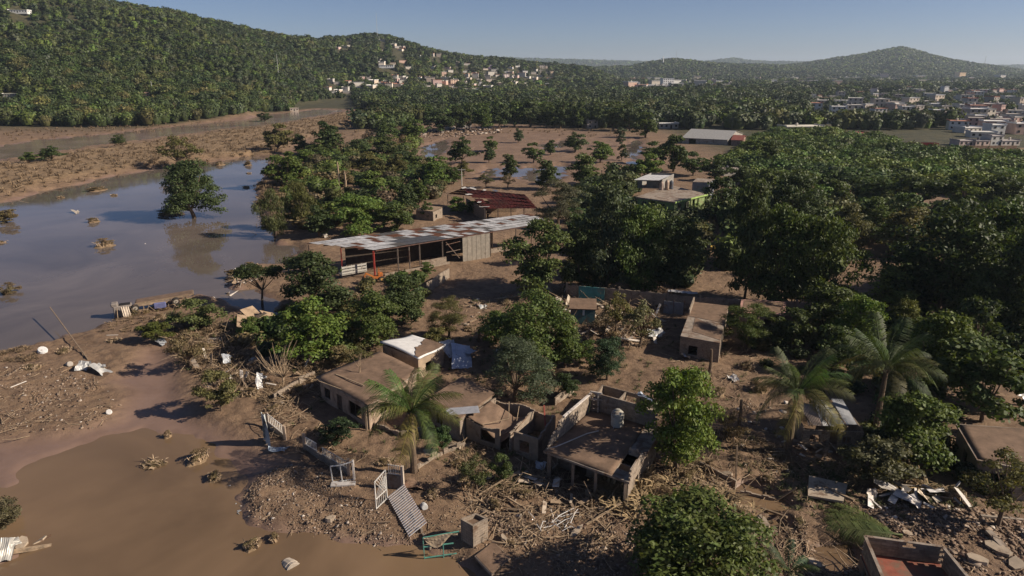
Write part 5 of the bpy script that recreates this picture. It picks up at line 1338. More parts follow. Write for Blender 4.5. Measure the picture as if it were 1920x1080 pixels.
def sheet(u, v, w, l, label, col=None, rot=(.1, .05, 0), group=None, dz=.14, rusty=False):
    t = thing('metal_sheet', label, 'metal sheet', G(u, v, dz), group=group, rot=rot)
    k_ = rnd.uniform(.78, 1.0); col = tuple(c * k_ for c in (col or (.52, .52, .53)))
    link('sheet', rnd.choice(CRUMP_R if rusty else CRUMP), None, t, col, scale=(w, l, rnd.uniform(.9, 1.8)))
    link('torn_flap', rnd.choice(CRUMP_R if rusty else CRUMP), None, t, tuple(c * .8 for c in col), loc=(w * .45, l * .2, .05), rot=(rnd.uniform(-.5, .5), rnd.uniform(-.6, .6), rnd.uniform(0, 3)), scale=(w * .5, l * .4, 1))
    return t
sheet(412, 930, .9, 2.1, 'bright zinc sheet lying crumpled at the brown water edge', (.62, .62, .64), (.2, .15, -1.1))
sheet(436, 962, 1.3, 1.4, 'ribbed grey zinc sheet tilted on a mud bump by the water', (.5, .5, .5), (.25, .1, -.7))
sheet(780, 913, 1.0, 2.2, 'rusty brown sheet with a clean zinc end below the palm', (.2, .13, .09), (.12, 0, 1.5), rusty=True)
sheet(1028, 915, .6, 2.3, 'slatted rusty sheet below the roof terrace columns', (.3, .24, .19), (.1, .1, 1.5))
sheet(190, 697, 1.3, 2.6, 'large crumpled pale sheet on the channel bank', (.6, .59, .57), (.35, .2, 1.2), dz=.3)
sheet(156, 692, 1.2, 1.4, 'curled grey drum-like sheet beside the large pale sheet', (.4, .4, .4), (.6, .2, .3), dz=.4)
sheet(302, 645, 1.0, 1.8, 'bent bluish sheet at the head of the brown channel', (.5, .52, .56), (.5, .1, 1.2), dz=.35)
sheet(865, 682, 2.4, 4.2, 'big torn blue-white tarpaulin sheet between the white roof and feathery tree', (.55, .58, .68), (.45, .25, .3), dz=.9)
sheet(842, 668, 1.4, 2.6, 'narrow white sheet leaning beside the big torn sheet', (.6, .6, .62), (.6, -.2, .5), dz=1.0)
sheet(488, 725, .8, 2.0, 'white folded sheet upright in the bank debris', (.66, .66, .66), (1.2, .3, .8), dz=.6)
sheet(425, 680, .9, 1.6, 'bluish torn sheet in the dark bank debris', (.55, .58, .62), (.5, .3, .7), dz=.5)
sheet(905, 578, 1.0, 1.4, 'white crumpled sheet alone in the mud yard', (.68, .68, .66), (.2, .2, .4))
sheet(1098, 552, 2.0, 2.6, 'pale mint panel leaning in the wrecked plots', (.42, .5, .44), (-.7, .1, .3), dz=1.2)
sheet(1227, 634, 2.0, 1.4, 'clean pale grey panel lying on a mound of wreckage', (.6, .59, .58), (.5, .05, .1), dz=.7)
sheet(1070, 560, 1.4, 2.4, 'pinkish broken panel in the wrecked plots', (.42, .32, .26), (.5, .5, .9), dz=.8)
sheet(1120, 628, 1.0, 3.0, 'brown rusty sheet folded in the wrecked plots', (.3, .2, .14), (.2, .1, 1.2), dz=.5, rusty=True)
sheet(1205, 800, .7, 2.4, 'blue-grey sheet propped on the edge of the roof terrace', (.32, .36, .44), (.1, .5, .7), dz=3.0)
sheet(1375, 712, 1.0, 1.5, 'white rag-like sheet in the mud path by the bare posts', (.62, .6, .58), (.3, .2, .5))
sheet(1312, 668, .8, 1.2, 'grey plastic sheet against the littered roof house', (.42, .42, .43), (.5, .2, .3), dz=.3)
sheet(1285, 672, .9, 1.2, 'shiny crumpled plastic beside the littered roof house', (.5, .5, .5), (.4, .4, 1.3), dz=.3)
sheet(520, 845, 1.6, .8, 'pale blue sheet lying in the palm shadow', (.36, .42, .5), (.05, .1, .1))
sheet(1905, 800, 1.2, .6, 'white basin-like sheet on the broad flat roof edge', (.62, .6, .58), (.2, .1, .5), dz=3.1)
sheet(145, 403, 1.6, 3.4, 'pale upturned hull-like panel stranded in the pond', (.55, .48, .4), (.3, .35, 1.1), dz=.55)
sheet(280, 462, 1.1, 3.2, 'white floating board in the open pond', (.62, .58, .54), (.04, .06, 1.4), dz=.22)
sheet(10, 1042, 1.2, 2.0, 'light grey broken sheet on the wreck at the water edge', (.5, .48, .44), (.5, .2, .5), dz=.5)
sheet(1662, 928, 1.0, 2.4, 'weathered board sheet on top of the torn board pile', (.5, .46, .42), (.35, .1, 1.2), dz=.7)
sheet(1700, 945, .9, 2.2, 'second weathered sheet sliding off the torn board pile', (.54, .5, .47), (.3, -.2, .9), dz=.5)
sheet(1755, 930, .9, 2.4, 'grey splintered sheet at the end of the torn board pile', (.48, .46, .46), (.2, .3, 1.9), dz=.5)
sheet(1632, 938, .8, 1.0, 'square board face standing in the torn board pile', (.44, .38, .33), (1.1, .1, .3), dz=.5)
sheet(1732, 938, .7, 1.2, 'tan crate side lying beside the torn boards', (.42, .34, .26), (.5, .2, .9), dz=.4)
sheet(610, 445 + 0, 1.0, 1.4, 'pale scrap sheet under the olive trees by the shed', (.5, .45, .4), (.4, .2, .9), dz=.3)
sheet(968, 768, 1.2, .9, 'dark grey metal drum lid behind the sagging roof', (.3, .3, .3), (.2, .1, .3), dz=.3)
sheet(1012, 880, .9, .8, 'white bucket-like sheet in the dark yard under the terrace', (.62, .62, .64), (.7, .4, .3), dz=.4)
def plank(u0, v0, u1, v1, label, w=.14, h=.06, z0=.1, z1=.15, m=None, col=None, name='plank', cat='plank', group=None):
    a = G(u0, v0); b = G(u1, v1); t = thing(name, label, cat, (a + b) / 2, group=group)
    c = (a + b) / 2; MB().beam(a - c + Vector((0, 0, z0)), b - c + Vector((0, 0, z1)), w, h).build('board', m or M_wood, t, col)
    return t
plank(1330, 895, 1356, 935, 'pale straight timber lying across the muddy yard', .16, .12, .3, .2)
plank(1405, 947, 1475, 973, 'long beam lying along the yard puddle', .18, .14)
plank(1456, 942, 1492, 925, 'short plank leaning over the yard puddle', .14, .08, .2, .5)
plank(100, 605, 165, 675, 'long bare pole slanting out of the pond shore', .1, .1, 2.2, .1)
plank(1100, 985, 1165, 955, 'long peeled branch pointing at the reed heap', .12, .12, .1, .6, M_stick)
plank(20, 728, 50, 717, 'white stick lying on the pond-side gravel', .07, .07, m=M_clean, col=(.6, .55, .5))
plank(200, 630, 222, 630, 'thin white rod on the pond shore mud', .06, .06, m=M_clean, col=(.6, .55, .5))
plank(678, 1006, 725, 985, 'crooked thin bar at the near water edge', .07, .07, m=M_wood)
plank(700, 982, 732, 982, 'thin straight bar beside the slatted gate', .07, .07, m=M_wood)
plank(930, 922, 985, 960, 'curved bare branch across the debris yard', .12, .12, .1, .3, M_stick)
plank(898, 930, 948, 905, 'forked bare branch below the muddy shrub', .1, .1, .1, .4, M_stick)
plank(1600, 945, 1540, 918, 'long grey log lying behind the fallen wall panel', .2, .2, .3, .3)
plank(1640, 895, 1760, 935, 'long tan bamboo pole reaching over the torn boards', .1, .1, .5, .6, M_reed)
plank(880, 605, 920, 590, 'dark log lying in the mud yard behind the round tree', .25, .2)
plank(930, 562, 985, 555, 'pale split trunk beside the shed yard', .25, .2, m=M_stick)
plank(1852, 1000, 1880, 1030, 'pale broken lintel on the rubble slope', .45, .18, .2, .2, M_concrete)
plank(1838, 970, 1920, 978, 'long thin concrete kerb on the rubble slope', .2, .2, .1, .1, M_concrete)
plank(5, 1043, 98, 1030, 'long split pale trunk lying on the water edge wreck', .3, .2, .25, .3, M_stick)
def boards(n, poly, label, group, lo, hi, seed, tilt=.35, cols=((.30, .22, .15), (.40, .33, .26), (.22, .16, .11), (.5, .45, .4))):
    g = random.Random(seed)
    for x, y in px_points(poly, n):
        w, l = g.uniform(.12, .55), g.uniform(lo, hi); c = g.choice(cols)
        t = thing('splintered_board', '%s %s board %s' % ('short' if l < (lo + hi) / 2 else 'long', {0: 'tan', 1: 'pale', 2: 'dark', 3: 'grey-white'}[cols.index(c)], label), 'board', (x, y, g1(x, y) + g.uniform(.08, .45)), group=group, rot=(g.gauss(0, tilt), g.gauss(0, tilt), g.uniform(0, 6.3)))
        link('plank', MB().add([(-w / 2, -l / 2, 0), (w / 2, -l / 2 + g.uniform(0, .2), 0), (w / 2, l / 2 - g.uniform(0, .3), 0), (-w / 2, l / 2, 0), (-w / 2, -l / 2, .04), (w / 2, -l / 2 + .1, .04), (w / 2, l / 2 - .15, .04), (-w / 2, l / 2, .04)], [(3, 2, 1, 0), (4, 5, 6, 7), (0, 1, 5, 4), (1, 2, 6, 5), (2, 3, 7, 6), (3, 0, 4, 7)]).mesh('plank', M_paint), None, t, c)
        MB().beam((-w * .45, l * .2, -.03), (w * .45, l * .2, -.03), .06, .05).build('batten', M_wood, t)
boards(60, Z_PLOT, 'in the heap round the teal hut', 'boards round the teal hut', .7, 3.2, 1, .45)
boards(22, [(1625, 930), (1700, 918), (1780, 925), (1800, 955), (1700, 962), (1630, 955)], 'in the torn board pile', 'torn board pile', .6, 2.2, 2, .4, ((.42, .36, .3), (.52, .48, .44), (.25, .2, .16), (.6, .57, .54)))
boards(26, Z_BANK, 'in the debris on the channel bank', 'bank boards', .6, 2.4, 3, .5)
boards(20, [(1490, 830), (1600, 840), (1600, 870), (1500, 870)], 'strewn before the block shack', 'shack boards', .5, 1.8, 4, .3)
boards(24, [(870, 890), (1100, 900), (1150, 960), (960, 980), (880, 940)], 'in the yard below the terrace', 'yard boards', .4, 1.8, 5, .25)
boards(22, Z_SHORE, 'in the wreckage at the pond shore', 'pond shore boards', .8, 3.0, 6, .5)
boards(14, [(480, 700), (590, 690), (600, 730), (520, 790)], 'against the mud-roofed house', 'house side boards', .6, 2.2, 7, .4)
def chunk(u, v, s, label, col=(.36, .29, .22), rot=None, dz=.1, name='concrete_slab', cat='slab'):
    t = thing(name, label, cat, G(u, v, dz), rot=rot or (rnd.uniform(-.3, .3), rnd.uniform(-.3, .3), rnd.uniform(0, 3)))
    g = random.Random(int(u * 7 + v)); n = 7; poly = [(math.cos(k / n * 6.28) * s[0] / 2 * g.uniform(.75, 1.1), math.sin(k / n * 6.28) * s[1] / 2 * g.uniform(.75, 1.1)) for k in range(n)]
    mb = MB(); mb.prism(poly, -s[2] / 2, s[2] / 2); mb.build('slab', M_plaster, t, col)
    mb = MB()
    for k in range(3): mb.beam((s[0] * .3, (k - 1) * s[1] * .22, 0), (s[0] * .62, (k - 1) * s[1] * .26, .05), .03)
    mb.build('rebar', M_rust, t, (.14, .07, .05))
    return t
for u, v, s, lb in ((1868, 1030, (2.0, 1.0, .25), 'large tilted concrete slab on the rubble slope'), (1830, 1050, (1.5, 1.2, .25), 'broad concrete slab next to the large tilted one'), (1905, 1060, (1.2, 1.0, .3), 'thick concrete lump at the rubble slope edge'), (1700, 1002, (.8, .5, .25), 'small pinkish slab at the tip of the fallen fronds'),
                  (1430, 985, (2.2, 1.0, .2), 'flat mud-coated slab beside the yard puddle'), (1530, 1060, (1.2, .8, .25), 'pale slab on the stony path'), (1365, 892, (.9, .5, .35), 'grey boulder-like chunk by the low wall stub'), (985, 640, (1.2, .8, .3), 'pale broken chunk below the round tree'),
                  (1080, 1000, (1.5, .5, .25), 'narrow pale kerb chunk near the dark tree'), (945, 1012, (.9, .4, .25), 'small white-edged chunk in the brick heap'), (620, 975, (.8, .5, .3), 'largest pale stone in the gravel fan'), (40, 1022, (1.3, 1.0, .3), 'green-grey concrete block on the water edge wreck'),
                  (70, 1018, (1.5, 1.4, .25), 'pale curved concrete plate at the tip of the wreck'), (15, 1022, (1.2, .9, .3), 'square grey block piled on the water edge wreck'), (170, 690, (1.0, .6, .3), 'muddy lump between crumpled sheets on the bank'), (805, 850, (1.6, .9, .2), 'broken plaster slab at the palm foot'), (850, 838, (1.8, .8, .2), 'tilted brown slab between palm and sagging house')):
    chunk(u, v, s, lb)
plank(640, 715, 690, 735, 'forked driftwood branch stranded on the mud roof', .1, .08, 0, 0, M_stick)
o_ = C.objects[-1].parent; o_.location = PZ(655, 712, 3.12)
plank(600, 725, 640, 740, 'short sticks washed onto the edge of the mud roof', .07, .07, 0, 0, M_stick); C.objects[-1].parent.location = PZ(618, 722, 3.1)
# ------------------------------------------------------------------ floating and stranded islands of debris
def island(u, v, w, label, seed, hgt=.5, m=M_brush, name='drift_mat', cat='drift mat', ntw=46, land=False):
    """drift mat: a low mound bristling with sticks"""
    p = G(u, v); p.z = p.z - .05 if land else 0; g = np.random.default_rng(seed)
    t = thing(name, label, cat, p, g.uniform(0, 6))
    n = 9; V = [(0, 0, hgt)]; 
    for r_, zz in ((.4, hgt * .8), (.75, hgt * .4), (1.0, -.1)):
        for k in range(n): f_ = g.uniform(.75, 1.2); V.append((math.cos(k / n * 6.28) * w / 2 * r_ * f_, math.sin(k / n * 6.28) * w * .36 * r_ * f_, zz * g.uniform(.6, 1.3) if zz > 0 else zz))
    F = [(0, 1 + k, 1 + (k + 1) % n) for k in range(n)] + [(1 + r_ * n + k, 1 + (r_ + 1) * n + k, 1 + (r_ + 1) * n + (k + 1) % n, 1 + r_ * n + (k + 1) % n) for r_ in range(2) for k in range(n)]
    V = [(x, y, z * (.45 if z > 0 else 1)) for x, y, z in V]
    mb = MB(); mb.add(V, F); mb.build('mound', m, t)
    k_ = g.uniform(.8, 1.1); link('brush', KINDS['bush'][seed % 3][0], None, t, (.185 * k_, .135 * k_, .075 * k_), loc=(0, 0, -.05), scale=(w * .95, w * .68, hgt * 1.25))
    mb = MB()
    for _ in range(ntw):
        a = g.uniform(0, 6.28); r_ = g.uniform(0, .42) * w; x, y = math.cos(a) * r_, math.sin(a) * r_ * .75; b = g.uniform(0, 6.28); L = g.uniform(.25, .6) * min(w * .35, 1.6)
        mb.tube([(x, y, hgt * .1), (x + math.cos(b) * L * .5, y + math.sin(b) * L * .5, hgt * .5 + L * .35), (x + math.cos(b) * L, y + math.sin(b) * L, hgt * .5 + L * g.uniform(.0, .6))], [.05, .042, .018], 3, cap=False)
    mb.build('twigs', M_stick, t)
    return t
for i, (u, v, w, lb, h_) in enumerate(((183, 360, 7.0, 'large brown drift mat near the far pond bank', .9), (214, 370, 2.6, 'small drift mat floating beside the large brown one', .4), (115, 374, 3.0, 'flat drift mat off the far pond bank', .4), (177, 420, 3.0, 'pointed brown drift clump in mid pond', .9), (197, 466, 4.2, 'bushy tan drift clump in mid pond', 1.3),
                                    (320, 405, 7.5, 'dark drift heap at the foot of the lone pond tree', 1.0), (465, 312, 4.5, 'reddish drift clump near the pond head', 1.2), (412, 312, 4.5, 'drift clump at the base of the far bank', 1.2), (467, 328, 2.6, 'thin drift scrap below the reddish clump', .3), (462, 355, 3.2, 'low drift scrap off the pond-side wood', .4), (490, 350, 5, 'big drift heap against the pond-side wood', 1.6), (485, 380, 3.6, 'lower drift heap at the pond-side wood', .9),
                                    (500, 428, 3.0, 'dark floating log mat near the olive trees', .3), (290, 880, 2.6, 'flat muddy weed mat in the shallow water', .25), (372, 870, 2.4, 'muddy root clump sticking out of the flat', .9), (405, 905, 1.8, 'small root clump with a pale stone', .6), (315, 822, 1.0, 'tiny stump clump in the channel', .6), (475, 1035, 1.6, 'twiggy clump in the near brown water', .6), (515, 1020, 1.0, 'thin twig clump near the gravel fan', .5), (0, 460, 2.5, 'small drift tuft in the open pond', .4))):
    island(u, v, w, lb, 40 + i, h_)
for i, (u, v, w, h_, lb) in enumerate((
    (1290, 905, 2.6, .9, 'tangled branch heap under the bright leafy tree'), (1245, 935, 2.2, .8, 'brushwood heap below the terrace house corner'), (1180, 935, 2.4, 1.0, 'thick reed and branch heap against the terrace house'), (1110, 945, 1.8, .6, 'low branch heap in the yard below the terrace'),
    (985, 930, 2.0, .6, 'broken branch heap near the ribbed sheet'), (925, 950, 1.6, .6, 'twig heap behind the hollow block tower'), (870, 905, 1.8, .7, 'brush heap beside the muddy yard shrub'), (810, 930, 1.6, .5, 'twig litter heap by the gate wall'),
    (1060, 610, 3.0, 1.0, 'debris heap against the teal hut'), (1150, 640, 3.2, 1.1, 'large branch tangle in the wrecked plots'), (1215, 615, 3.0, 1.2, 'root tangle leaning by the sheet gate'), (1040, 575, 2.6, .9, 'broken board and branch heap by the wall corner'), (1190, 600, 2.4, 1.0, 'vine tangle below the bent sapling'),
    (1400, 690, 2.4, .8, 'fallen branch heap under the feathery tree'), (1345, 740, 2.0, .7, 'branch heap on the mud path by the stump'), (1420, 730, 2.4, .8, 'brown frond heap before the leaning palm'), (1310, 770, 2.2, .8, 'dark brush heap behind the bright leafy tree'), (1360, 820, 2.0, .7, 'brush heap by the tall thin post'),
    (1440, 900, 1.6, .4, 'flat twig mat in the drowned yard'), (1560, 880, 2.2, .6, 'brush heap before the block shack'), (1700, 905, 2.6, .8, 'long brush heap behind the torn boards'), (1790, 930, 2.0, .7, 'dark brush heap at the shaded yard corner'), (1390, 965, 2.2, .5, 'fan of bare roots beside the yard puddle'),
    (560, 735, 2.4, .8, 'brush heap against the mud-roofed house'), (470, 740, 2.4, .7, 'debris heap on the channel bank'), (420, 720, 2.2, .9, 'root heap at the channel bend'), (390, 660, 2.6, 1.0, 'matted branch heap by the channel head'), (440, 655, 2.4, .9, 'broken branch heap before the collapsed hut'), (515, 770, 1.8, .6, 'twig heap behind the barred fence'),
    (120, 660, 2.6, .5, 'flat wreck heap along the pond shore'), (60, 690, 2.2, .4, 'low weed heap on the pond-side gravel'), (215, 640, 2.0, .4, 'thin twig heap on the shore mud'), (440, 520, 3.2, 1.2, 'big wreck heap at the pond corner'), (470, 505, 3.0, 1.1, 'splintered wreck heap under the flat-topped tree'), (300, 600, 2.6, .8, 'grass heap caught before the truck'),
    (880, 620, 1.8, .5, 'low branch heap in the mud yard'), (950, 570, 2.4, .6, 'root heap at the shed yard edge'), (1030, 690, 1.8, .5, 'twig heap below the round glossy tree'), (600, 815, 1.8, .6, 'dark brush heap inside the barred fence'), (720, 870, 1.8, .5, 'twig heap by the palm foot'), (860, 870, 2.0, .5, 'branch heap before the sagging house'),
    (1500, 985, 1.6, .4, 'twig heap on the stony path'), (1120, 1010, 1.4, .3, 'flat twig mat beside the dark dense tree'), (960, 1020, 1.4, .3, 'low brick and twig mat by the floor slab'))):
    island(u, v, w, lb, 200 + i, h_, M_brush, 'debris_heap', 'debris heap', 90, True)
# ------------------------------------------------------------------ overturned truck at the pond edge
a = G(215, 598); b = G(372, 570); e = b - a; ang = math.atan2(e.y, e.x); Lt = 10.5
tr = thing('overturned_truck', 'muddy flatbed truck overturned at the pond edge with its wheels exposed', 'truck', a + Vector((0, 0, -.1)), ang)
for y_, z_ in ((.25, 1.5), (.25, .7)): MB().box((Lt / 2, y_, z_), (Lt, .14, .28)).build('chassis_rail', M_rust, tr, (.30, .22, .15))
for k in range(7): MB().box((.6 + k * 1.5, .3, 1.1), (.12, .1, .66)).build('crossmember', M_rust, tr, (.22, .16, .11))
bedm = Matrix.Rotation(-.10, 3, 'X') @ Matrix.Rotation(-.05, 3, 'Y')
MB().box((6.3, 1.75, 1.75), (7.4, 2.7, .14), rot=bedm).build('load_bed', M_wood, tr)
MB().box((6.3, 1.78, 1.86), (7.1, 2.5, .06), rot=bedm).build('mud_layer', M_mudroof, tr)
MB().beam((2.7, .33, 1.62), (10.0, .33, 2.02), .1, .22).build('bed_edge', M_wood, tr)
for x_ in (3.2, 5.0, 6.9, 8.8): MB().box((x_, .9, 1.45), (.12, 1.4, .2)).build('bed_bearer', M_rust, tr, (.16, .11, .08))
for k in range(6): link('caught_brush', KINDS['bush'][k % 3][0], None, tr, (.17 + .02 * (k % 2), .13, .07), loc=(2.4 + 1.35 * k, -.55 - .2 * (k % 2), -.1), rot=(0, 0, k * 1.1), scale=(1.9, 1.3, 1.25 - .2 * (k % 3)))
for k in range(14): MB().tube([(1.2 + .62 * k, -.9 + .3 * math.sin(k * 3), .0), (1.5 + .62 * k, -.6, .5 + .3 * math.sin(k * 2)), (1.2 + .62 * k + .7 * math.sin(k * 5), -.4, 1.2 + .4 * math.cos(k * 3))], [.05, .04, .02], 4).build('caught_branch', M_stick, tr)
MB().box((1.1, .7, .9), (2.2, 1.3, 1.7)).box((.2, .7, 1.9), (.8, 1.2, .5)).build('cab', M_paint, tr, (.22, .19, .17), bevel=.1)
MB().box((1.4, .75, 1.78), (1.3, 1.0, .06)).build('cab_window', M_dark, tr)
for k, (x_, z_, y_) in enumerate(((7.6, 1.6, -.25), (7.6, .55, -.1), (2.6, 1.35, -.2), (2.6, .45, -.1))):
    w = MB().tube([(0, -.16, 0), (0, .16, 0)], .5, 18).build('wheel', M_rubber, tr, loc=(x_, y_, z_), rot=(.35, 0, .2))
    MB().tube([(0, -.18, 0), (0, .17, 0)], .31, 14).build('rim', M_paint, w, (.42, .38, .32)); MB().tube([(0, -.24, 0), (0, -.15, 0)], .09, 8).build('hub', M_rust, w, (.12, .1, .09))
for x_ in (2.6, 7.6): MB().tube([(x_, -.1, .45), (x_, -.1, 1.6)], .09, 7).build('axle', M_rust, tr, (.15, .1, .08))
MB().box((5.6, -.1, 1.2), (1.5, .5, .8)).build('fuel_tank', M_paint, tr, (.12, .13, .26), bevel=.08)
mb = MB(); n = 8
for i in range(n + 1):
    for j in range(2): mb.v.append((1.0 + .9 * i / n + .2 * j, -.45 - .5 * j + .06 * math.sin(i * 2.4), 1.75 - 1.55 * j + .06 * math.cos(i * 2.1)))
for i in range(n): mb.f.append((2 * i, 2 * i + 2, 2 * i + 3, 2 * i + 1))
cl = mb.build('torn_tarp', M_cloth, tr, (.50, .42, .34))
for x_ in (.5, .95): MB().tube([(x_, -.3, 1.6), (x_ - .1, -.6, -.1)], .05, 5).build('stake', M_stick, tr)
# ------------------------------------------------------------------ gates, fences, frames
def bars(parent, p, q, z0, z1, n, w=.05, col=(.6, .57, .53), name='bar', rails=True):
    d = q - p
    for k in range(n):
        c = p + d * ((k + .5) / n); MB().beam(Vector((c.x, c.y, z0)), Vector((c.x, c.y, z1)), w, .03, up=d.normalized()).build(name, M_paint, parent, col)
    if rails:
        for z in (z0 + .06, z1 - .06): MB().beam(Vector((p.x, p.y, z)), Vector((q.x, q.y, z)), .05).build('rail', M_paint, parent, col)
f0, f1, f2, f3 = G(503, 800), G(535, 825), G(572, 842), G(655, 892)
fe = thing('barred_front_fence', 'front fence of low block wall topped with white metal bars before the mud-roofed house', 'fence')
wall(fe, f0, f1, -.3, 1.0, .15, (), M_block); wall(fe, f2, f3, -.3, .95, .15, (), M_block)
bars(fe, f0.lerp(f1, .02), f0.lerp(f1, .9), 1.02, 1.95, 8); bars(fe, f2.lerp(f3, .0), f2.lerp(f3, .3), .97, 1.8, 9); bars(fe, f2.lerp(f3, .42), f2.lerp(f3, .97), .97, 1.7, 16, col=(.45, .43, .4))
for p in (f0, f1, f2, f3): post(fe, p.x, p.y - .02, -.3, 2.0, .22, M_plaster, (.33, .25, .19), 'pillar')
p = G(500, 832); t = thing('hanging_banner', 'torn printed tarpaulin hanging at the end of the barred fence', 'banner', p, -.9)
mb = MB(); n = 8
for i in range(n + 1):
    for j in range(n + 1): s_, r_ = i / n, j / n; mb.v.append(((s_ - .5) * (1.6 - .9 * r_), .12 * math.sin(7 * s_ + 3 * r_), .05 + r_ * 2.9 + .05 * math.sin(9 * s_)))
for i in range(n):
    for j in range(n): k = i * (n + 1) + j; mb.f.append((k, k + n + 1, k + n + 2, k + 1))
mb.build('cloth', M_cloth, t, (.40, .42, .42))
MB().beam((-.1, .1, -.2), (-.05, .1, 3.0), .07).build('pole', M_wood, t)
for k in range(4): MB().tube([(0, 0, -.008), (0, 0, .008)], .22, 16).build('printed_disc', M_clean, t, (.10, .14, .14), loc=(.05 - .08 * (k % 2), -.17 + .03 * k, .9 + .45 * k), rot=(math.pi / 2, 0, 0), scale=(1, 1, 1))
p = G(645, 905); t = thing('tubular_gate_frame', 'white tubular gate frame standing open below the barred fence', 'gate', p, .1)
for a_, b_ in (((-.85, 0, -.2), (-.95, 0, 1.55)), ((-.1, 0, -.2), (-.2, 0, 1.6)), ((-.95, 0, 1.55), (-.2, 0, 1.6)), ((.75, .2, -.2), (.75, .2, 1.9)), ((-.2, 0, 1.6), (.75, .2, 1.75)), ((-.85, 0, .1), (.75, .2, .1))): MB().beam(a_, b_, .07).build('tube', M_clean, t, (.52, .52, .52))
MB().box((.78, .25, .8), (.14, .3, 2.0)).build('gate_post', M_paint, t, (.55, .5, .46)); MB().box((0, -.4, .14), (1.9, .5, .12)).build('sill', M_paint, t, (.45, .42, .4))
p = G(716, 946); t = thing('lattice_gate', 'open white lattice gate leaf standing askew in the mud', 'gate', p, 1.0)
for a_, b_ in (((-.6, 0, -.1), (-.6, 0, 2.3)), ((.6, 0, .1), (.6, 0, 2.7)), ((-.6, 0, 2.3), (.6, 0, 2.7)), ((-.6, 0, 0), (.6, 0, .2)), ((-.6, 0, .8), (.6, 0, 1.0))): MB().beam(a_, b_, .06).build('frame_tube', M_paint, t, (.55, .53, .5))
for k in range(7):
    x_ = -.6 + k * .2
    MB().beam((x_, .0, .9 + .03 * k), (min(.58, x_ + .9), .0, 2.45), .03).build('lattice_bar', M_paint, t, (.5, .48, .45))
    MB().beam((x_, .02, 2.35 + .06 * k), (min(.58, x_ + .9), .02, 1.0), .03).build('lattice_bar', M_paint, t, (.5, .48, .45))
    MB().beam((x_, .0, .05), (x_, .0, .9), .03).build('lattice_bar', M_paint, t, (.5, .48, .45))
p = G(740, 915); t = thing('gate_pillar', 'short gate wall with a white grille beside the lattice gate', 'gate wall', p, -.25)
MB().box((0, 0, .55), (1.2, .18, 1.3)).build('wall', M_plaster, t, (.2, .16, .13)); bars(t, Vector((-.5, 0, 0)), Vector((.5, 0, 0)), 1.22, 2.1, 7)
MB().box((.72, 0, .9), (.2, .22, 2.4)).build('pillar', M_plaster, t, (.45, .38, .32))
a = G(730, 938); b = G(768, 1012); t = thing('slatted_gate', 'fallen gate of white horizontal metal slats leaning at the water edge', 'gate')
d = (b - a); sdv = Vector((-d.y, d.x, 0)).normalized()
lo = [a + Vector((-.15, .1, .25)), b + Vector((0, 0, .2))]; hi_ = sdv * 1.35 + Vector((0, 0, .75))
for k in range(20):
    p = lo[0].lerp(lo[1], (k + .5) / 20); MB().beam(p, p + hi_, .11, .04, up=(0, 0, 1)).build('slat', M_clean, t, (.66, .62, .6))
for s_ in (.06, .94): MB().beam(lo[0] + hi_ * s_ + Vector((0, 0, -.06)), lo[1] + hi_ * s_ + Vector((0, 0, -.06)), .06).build('frame_rail', M_rust, t, (.2, .1, .08))
p = G(832, 1046); t = thing('green_gate_frame', 'green tubular gate frame draped with a muddy cloth beside the block tower', 'gate', p, .1)
for a_, b_ in (((-1.3, 0, -.3), (-1.35, 0, 1.75)), ((-1.35, 0, 1.75), (1.1, .1, 2.0)), ((0, 0, 0), (0, 0, 1.85)), ((-1.3, 0, 1.0), (.7, 0, 1.15)), ((-1.3, 0, .1), (.9, 0, .3))): MB().beam(a_, b_, .065).build('tube', M_paint, t, (.12, .34, .27))
mb = MB(); n = 10
for i in range(n + 1):
    for j in range(5): s_ = i / n; r_ = j / 4; mb.v.append((-1.3 + 2.3 * s_, -.06 - .05 * math.sin(5 * r_ + 8 * s_), 1.8 + .25 * s_ - r_ * (.75 * math.sin(math.pi * min(1, s_ * 1.3)) * (s_ < .77) + .2)))
for i in range(n):
    for j in range(4): k = i * 5 + j; mb.f.append((k, k + 5, k + 6, k + 1))
mb.build('draped_cloth', M_cloth, t, (.42, .33, .23))
p = G(1040, 985); t = thing('bent_tube_frame', 'tangle of bent white metal tubes from a broken bed frame', 'frame', p, .2)
g_ = random.Random(5)
for k in range(17):
    a_ = Vector((g_.uniform(-1.4, 1.4), g_.uniform(-1.1, 1.1), g_.uniform(.08, .4))); an = g_.choice((.3, 1.2, .35, 2.2)) + g_.uniform(-.25, .25); L_ = g_.uniform(.6, 1.7)
    MB().tube([a_, a_ + Vector((math.cos(an) * L_ * .8, math.sin(an) * L_ * .8, g_.uniform(-.1, .25))), a_ + Vector((math.cos(an) * L_ + .12, math.sin(an) * L_ - .1, .1))], .026, 5).build('tube', M_clean, t, (.6, .58, .56))
# teal hut in the wrecked plots
p = G(1092, 608); t = thing('teal_hut', 'small teal-walled hut torn open under a brown debris roof', 'hut', p, -.1)
ring(t, [Vector((-1.5, 0, 0)), Vector((1.5, 0, 0)), Vector((1.5, 2.6, 0)), Vector((-1.5, 2.6, 0))], -.4, 2.2, ((), (), (), ()), th=.12, m=M_plaster, color=(.06, .14, .16))
MB().box((0, 1.3, 2.32), (3.5, 3.2, .12), rot=Matrix.Rotation(.12, 3, 'X')).build('roof', M_mudroof, t); MB().box((.1, -.09, 1.7), (.28, .05, .9)).build('hanging_rag', M_clean, t, (.5, .58, .62))
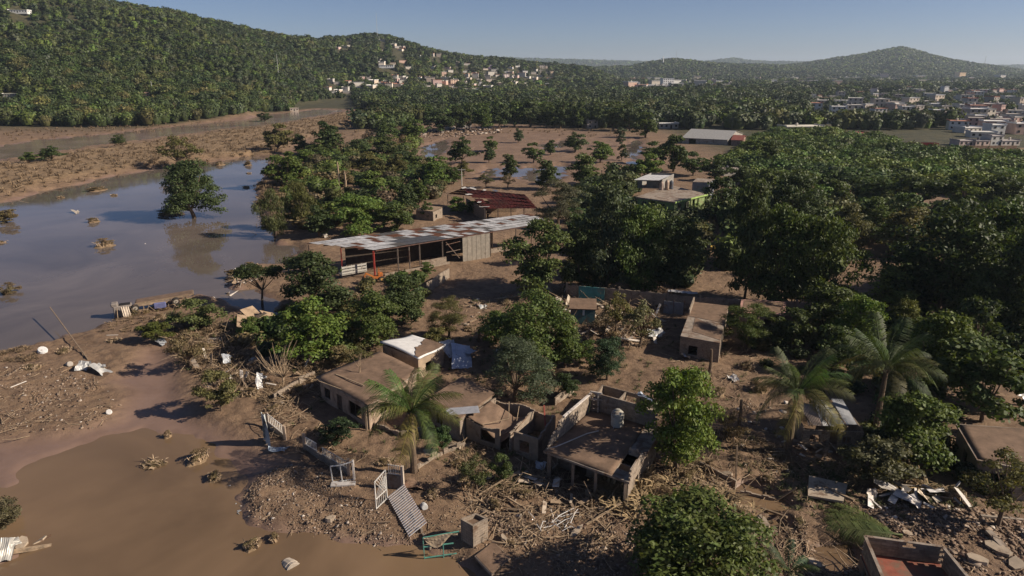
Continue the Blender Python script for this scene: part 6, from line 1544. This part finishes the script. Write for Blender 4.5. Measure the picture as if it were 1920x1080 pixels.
# uprights and poles in the right yard
for u, vb, vt, lb in ((1330, 700, 655, 'dark short stump post on the mud path'), (1385, 800, 750, 'shaggy stump wrapped in debris near the leaning palm'), (898, 640, 618, 'dark tree stump in the mud yard'), (1695, 590, 568, 'thin post with knobs in the shaded yard')):
    p = G(u, vb); h = HZ(vt, p.y) - p.z; t = thing('stump_post', lb, 'post', p); MB().tube([(0, 0, -.2), (.05, 0, h * .5), (.0, .05, h)], [.2, .16, .13], 7).build('shaft', M_bark, t); MB().tube([(0, 0, h * .7), (.3, .1, h * .95)], [.07, .03], 5).build('branch_stub', M_bark, t)
p = G(1852, 625); t = thing('blue_pillar', 'pale blue gate pillar in the shaded yard', 'pillar', p); MB().box((0, 0, 1.0), (.8, .5, 2.6)).build('shaft', M_plaster, t, (.3, .38, .44)); MB().box((0, 0, 2.38), (.95, .65, .12)).build('cap', M_plaster, t, (.35, .4, .45))
# barrels and tubs
for u, v, col, r_, h_, lb, rot in ((935, 660, (.62, .6, .58), .32, .5, 'round white tub in the mud below the round tree', (.3, .2, 0)), (795, 970 - 18, (.5, .5, .5), .25, .5, 'white plastic jug lying beside the slatted gate', (1.3, 0, .4)), (130, 700 - 50 + 35, (.4, .36, .32), .3, .8, 'muddy barrel on its side in the bank debris', (1.2, .2, .8)), (80, 660, (.62, .62, .62), .5, .5, 'white cooker-like box at the pond shore', (.3, .5, .2)), (400, 640, (.5, .44, .36), .3, 1.1, 'pale hollow log in the bank debris', (1.4, .1, 1.2)), (1338, 470, (.6, .4, .08), .7, 1.2, 'yellow tank in the sunny gap of the grove', (.1, .1, 0)), (205, 775, (.68, .66, .64), .25, .35, 'white pail on the flat mud', (.9, .2, .3)), (545, 1068, (.4, .34, .28), .55, 1.0, 'muddy half-sunk drum in the near water', (1.4, .1, .8))):
    t = thing('drum', lb, 'drum', G(u, v, .12), rot=rot); MB().tube([(0, 0, -h_ / 2), (0, 0, -h_ * .2), (0, 0, -h_ * .18), (0, 0, h_ * .2), (0, 0, h_ * .22), (0, 0, h_ / 2)], [r_, r_, r_ * 1.05, r_ * 1.05, r_, r_], 14).build('shell', M_plaster, t, col); MB().tube([(0, 0, h_ / 2), (0, 0, h_ / 2 + .03)], [r_ * .9, r_ * .85], 14).build('lid', M_plaster, t, tuple(c * .8 for c in col))

# ================================================================== woods too dense or too far to count
def crown_lod(seed, nq, size, core=.32, squash=.8):
    """unit crown for woods: a faceted core and nq leaf faces, base at z 0"""
    g = np.random.default_rng(seed)
    V0, Q0 = [], []
    d = unit(nq, g); d[:, 2] = np.where(d[:, 2] < -.35, -d[:, 2], d[:, 2])
    lob = unit(5, g) * .16
    P = d * g.uniform(.28, .44, nq)[:, None] + lob[g.integers(0, 5, nq)]
    P[:, 2] = P[:, 2] * squash + .52
    nrm = d * .8 + unit(nq, g) * .5; nrm /= np.linalg.norm(nrm, axis=1, keepdims=True)
    V, Q = leaves(P, nrm, size * g.uniform(.7, 1.3, nq), size * .7 * g.uniform(.7, 1.3, nq), g, .3)
    ph = np.linspace(0, 2 * np.pi, 6, endpoint=False)
    ringz = [(.10, .22), (.45, core), (.78, core * .6)]
    CV = np.concatenate([np.stack([np.cos(ph) * r * g.uniform(.85, 1.15, 6), np.sin(ph) * r * g.uniform(.85, 1.15, 6), np.full(6, z)], 1) for z, r in ringz])
    CQ = [(i * 6 + j, i * 6 + (j + 1) % 6, (i + 1) * 6 + (j + 1) % 6, (i + 1) * 6 + j) for i in range(2) for j in range(6)]
    CQ += [(12, 13, 14, 15), (12, 15, 16, 17)]
    return np.concatenate([V, CV]), np.concatenate([Q, np.array(CQ) + len(V)])
M_forest = leafmat('forest_leaf', attr=True, trans=0.15, lo=0.6, hi=1.4)
for n_ in M_forest.node_tree.nodes:
    if n_.type == 'ATTRIBUTE': n_.attribute_type = 'INSTANCER'
LOD = {}
for n, s in ((240, .125), (110, .18), (60, .23), (30, .32), (12, .5)):
    col = bpy.data.collections.new('wood_crowns_%d' % n)
    for k in range(4):
        V, Q = crown_lod(100 + 7 * n + k, n, s)
        o = bpy.data.objects.new('wood_crown_%d_%d' % (n, k), np_mesh('wood_crown', V, Q, M_forest)); col.objects.link(o)
    LOD[n] = col
def wood_group(n):
    ng = bpy.data.node_groups.new('wood_%d' % n, 'GeometryNodeTree')
    ng.interface.new_socket('Geometry', in_out='INPUT', socket_type='NodeSocketGeometry'); ng.interface.new_socket('Geometry', in_out='OUTPUT', socket_type='NodeSocketGeometry')
    gi = ng.nodes.new('NodeGroupInput'); go = ng.nodes.new('NodeGroupOutput')
    ci = ng.nodes.new('GeometryNodeCollectionInfo'); ci.inputs['Collection'].default_value = LOD[n]; ci.inputs['Separate Children'].default_value = True; ci.inputs['Reset Children'].default_value = True
    ip = ng.nodes.new('GeometryNodeInstanceOnPoints'); ip.inputs['Pick Instance'].default_value = True
    def na(name, t):
        x = ng.nodes.new('GeometryNodeInputNamedAttribute'); x.data_type = t; x.inputs['Name'].default_value = name; return x.outputs['Attribute']
    ng.links.new(gi.outputs[0], ip.inputs['Points']); ng.links.new(ci.outputs[0], ip.inputs['Instance'])
    ng.links.new(na('which', 'INT'), ip.inputs['Instance Index']); ng.links.new(na('rot', 'FLOAT_VECTOR'), ip.inputs['Rotation']); ng.links.new(na('scl', 'FLOAT_VECTOR'), ip.inputs['Scale'])
    ng.links.new(ip.outputs[0], go.inputs[0])
    return ng
WG = {n: wood_group(n) for n in LOD}
PAL = np.array([GREEN, DARK, (0.082, 0.096, 0.032), BRIGHT, DARK, GREY, DEEP])
def wood(name, label, XY, W, Hh, nq, pal=PAL, cat='wood', vary=.22):
    """one mass of trees at XY: nobody could count them, so one object"""
    n = len(XY); Zg = gh(XY[:, 0], XY[:, 1])
    me = bpy.data.meshes.new(name); me.vertices.add(n)
    me.vertices.foreach_set('co', np.stack([XY[:, 0], XY[:, 1], Zg - .3], 1).astype(np.float32).ravel())
    tint = pal[nr.integers(0, len(pal), n)] * nr.uniform(1 - vary, 1 + vary, (n, 1)) * nr.uniform(.92, 1.08, (n, 3))
    sc_ = 30.0 if XY[:, 1].mean() < 350 else 90.0
    patch = fbm(XY[:, 0] / sc_, XY[:, 1] / sc_, 61, 3)[:, None]             # stands of lighter, yellower and of darker kinds
    tint = tint * (.62 + .76 * patch) * np.concatenate([.90 + .22 * patch, np.ones_like(patch), 1.1 - .2 * patch], 1)
    add_attr(me, 'tint', tint, 'FLOAT_COLOR')
    at = me.attributes.new('which', 'INT', 'POINT'); at.data.foreach_set('value', nr.integers(0, 4, n).astype(np.int32))
    z0 = np.zeros(n); rot = np.stack([z0, z0, nr.uniform(0, 6.28, n)], 1); scl = np.stack([W, W * nr.uniform(.9, 1.1, n), Hh], 1)
    for nm, d in (('rot', rot), ('scl', scl)):
        at = me.attributes.new(nm, 'FLOAT_VECTOR', 'POINT'); at.data.foreach_set('vector', d.astype(np.float32).ravel())
    o = link(name, me); tag(o, label, cat, kind='stuff')
    md = o.modifiers.new('trees', 'NODES'); md.node_group = WG[nq]
    return o
def scatter(n, x0, x1, y0, y1, mind=0):
    return np.stack([nr.uniform(x0, x1, n), nr.uniform(y0, y1, n)], 1)
def in_poly(P, XY): return sdist(P, XY[:, 0], XY[:, 1]) < 0
def fan(n, y0, y1, s0, s1, p=1.0):
    """points spread evenly over the ground of a sector"""
    y = np.sqrt(nr.uniform(y0 ** (2 * p), y1 ** (2 * p), n)) ** (1 / p); s = nr.uniform(s0, s1, n)
    return np.stack([s * y, y], 1)

# ------------------------------------------------------------------ far houses
WCOL = [(0.62, 0.57, 0.50), (0.55, 0.45, 0.36), (0.66, 0.64, 0.60), (0.52, 0.36, 0.29), (0.6, 0.50, 0.42), (0.42, 0.39, 0.36), (0.68, 0.60, 0.50), (0.34, 0.30, 0.27), (0.58, 0.40, 0.36)]
RCOL = [(0.40, 0.37, 0.34), (0.55, 0.53, 0.50), (0.32, 0.28, 0.25), (0.62, 0.60, 0.58), (0.36, 0.17, 0.12)]
def far_proto(w, d, floors, seed):
    """meshes of a town house: solid walls with near-black window panes set on the face, roof slab with parapet, door, tank"""
    g = random.Random(seed); h = 2.8 * floors; meshes = {}
    mb = MB(); mb.prism([(-w / 2, -d / 2), (w / 2, -d / 2), (w / 2, d / 2), (-w / 2, d / 2)], -1.5, h); meshes['wall'] = mb.mesh('far_wall', M_far)
    mb = MB(); mb.prism([(-w / 2 - .3, -d / 2 - .3), (w / 2 + .3, -d / 2 - .3), (w / 2 + .3, d / 2 + .3), (-w / 2 - .3, d / 2 + .3)], h + .003, h + .25)
    for sx in (-1, 1): mb.box((sx * (w / 2 + .2), 0, h + .55), (.18, d + .5, .6))
    meshes['roof'] = mb.mesh('far_roof', M_far)
    win = []
    for f in range(floors):
        nwin = max(2, int(w / 3))
        for i in range(nwin):
            x = -w / 2 + w * (i + .5) / nwin
            if f == 0 and i == nwin // 2: continue
            win.append((x, -d / 2 - .02, f * 2.8 + 1.6, 0)); 
        for i in range(max(1, int(d / 4))): win.append((w / 2 + .02, -d / 2 + d * (i + .5) / max(1, int(d / 4)), f * 2.8 + 1.6, 1))
    meshes['win'] = win
    meshes['pane'] = MB().box((0, 0, 0), (1.3, .10, 1.25)).mesh('far_window', M_dark)
    meshes['door'] = MB().box((0, 0, 1.05), (1.1, .1, 2.1)).mesh('far_door', M_dark)
    meshes['x'] = (w, d, h, floors)
    return meshes
PROTO = [far_proto(9, 8, 1, 1), far_proto(12, 8, 1, 2), far_proto(8, 8, 2, 3), far_proto(11, 9, 2, 4), far_proto(9, 8, 3, 5), far_proto(22, 10, 1, 6), far_proto(16, 12, 4, 7)]
HOUSES = []
def far_house(u, v, pr, wc, rc, label, group=None, rz=None, scale=1.0, wins=True, tanks=True, name='town_house'):
    p = G(u, v); m = PROTO[pr]; w, d, h, fl = m['x']
    rz = rnd.uniform(-.5, .5) if rz is None else rz
    t = thing(name, label, 'house', p, rz, group); t.scale = (scale,) * 3
    link('wall', m['wall'], None, t, wc); rf = link('roof', m['roof'], None, t, rc)
    if wins:
        for x, y, z, sd in m['win']:
            link('window', m['pane'], None, t, loc=(x, y, z), rot=(0, 0, sd * math.pi / 2))
        link('door', m['door'], None, t, loc=(-w / 2 + w * (max(2, int(w / 3)) // 2 + .5) / max(2, int(w / 3)), -d / 2 - .03, 0))
    if tanks and rnd.random() < .5: MB().tube([(0, 0, h + .25), (0, 0, h + 1.5), (0, 0, h + 1.8)], [.7, .7, .3], 8).build('roof_tank', M_far, t, rnd.choice([(0.1, .1, .11), (.5, .46, .4)]), loc=(rnd.uniform(-w / 3, w / 3), 0, 0))
    HOUSES.append((p.x, p.y, max(w, d) * scale * .7, h * scale))
    return t
WNAME = ['cream', 'tan', 'white', 'brick pink', 'beige', 'grey', 'pale yellow', 'dark grey', 'pink']
RNAME = ['grey', 'pale', 'brown', 'white', 'rust-red']
PK = lambda: (rnd.randrange(len(WCOL)), rnd.randrange(len(RCOL)))
# houses that stand out, then the rows of look-alikes
S_ = [(487, 0, 0)]
far_house(1250, 163, 6, (0.74, 0.73, 0.72), (0.6, 0.6, 0.6), 'white multi-storey block towering over the far town', rz=.15, scale=1.25, name='apartment_block')
far_house(1222, 166, 5, (0.66, 0.62, 0.60), (0.62, 0.6, 0.58), 'long white hall beside the white multi-storey block', rz=.1)
far_house(1799, 147, 6, (0.72, 0.52, 0.32), (0.6, 0.45, 0.3), 'square orange-cream block alone below the peaked hill', rz=.3, scale=1.5, name='apartment_block')
far_house(893, 178, 2, (0.32, 0.55, 0.46), (0.4, 0.5, 0.45), 'mint green house below the crowded hillside houses', rz=.2, scale=1.1)
far_house(918, 129, 2, (0.42, 0.26, 0.5), (0.4, 0.3, 0.5), 'purple house high among the hillside trees', rz=.1, scale=.9)
far_house(948, 150, 4, (0.70, 0.58, 0.55), (0.5, 0.4, 0.4), 'tall pale pink house in the crowded hillside', rz=.4, scale=.95)
far_house(850, 158, 3, (0.62, 0.44, 0.34), (0.5, 0.42, 0.36), 'broad peach house in the crowded hillside', rz=.5, scale=1.0)
far_house(835, 168, 5, (0.6, 0.48, 0.42), (0.5, 0.42, 0.38), 'long pink-beige terrace row below the peach house', rz=.55, scale=.8)
far_house(725, 128, 5, (0.62, 0.62, 0.62), (0.66, 0.66, 0.66), 'long white-roofed house alone on the green slope', rz=.1, scale=.9)
far_house(1015, 128, 3, (0.6, 0.52, 0.46), (0.42, 0.36, 0.33), 'cream house on the crest with a lone tree above', rz=.1, scale=1.0)
far_house(1035, 140, 2, (0.6, 0.46, 0.34), (0.5, 0.4, 0.33), 'ochre house at the foot of the crest house', rz=.3, scale=1.0)
far_house(1345, 155, 5, (0.64, 0.62, 0.60), (0.6, 0.6, 0.6), 'long white building on the rise of the far town', rz=.3, scale=1.3)
far_house(270, 180, 5, (0.52, 0.34, 0.29), (0.5, 0.3, 0.25), 'pinkish farm building at the foot of the forested hill', rz=.2, scale=.55)
far_house(38, 27, 5, (0.6, 0.6, 0.58), (0.64, 0.64, 0.62), 'white-roofed hut high on the forested hill', rz=.1, scale=.8)
far_house(20, 180, 5, (0.34, 0.33, 0.3), (0.5, 0.5, 0.46), 'pale long shed roof behind the river bank trees', rz=.1, scale=.5)
far_house(1700, 224, 3, (0.52, 0.24, 0.14), (0.42, 0.2, 0.12), 'orange brick house among trees at the town edge', rz=.4, scale=.7)
far_house(1770, 172, 4, (0.6, 0.6, 0.6), (0.5, 0.5, 0.5), 'tall white gridded frame structure in the neighbourhood beyond the thicket', rz=.3, scale=.85)
far_house(1870, 214, 4, (0.40, 0.27, 0.24), (0.35, 0.25, 0.23), 'tall brown unfinished house in the neighbourhood beyond the thicket', rz=.6, scale=.75)
far_house(1250, 240, 1, (0.40, 0.36, 0.32), (0.62, 0.6, 0.56), 'long low house with a white roof behind the warehouse trees', rz=.1, scale=.9)
far_house(1375, 224, 1, (0.42, 0.34, 0.33), (0.42, 0.38, 0.36), 'grey-pink house in the trees above the warehouse', rz=.1, scale=.8)
far_house(1415, 226, 2, (0.40, 0.3, 0.3), (0.36, 0.33, 0.32), 'two-storey pink house with rooftop frame above the warehouse', rz=.3, scale=.8)
far_house(1108, 240, 2, (0.38, 0.33, 0.29), (0.36, 0.32, 0.28), 'ruined block house at the edge of the mud flat', rz=.2, scale=.75)
far_house(875, 240, 0, (0.5, 0.47, 0.44), (0.5, 0.47, 0.44), 'white-walled hut among trees at the mud flat end', rz=.2, scale=.5)
far_house(1500, 246, 5, (0.40, 0.36, 0.3), (0.58, 0.54, 0.46), 'very long low pale roof at the back of the thicket', rz=.15, scale=.95)
far_house(1570, 232, 5, (0.38, 0.36, 0.33), (0.55, 0.53, 0.5), 'long grey roof at the far side of the thicket', rz=-.3, scale=.8)
far_house(1600, 258, 1, (0.4, 0.16, 0.12), (0.24, 0.07, 0.055), 'low dark red roof half hidden behind the thicket', rz=.2, scale=.8)
far_house(1370, 352 - 25, 1, (0.34, 0.32, 0.29), (0.3, 0.25, 0.22), 'low ruined house behind the grey room of the green house', rz=.2, scale=.6)
far_house(1450, 198, 5, (0.45, 0.35, 0.3), (0.5, 0.38, 0.33), 'long pink roof line in the wooded town centre', rz=.1, scale=1.0)
far_house(552, 208, 0, (0.45, 0.38, 0.32), (0.45, 0.38, 0.32), 'roofless grey hut on the far river bank', rz=.3, scale=.7)
far_house(800, 200, 1, (0.33, 0.28, 0.24), (0.38, 0.35, 0.33), 'ruined low house before the hillside village', rz=.2, scale=.9)
def row(n, poly, prs, sc, label, group, seed, cols=None, wins=False, dmin=9):
    g = random.Random(seed); got = []; tries = 0
    us = [p[0] for p in poly]; vs_ = [p[1] for p in poly]; P_ = np.array(poly, float)
    while len(got) < n and tries < 4000:
        tries += 1
        u, v = g.uniform(min(us), max(us)), g.uniform(min(vs_), max(vs_))
        if sdist(P_, np.array([u]), np.array([v]))[0] > 0 or any(abs(u - a) < dmin and abs(v - b) < 3.4 for a, b in got): continue
        got.append((u, v)); w, r = PK(); pr = g.choice(prs)
        far_house(u, v, pr, WCOL[w], RCOL[r], '%s %s house with a %s roof %s' % ({1: 'wide' if pr else 'small', 2: 'two-storey', 3: 'tall', 4: 'tall'}[PROTO[pr]['x'][3]], WNAME[w], RNAME[r], label), group, scale=g.uniform(*sc), wins=wins)
row(85, [(575, 152), (640, 152), (720, 146), (830, 140), (1010, 132), (1050, 150), (1010, 178), (930, 180), (850, 176), (740, 168), (640, 178), (570, 172)], [0, 1, 2, 3, 2], (.65, 1.1), 'in the hill-foot village', 'hill-foot village houses', 1)
row(20, [(700, 105), (800, 100), (900, 118), (1030, 128), (1040, 140), (900, 140), (780, 135), (700, 125)], [0, 1, 2], (.6, 1.0), 'on the upper village slope', 'upper slope houses', 2)
row(12, [(610, 78), (640, 72), (720, 74), (770, 88), (760, 104), (690, 98), (620, 92)], [0, 1, 0], (.6, .9), 'near the rounded hilltop', 'hilltop houses', 3)
row(34, [(1170, 150), (1240, 150), (1420, 150), (1430, 162), (1300, 172), (1180, 172)], [1, 3, 5], (1.2, 1.9), 'in the distant flat town', 'distant flat town', 4)
row(28, [(1440, 146), (1660, 144), (1900, 150), (1900, 160), (1650, 158), (1450, 160)], [1, 3, 5], (1.3, 2.2), 'before the peaked hill', 'roofs before the peaked hill', 5)
row(88, [(1440, 192), (1560, 176), (1760, 166), (1920, 163), (1925, 230), (1800, 234), (1700, 222), (1560, 214), (1440, 206)], [0, 1, 2, 3, 3], (.75, 1.15), 'in the neighbourhood beyond the thicket', 'neighbourhood beyond the thicket', 6, wins=True)
row(10, [(1780, 236), (1925, 232), (1925, 256), (1800, 258)], [1, 2, 3], (.8, 1.0), 'in the row above the field', 'houses above the field', 7, wins=True, dmin=22)
row(12, [(1290, 182), (1560, 178), (1660, 200), (1560, 235), (1430, 235), (1300, 215)], [0, 1, 5], (.8, 1.1), 'in the wooded town centre', 'wooded centre roofs', 8)
for i, (u, pr, wc, lb) in enumerate(((1806, 1, (0.5, 0.40, 0.36), 'dusty pink house with dark window beside the field'), (1832, 0, (0.55, 0.42, 0.36), 'salmon house between two grey houses at the field'), (1858, 2, (0.48, 0.46, 0.43), 'grey two-storey house with white grille at the field'), (1884, 1, (0.54, 0.47, 0.42), 'cream house with square windows at the field end'))):
    far_house(u, 272, pr, wc, (0.36, 0.32, 0.3), lb, rz=.12, scale=.72)
t = thing('field_wall', 'long low brick wall along the field below the houses', 'wall'); a_, b_ = G(1797, 280), G(1905, 281); wall(t, a_, b_, -.4, 2.2, .3, (), M_plaster, (0.24, 0.165, 0.115))
# red stake-sided trailer at the field
a_ = G(1700, 281); b_ = G(1756, 281); e = (b_ - a_); ang = math.atan2(e.y, e.x); Lr = e.length
t = thing('red_trailer', 'long red stake-sided truck trailer parked below dark trees', 'trailer', a_, ang)
MB().box((Lr / 2, 0, 1.1), (Lr, 2.4, .3)).build('bed', M_paint, t, (0.2, 0.03, 0.03))
for k in range(24): MB().box((.2 + (Lr - .4) * k / 23, -1.2, 2.1), (.13, .08, 1.7)).build('stake', M_paint, t, (0.36, 0.035, 0.04))
for k in range(3): MB().box((Lr / 2, -1.13, 1.55 + k * .62), (Lr, .05, .2)).build('rail', M_paint, t, (0.30, 0.03, 0.035))
MB().box((Lr / 2, 1.13, 2.1), (Lr, .06, 1.7)).build('far_side', M_paint, t, (0.2, 0.025, 0.03))
for k in (.16, .22, .78, .86):
    w = MB().tube([(0, -.15, 0), (0, .15, 0)], .5, 14).build('wheel', M_rubber, t, loc=(Lr * k, -1.0, .5))
# masts and poles
def mast(u, vb, vt, label, r=.5, cat='mast', name='radio_mast', cross=0, col=(0.4, 0.4, 0.4), xyd=None):
    p = G(u, vb); h = HZ(vt, p.y) - p.z
    t = thing(name, label, cat, p)
    MB().tube([(0, 0, -.5), (0, 0, h)], [r, r * .5], 6).build('shaft', M_clean, t, col)
    if cross: MB().box((0, 0, h * .93), (cross, .18, .18)).build('crossarm', M_clean, t, col)
    return t
mast(1243, 122, 105, 'white beacon tower on the middle hill', 2.2, col=(0.7, .7, .7)); mast(1267, 120, 93, 'thin radio mast on the middle hill crest', .7)
mast(708, 76, 24, 'thin radio mast above the rounded hill', .35); mast(1845, 126, 105, 'thin mast on the right shoulder of the peaked hill', .9)
mast(523, 148, 102, 'tall slim pole on the forested hillside', .3, 'pole', 'utility_pole'); mast(288, 186, 152, 'slim pole at the foot of the forested hill', .25, 'pole', 'utility_pole')
mast(866, 348, 316, 'concrete utility pole with short crossarm behind the red roof', .18, 'pole', 'utility_pole', 2.2, (0.45, 0.42, 0.38))
mast(1323, 372, 352, 'white pole at the corner of the green house', .12, 'pole', 'utility_pole', 0, (.5, .5, .48)); mast(1385, 196, 183, 'white water tower in the wooded town centre', 1.2, 'tower', 'water_tower', 0, (.6, .6, .6))

# ------------------------------------------------------------------ woods
HX = np.array(HOUSES)
def clear(XY, W, Hh, near=70):
    """no trees inside houses or crowding the view from their yards"""
    keep = np.ones(len(XY), bool)
    for hx, hy, hr, hh in HX:
        d = np.hypot(XY[:, 0] - hx, XY[:, 1] - hy)
        keep &= d > hr * .8 + W * .25
        L = math.hypot(hx, hy); ux, uy = -hx / L, -hy / L
        along = (XY[:, 0] - hx) * ux + (XY[:, 1] - hy) * uy; off = np.abs((XY[:, 0] - hx) * uy - (XY[:, 1] - hy) * ux)
        rng = 18 + .028 * L if L < 1150 else 150
        keep &= ~((along > 0) & (along < rng) & (off < hr * .7 + W * .1))
    return keep
def dry(XY, pad):
    d = np.minimum(masked(POND, XY[:, 0], XY[:, 1], 60), masked(RIVER, XY[:, 0], XY[:, 1], 60))
    d = np.minimum(d, np.minimum(masked(FLAT, XY[:, 0], XY[:, 1], 60), masked(BERM, XY[:, 0], XY[:, 1], 60)))
    return np.minimum(d, masked(FIELD, XY[:, 0], XY[:, 1], 60)) > pad
# forested hill
XY = fan(34000, 400, 1080, -.98, .0); hz = hills(XY[:, 0], XY[:, 1]); XY = XY[(hz > 1.5) & dry(XY, 6)]
W = 3.2 + 7.5 * nr.random(len(XY)) ** 1.8; Hh = W * nr.uniform(.5, .95, len(XY)); k = clear(XY, W, Hh); wood('hill_forest', 'dense green forest covering the near hill', XY[k], W[k], Hh[k], 60, pal=PAL * .72)
XY = fan(13000, 800, 1700, -.42, .16); hz = hills(XY[:, 0], XY[:, 1]); XY = XY[hz > 3]
W = nr.uniform(5, 10.5, len(XY)); Hh = W * nr.uniform(.6, .9, len(XY)); k = clear(XY, W, Hh); wood('village_slope_wood', 'trees filling the slope round the hillside village', XY[k], W[k], Hh[k], 30, pal=PAL * .78)
# river bank wood at the hill foot and valley wood
XY = fan(1700, 395, 560, -.95, -.12); XY = XY[dry(XY, 9)]; W = nr.uniform(7, 12, len(XY)); Hh = W * nr.uniform(.8, 1.1, len(XY)); k = clear(XY, W, Hh)
wood('river_bank_wood', 'dark wood along the far river bank', XY[k], W[k], Hh[k], 240, pal=np.array([DARK, DARK, DEEP, GREEN, OLIVE]))
XY = fan(9000, 372, 900, -.22, .98); XY = XY[dry(XY, 4) & ((XY[:, 0] < 60) | (XY[:, 1] > 330))]; W = nr.uniform(7, 13, len(XY)); Hh = W * nr.uniform(.7, 1.0, len(XY)); k = clear(XY, W, Hh)
sx = XY[:, 0] / XY[:, 1]; yard = (sx > .42) & (XY[:, 1] > 400)         # gardens of the right-hand neighbourhood: small trees, wider apart
W = np.where(yard, W * .62, W); Hh = np.where(yard, Hh * .55, Hh); k &= ~(yard & (nr.random(len(XY)) < .5))
wood('valley_wood', 'continuous tree cover of the valley floor', XY[k], W[k], Hh[k], 110, pal=PAL * .82)
XY = fan(15000, 880, 2500, -.30, .98, .85); W = nr.uniform(8, 15, len(XY)); Hh = W * nr.uniform(.55, .85, len(XY)); k = clear(XY, W, Hh)
wood('town_trees', 'distant trees between the town roofs', XY[k], W[k], Hh[k], 30, pal=PAL * .82)
XY = fan(22000, 2300, 3500, -.1, .98); W = nr.uniform(9, 17, len(XY)); Hh = W * nr.uniform(.5, .75, len(XY)); k = clear(XY, W, Hh)
wood('peak_hill_forest', 'forest on the peaked hill and its foot', XY[k], W[k], Hh[k], 12)
XY = fan(14000, 4700, 7000, -.3, .98); W = nr.uniform(18, 34, len(XY)); Hh = W * nr.uniform(.4, .6, len(XY))
wood('far_ridge_forest', 'hazy forest on the farthest ridge', XY, W, Hh, 12)
# green thicket behind the grove
TH_P = pix([(1330, 330), (1395, 292), (1425, 262), (1500, 250), (1640, 268), (1690, 288), (1770, 300), (1960, 312), (1990, 400), (1800, 372), (1640, 362), (1500, 352), (1400, 350)])
XY = scatter(9000, TH_P[:, 0].min(), TH_P[:, 0].max(), TH_P[:, 1].min(), TH_P[:, 1].max()); XY = XY[in_poly(TH_P, XY)][:1900]
W = nr.uniform(4.5, 8, len(XY)); Hh = W * nr.uniform(.55, .85, len(XY)); k = clear(XY, W, Hh)
wood('green_thicket', 'even bright green thicket behind the shaded grove', XY[k], W[k], Hh[k], 240, pal=np.array([BRIGHT, GREEN, BRIGHT, (0.085, 0.125, 0.03)]), cat='thicket')
# undergrowth below the groves
def under(name, label, px, n, w, hh, nq=240, pal=PAL):
    P_ = pix(px); XY = scatter(n * 5, P_[:, 0].min(), P_[:, 0].max(), P_[:, 1].min(), P_[:, 1].max()); XY = XY[in_poly(P_, XY)]
    XY = XY[gh(XY[:, 0], XY[:, 1]) > .12][:n]
    W = nr.uniform(*w, len(XY)); Hh = W * nr.uniform(*hh, len(XY))
    return wood(name, label, XY, W, Hh, nq, pal=pal, cat='undergrowth')
under('pond_undergrowth', 'tangled undergrowth of the pond-side wood', [(505, 345), (560, 300), (660, 272), (770, 250), (800, 300), (850, 330), (820, 385), (760, 420), (640, 430), (560, 440), (520, 400)], 300, (3, 7.5), (.5, .8), pal=np.array([OLIVE, GREEN, BROWN, DARK, BRIGHT]))
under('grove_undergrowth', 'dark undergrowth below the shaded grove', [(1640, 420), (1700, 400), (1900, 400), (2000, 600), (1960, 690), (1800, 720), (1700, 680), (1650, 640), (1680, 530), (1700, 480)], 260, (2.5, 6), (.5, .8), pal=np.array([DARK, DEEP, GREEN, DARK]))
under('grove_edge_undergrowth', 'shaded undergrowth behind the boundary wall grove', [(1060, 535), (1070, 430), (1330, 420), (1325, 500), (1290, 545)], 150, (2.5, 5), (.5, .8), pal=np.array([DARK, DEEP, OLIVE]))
under('green_house_undergrowth', 'bushes around the green house', [(1040, 400), (1100, 350), (1200, 330), (1190, 400), (1300, 410), (1440, 350), (1480, 420), (1340, 440), (1080, 430)], 190, (3, 7), (.6, .9))

# ------------------------------------------------------------------ the air
def build_haze():
    m, nt, out = nodes('haze')
    pv = N(nt, 'ShaderNodeVolumePrincipled')
    pv.inputs['Color'].default_value = (0.70, 0.83, 1.0, 1); pv.inputs['Density'].default_value = HAZE; pv.inputs['Anisotropy'].default_value = 0.2
    nt.links.new(pv.outputs[0], out.inputs['Volume'])
    o = MB().box((0, 4750, 87.0), (19200, 9900, 177)).build('haze', m)
    tag(o, 'thin pale haze hanging over the whole valley', 'haze', kind='stuff')
HAZE = 8e-5
build_haze()

under('clearing_undergrowth', 'bushes and young trees round the mud clearing', [(1340, 420), (1480, 390), (1640, 370), (1700, 400), (1640, 440), (1590, 470), (1560, 560), (1350, 520), (1380, 460)], 150, (3, 7), (.7, 1.0))
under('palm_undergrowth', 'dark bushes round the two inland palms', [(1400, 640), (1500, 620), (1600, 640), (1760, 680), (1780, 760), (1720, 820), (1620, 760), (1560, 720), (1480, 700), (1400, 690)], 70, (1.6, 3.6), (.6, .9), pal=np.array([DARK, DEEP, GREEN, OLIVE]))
under('bank_undergrowth', 'bushes between the pond shore and the mud-roofed house', [(440, 600), (520, 590), (700, 560), (790, 560), (790, 590), (700, 650), (640, 690), (520, 690), (460, 660)], 60, (1.6, 3.8), (.6, .9), pal=np.array([GREEN, OLIVE, BRIGHT, BROWN, DARK]))

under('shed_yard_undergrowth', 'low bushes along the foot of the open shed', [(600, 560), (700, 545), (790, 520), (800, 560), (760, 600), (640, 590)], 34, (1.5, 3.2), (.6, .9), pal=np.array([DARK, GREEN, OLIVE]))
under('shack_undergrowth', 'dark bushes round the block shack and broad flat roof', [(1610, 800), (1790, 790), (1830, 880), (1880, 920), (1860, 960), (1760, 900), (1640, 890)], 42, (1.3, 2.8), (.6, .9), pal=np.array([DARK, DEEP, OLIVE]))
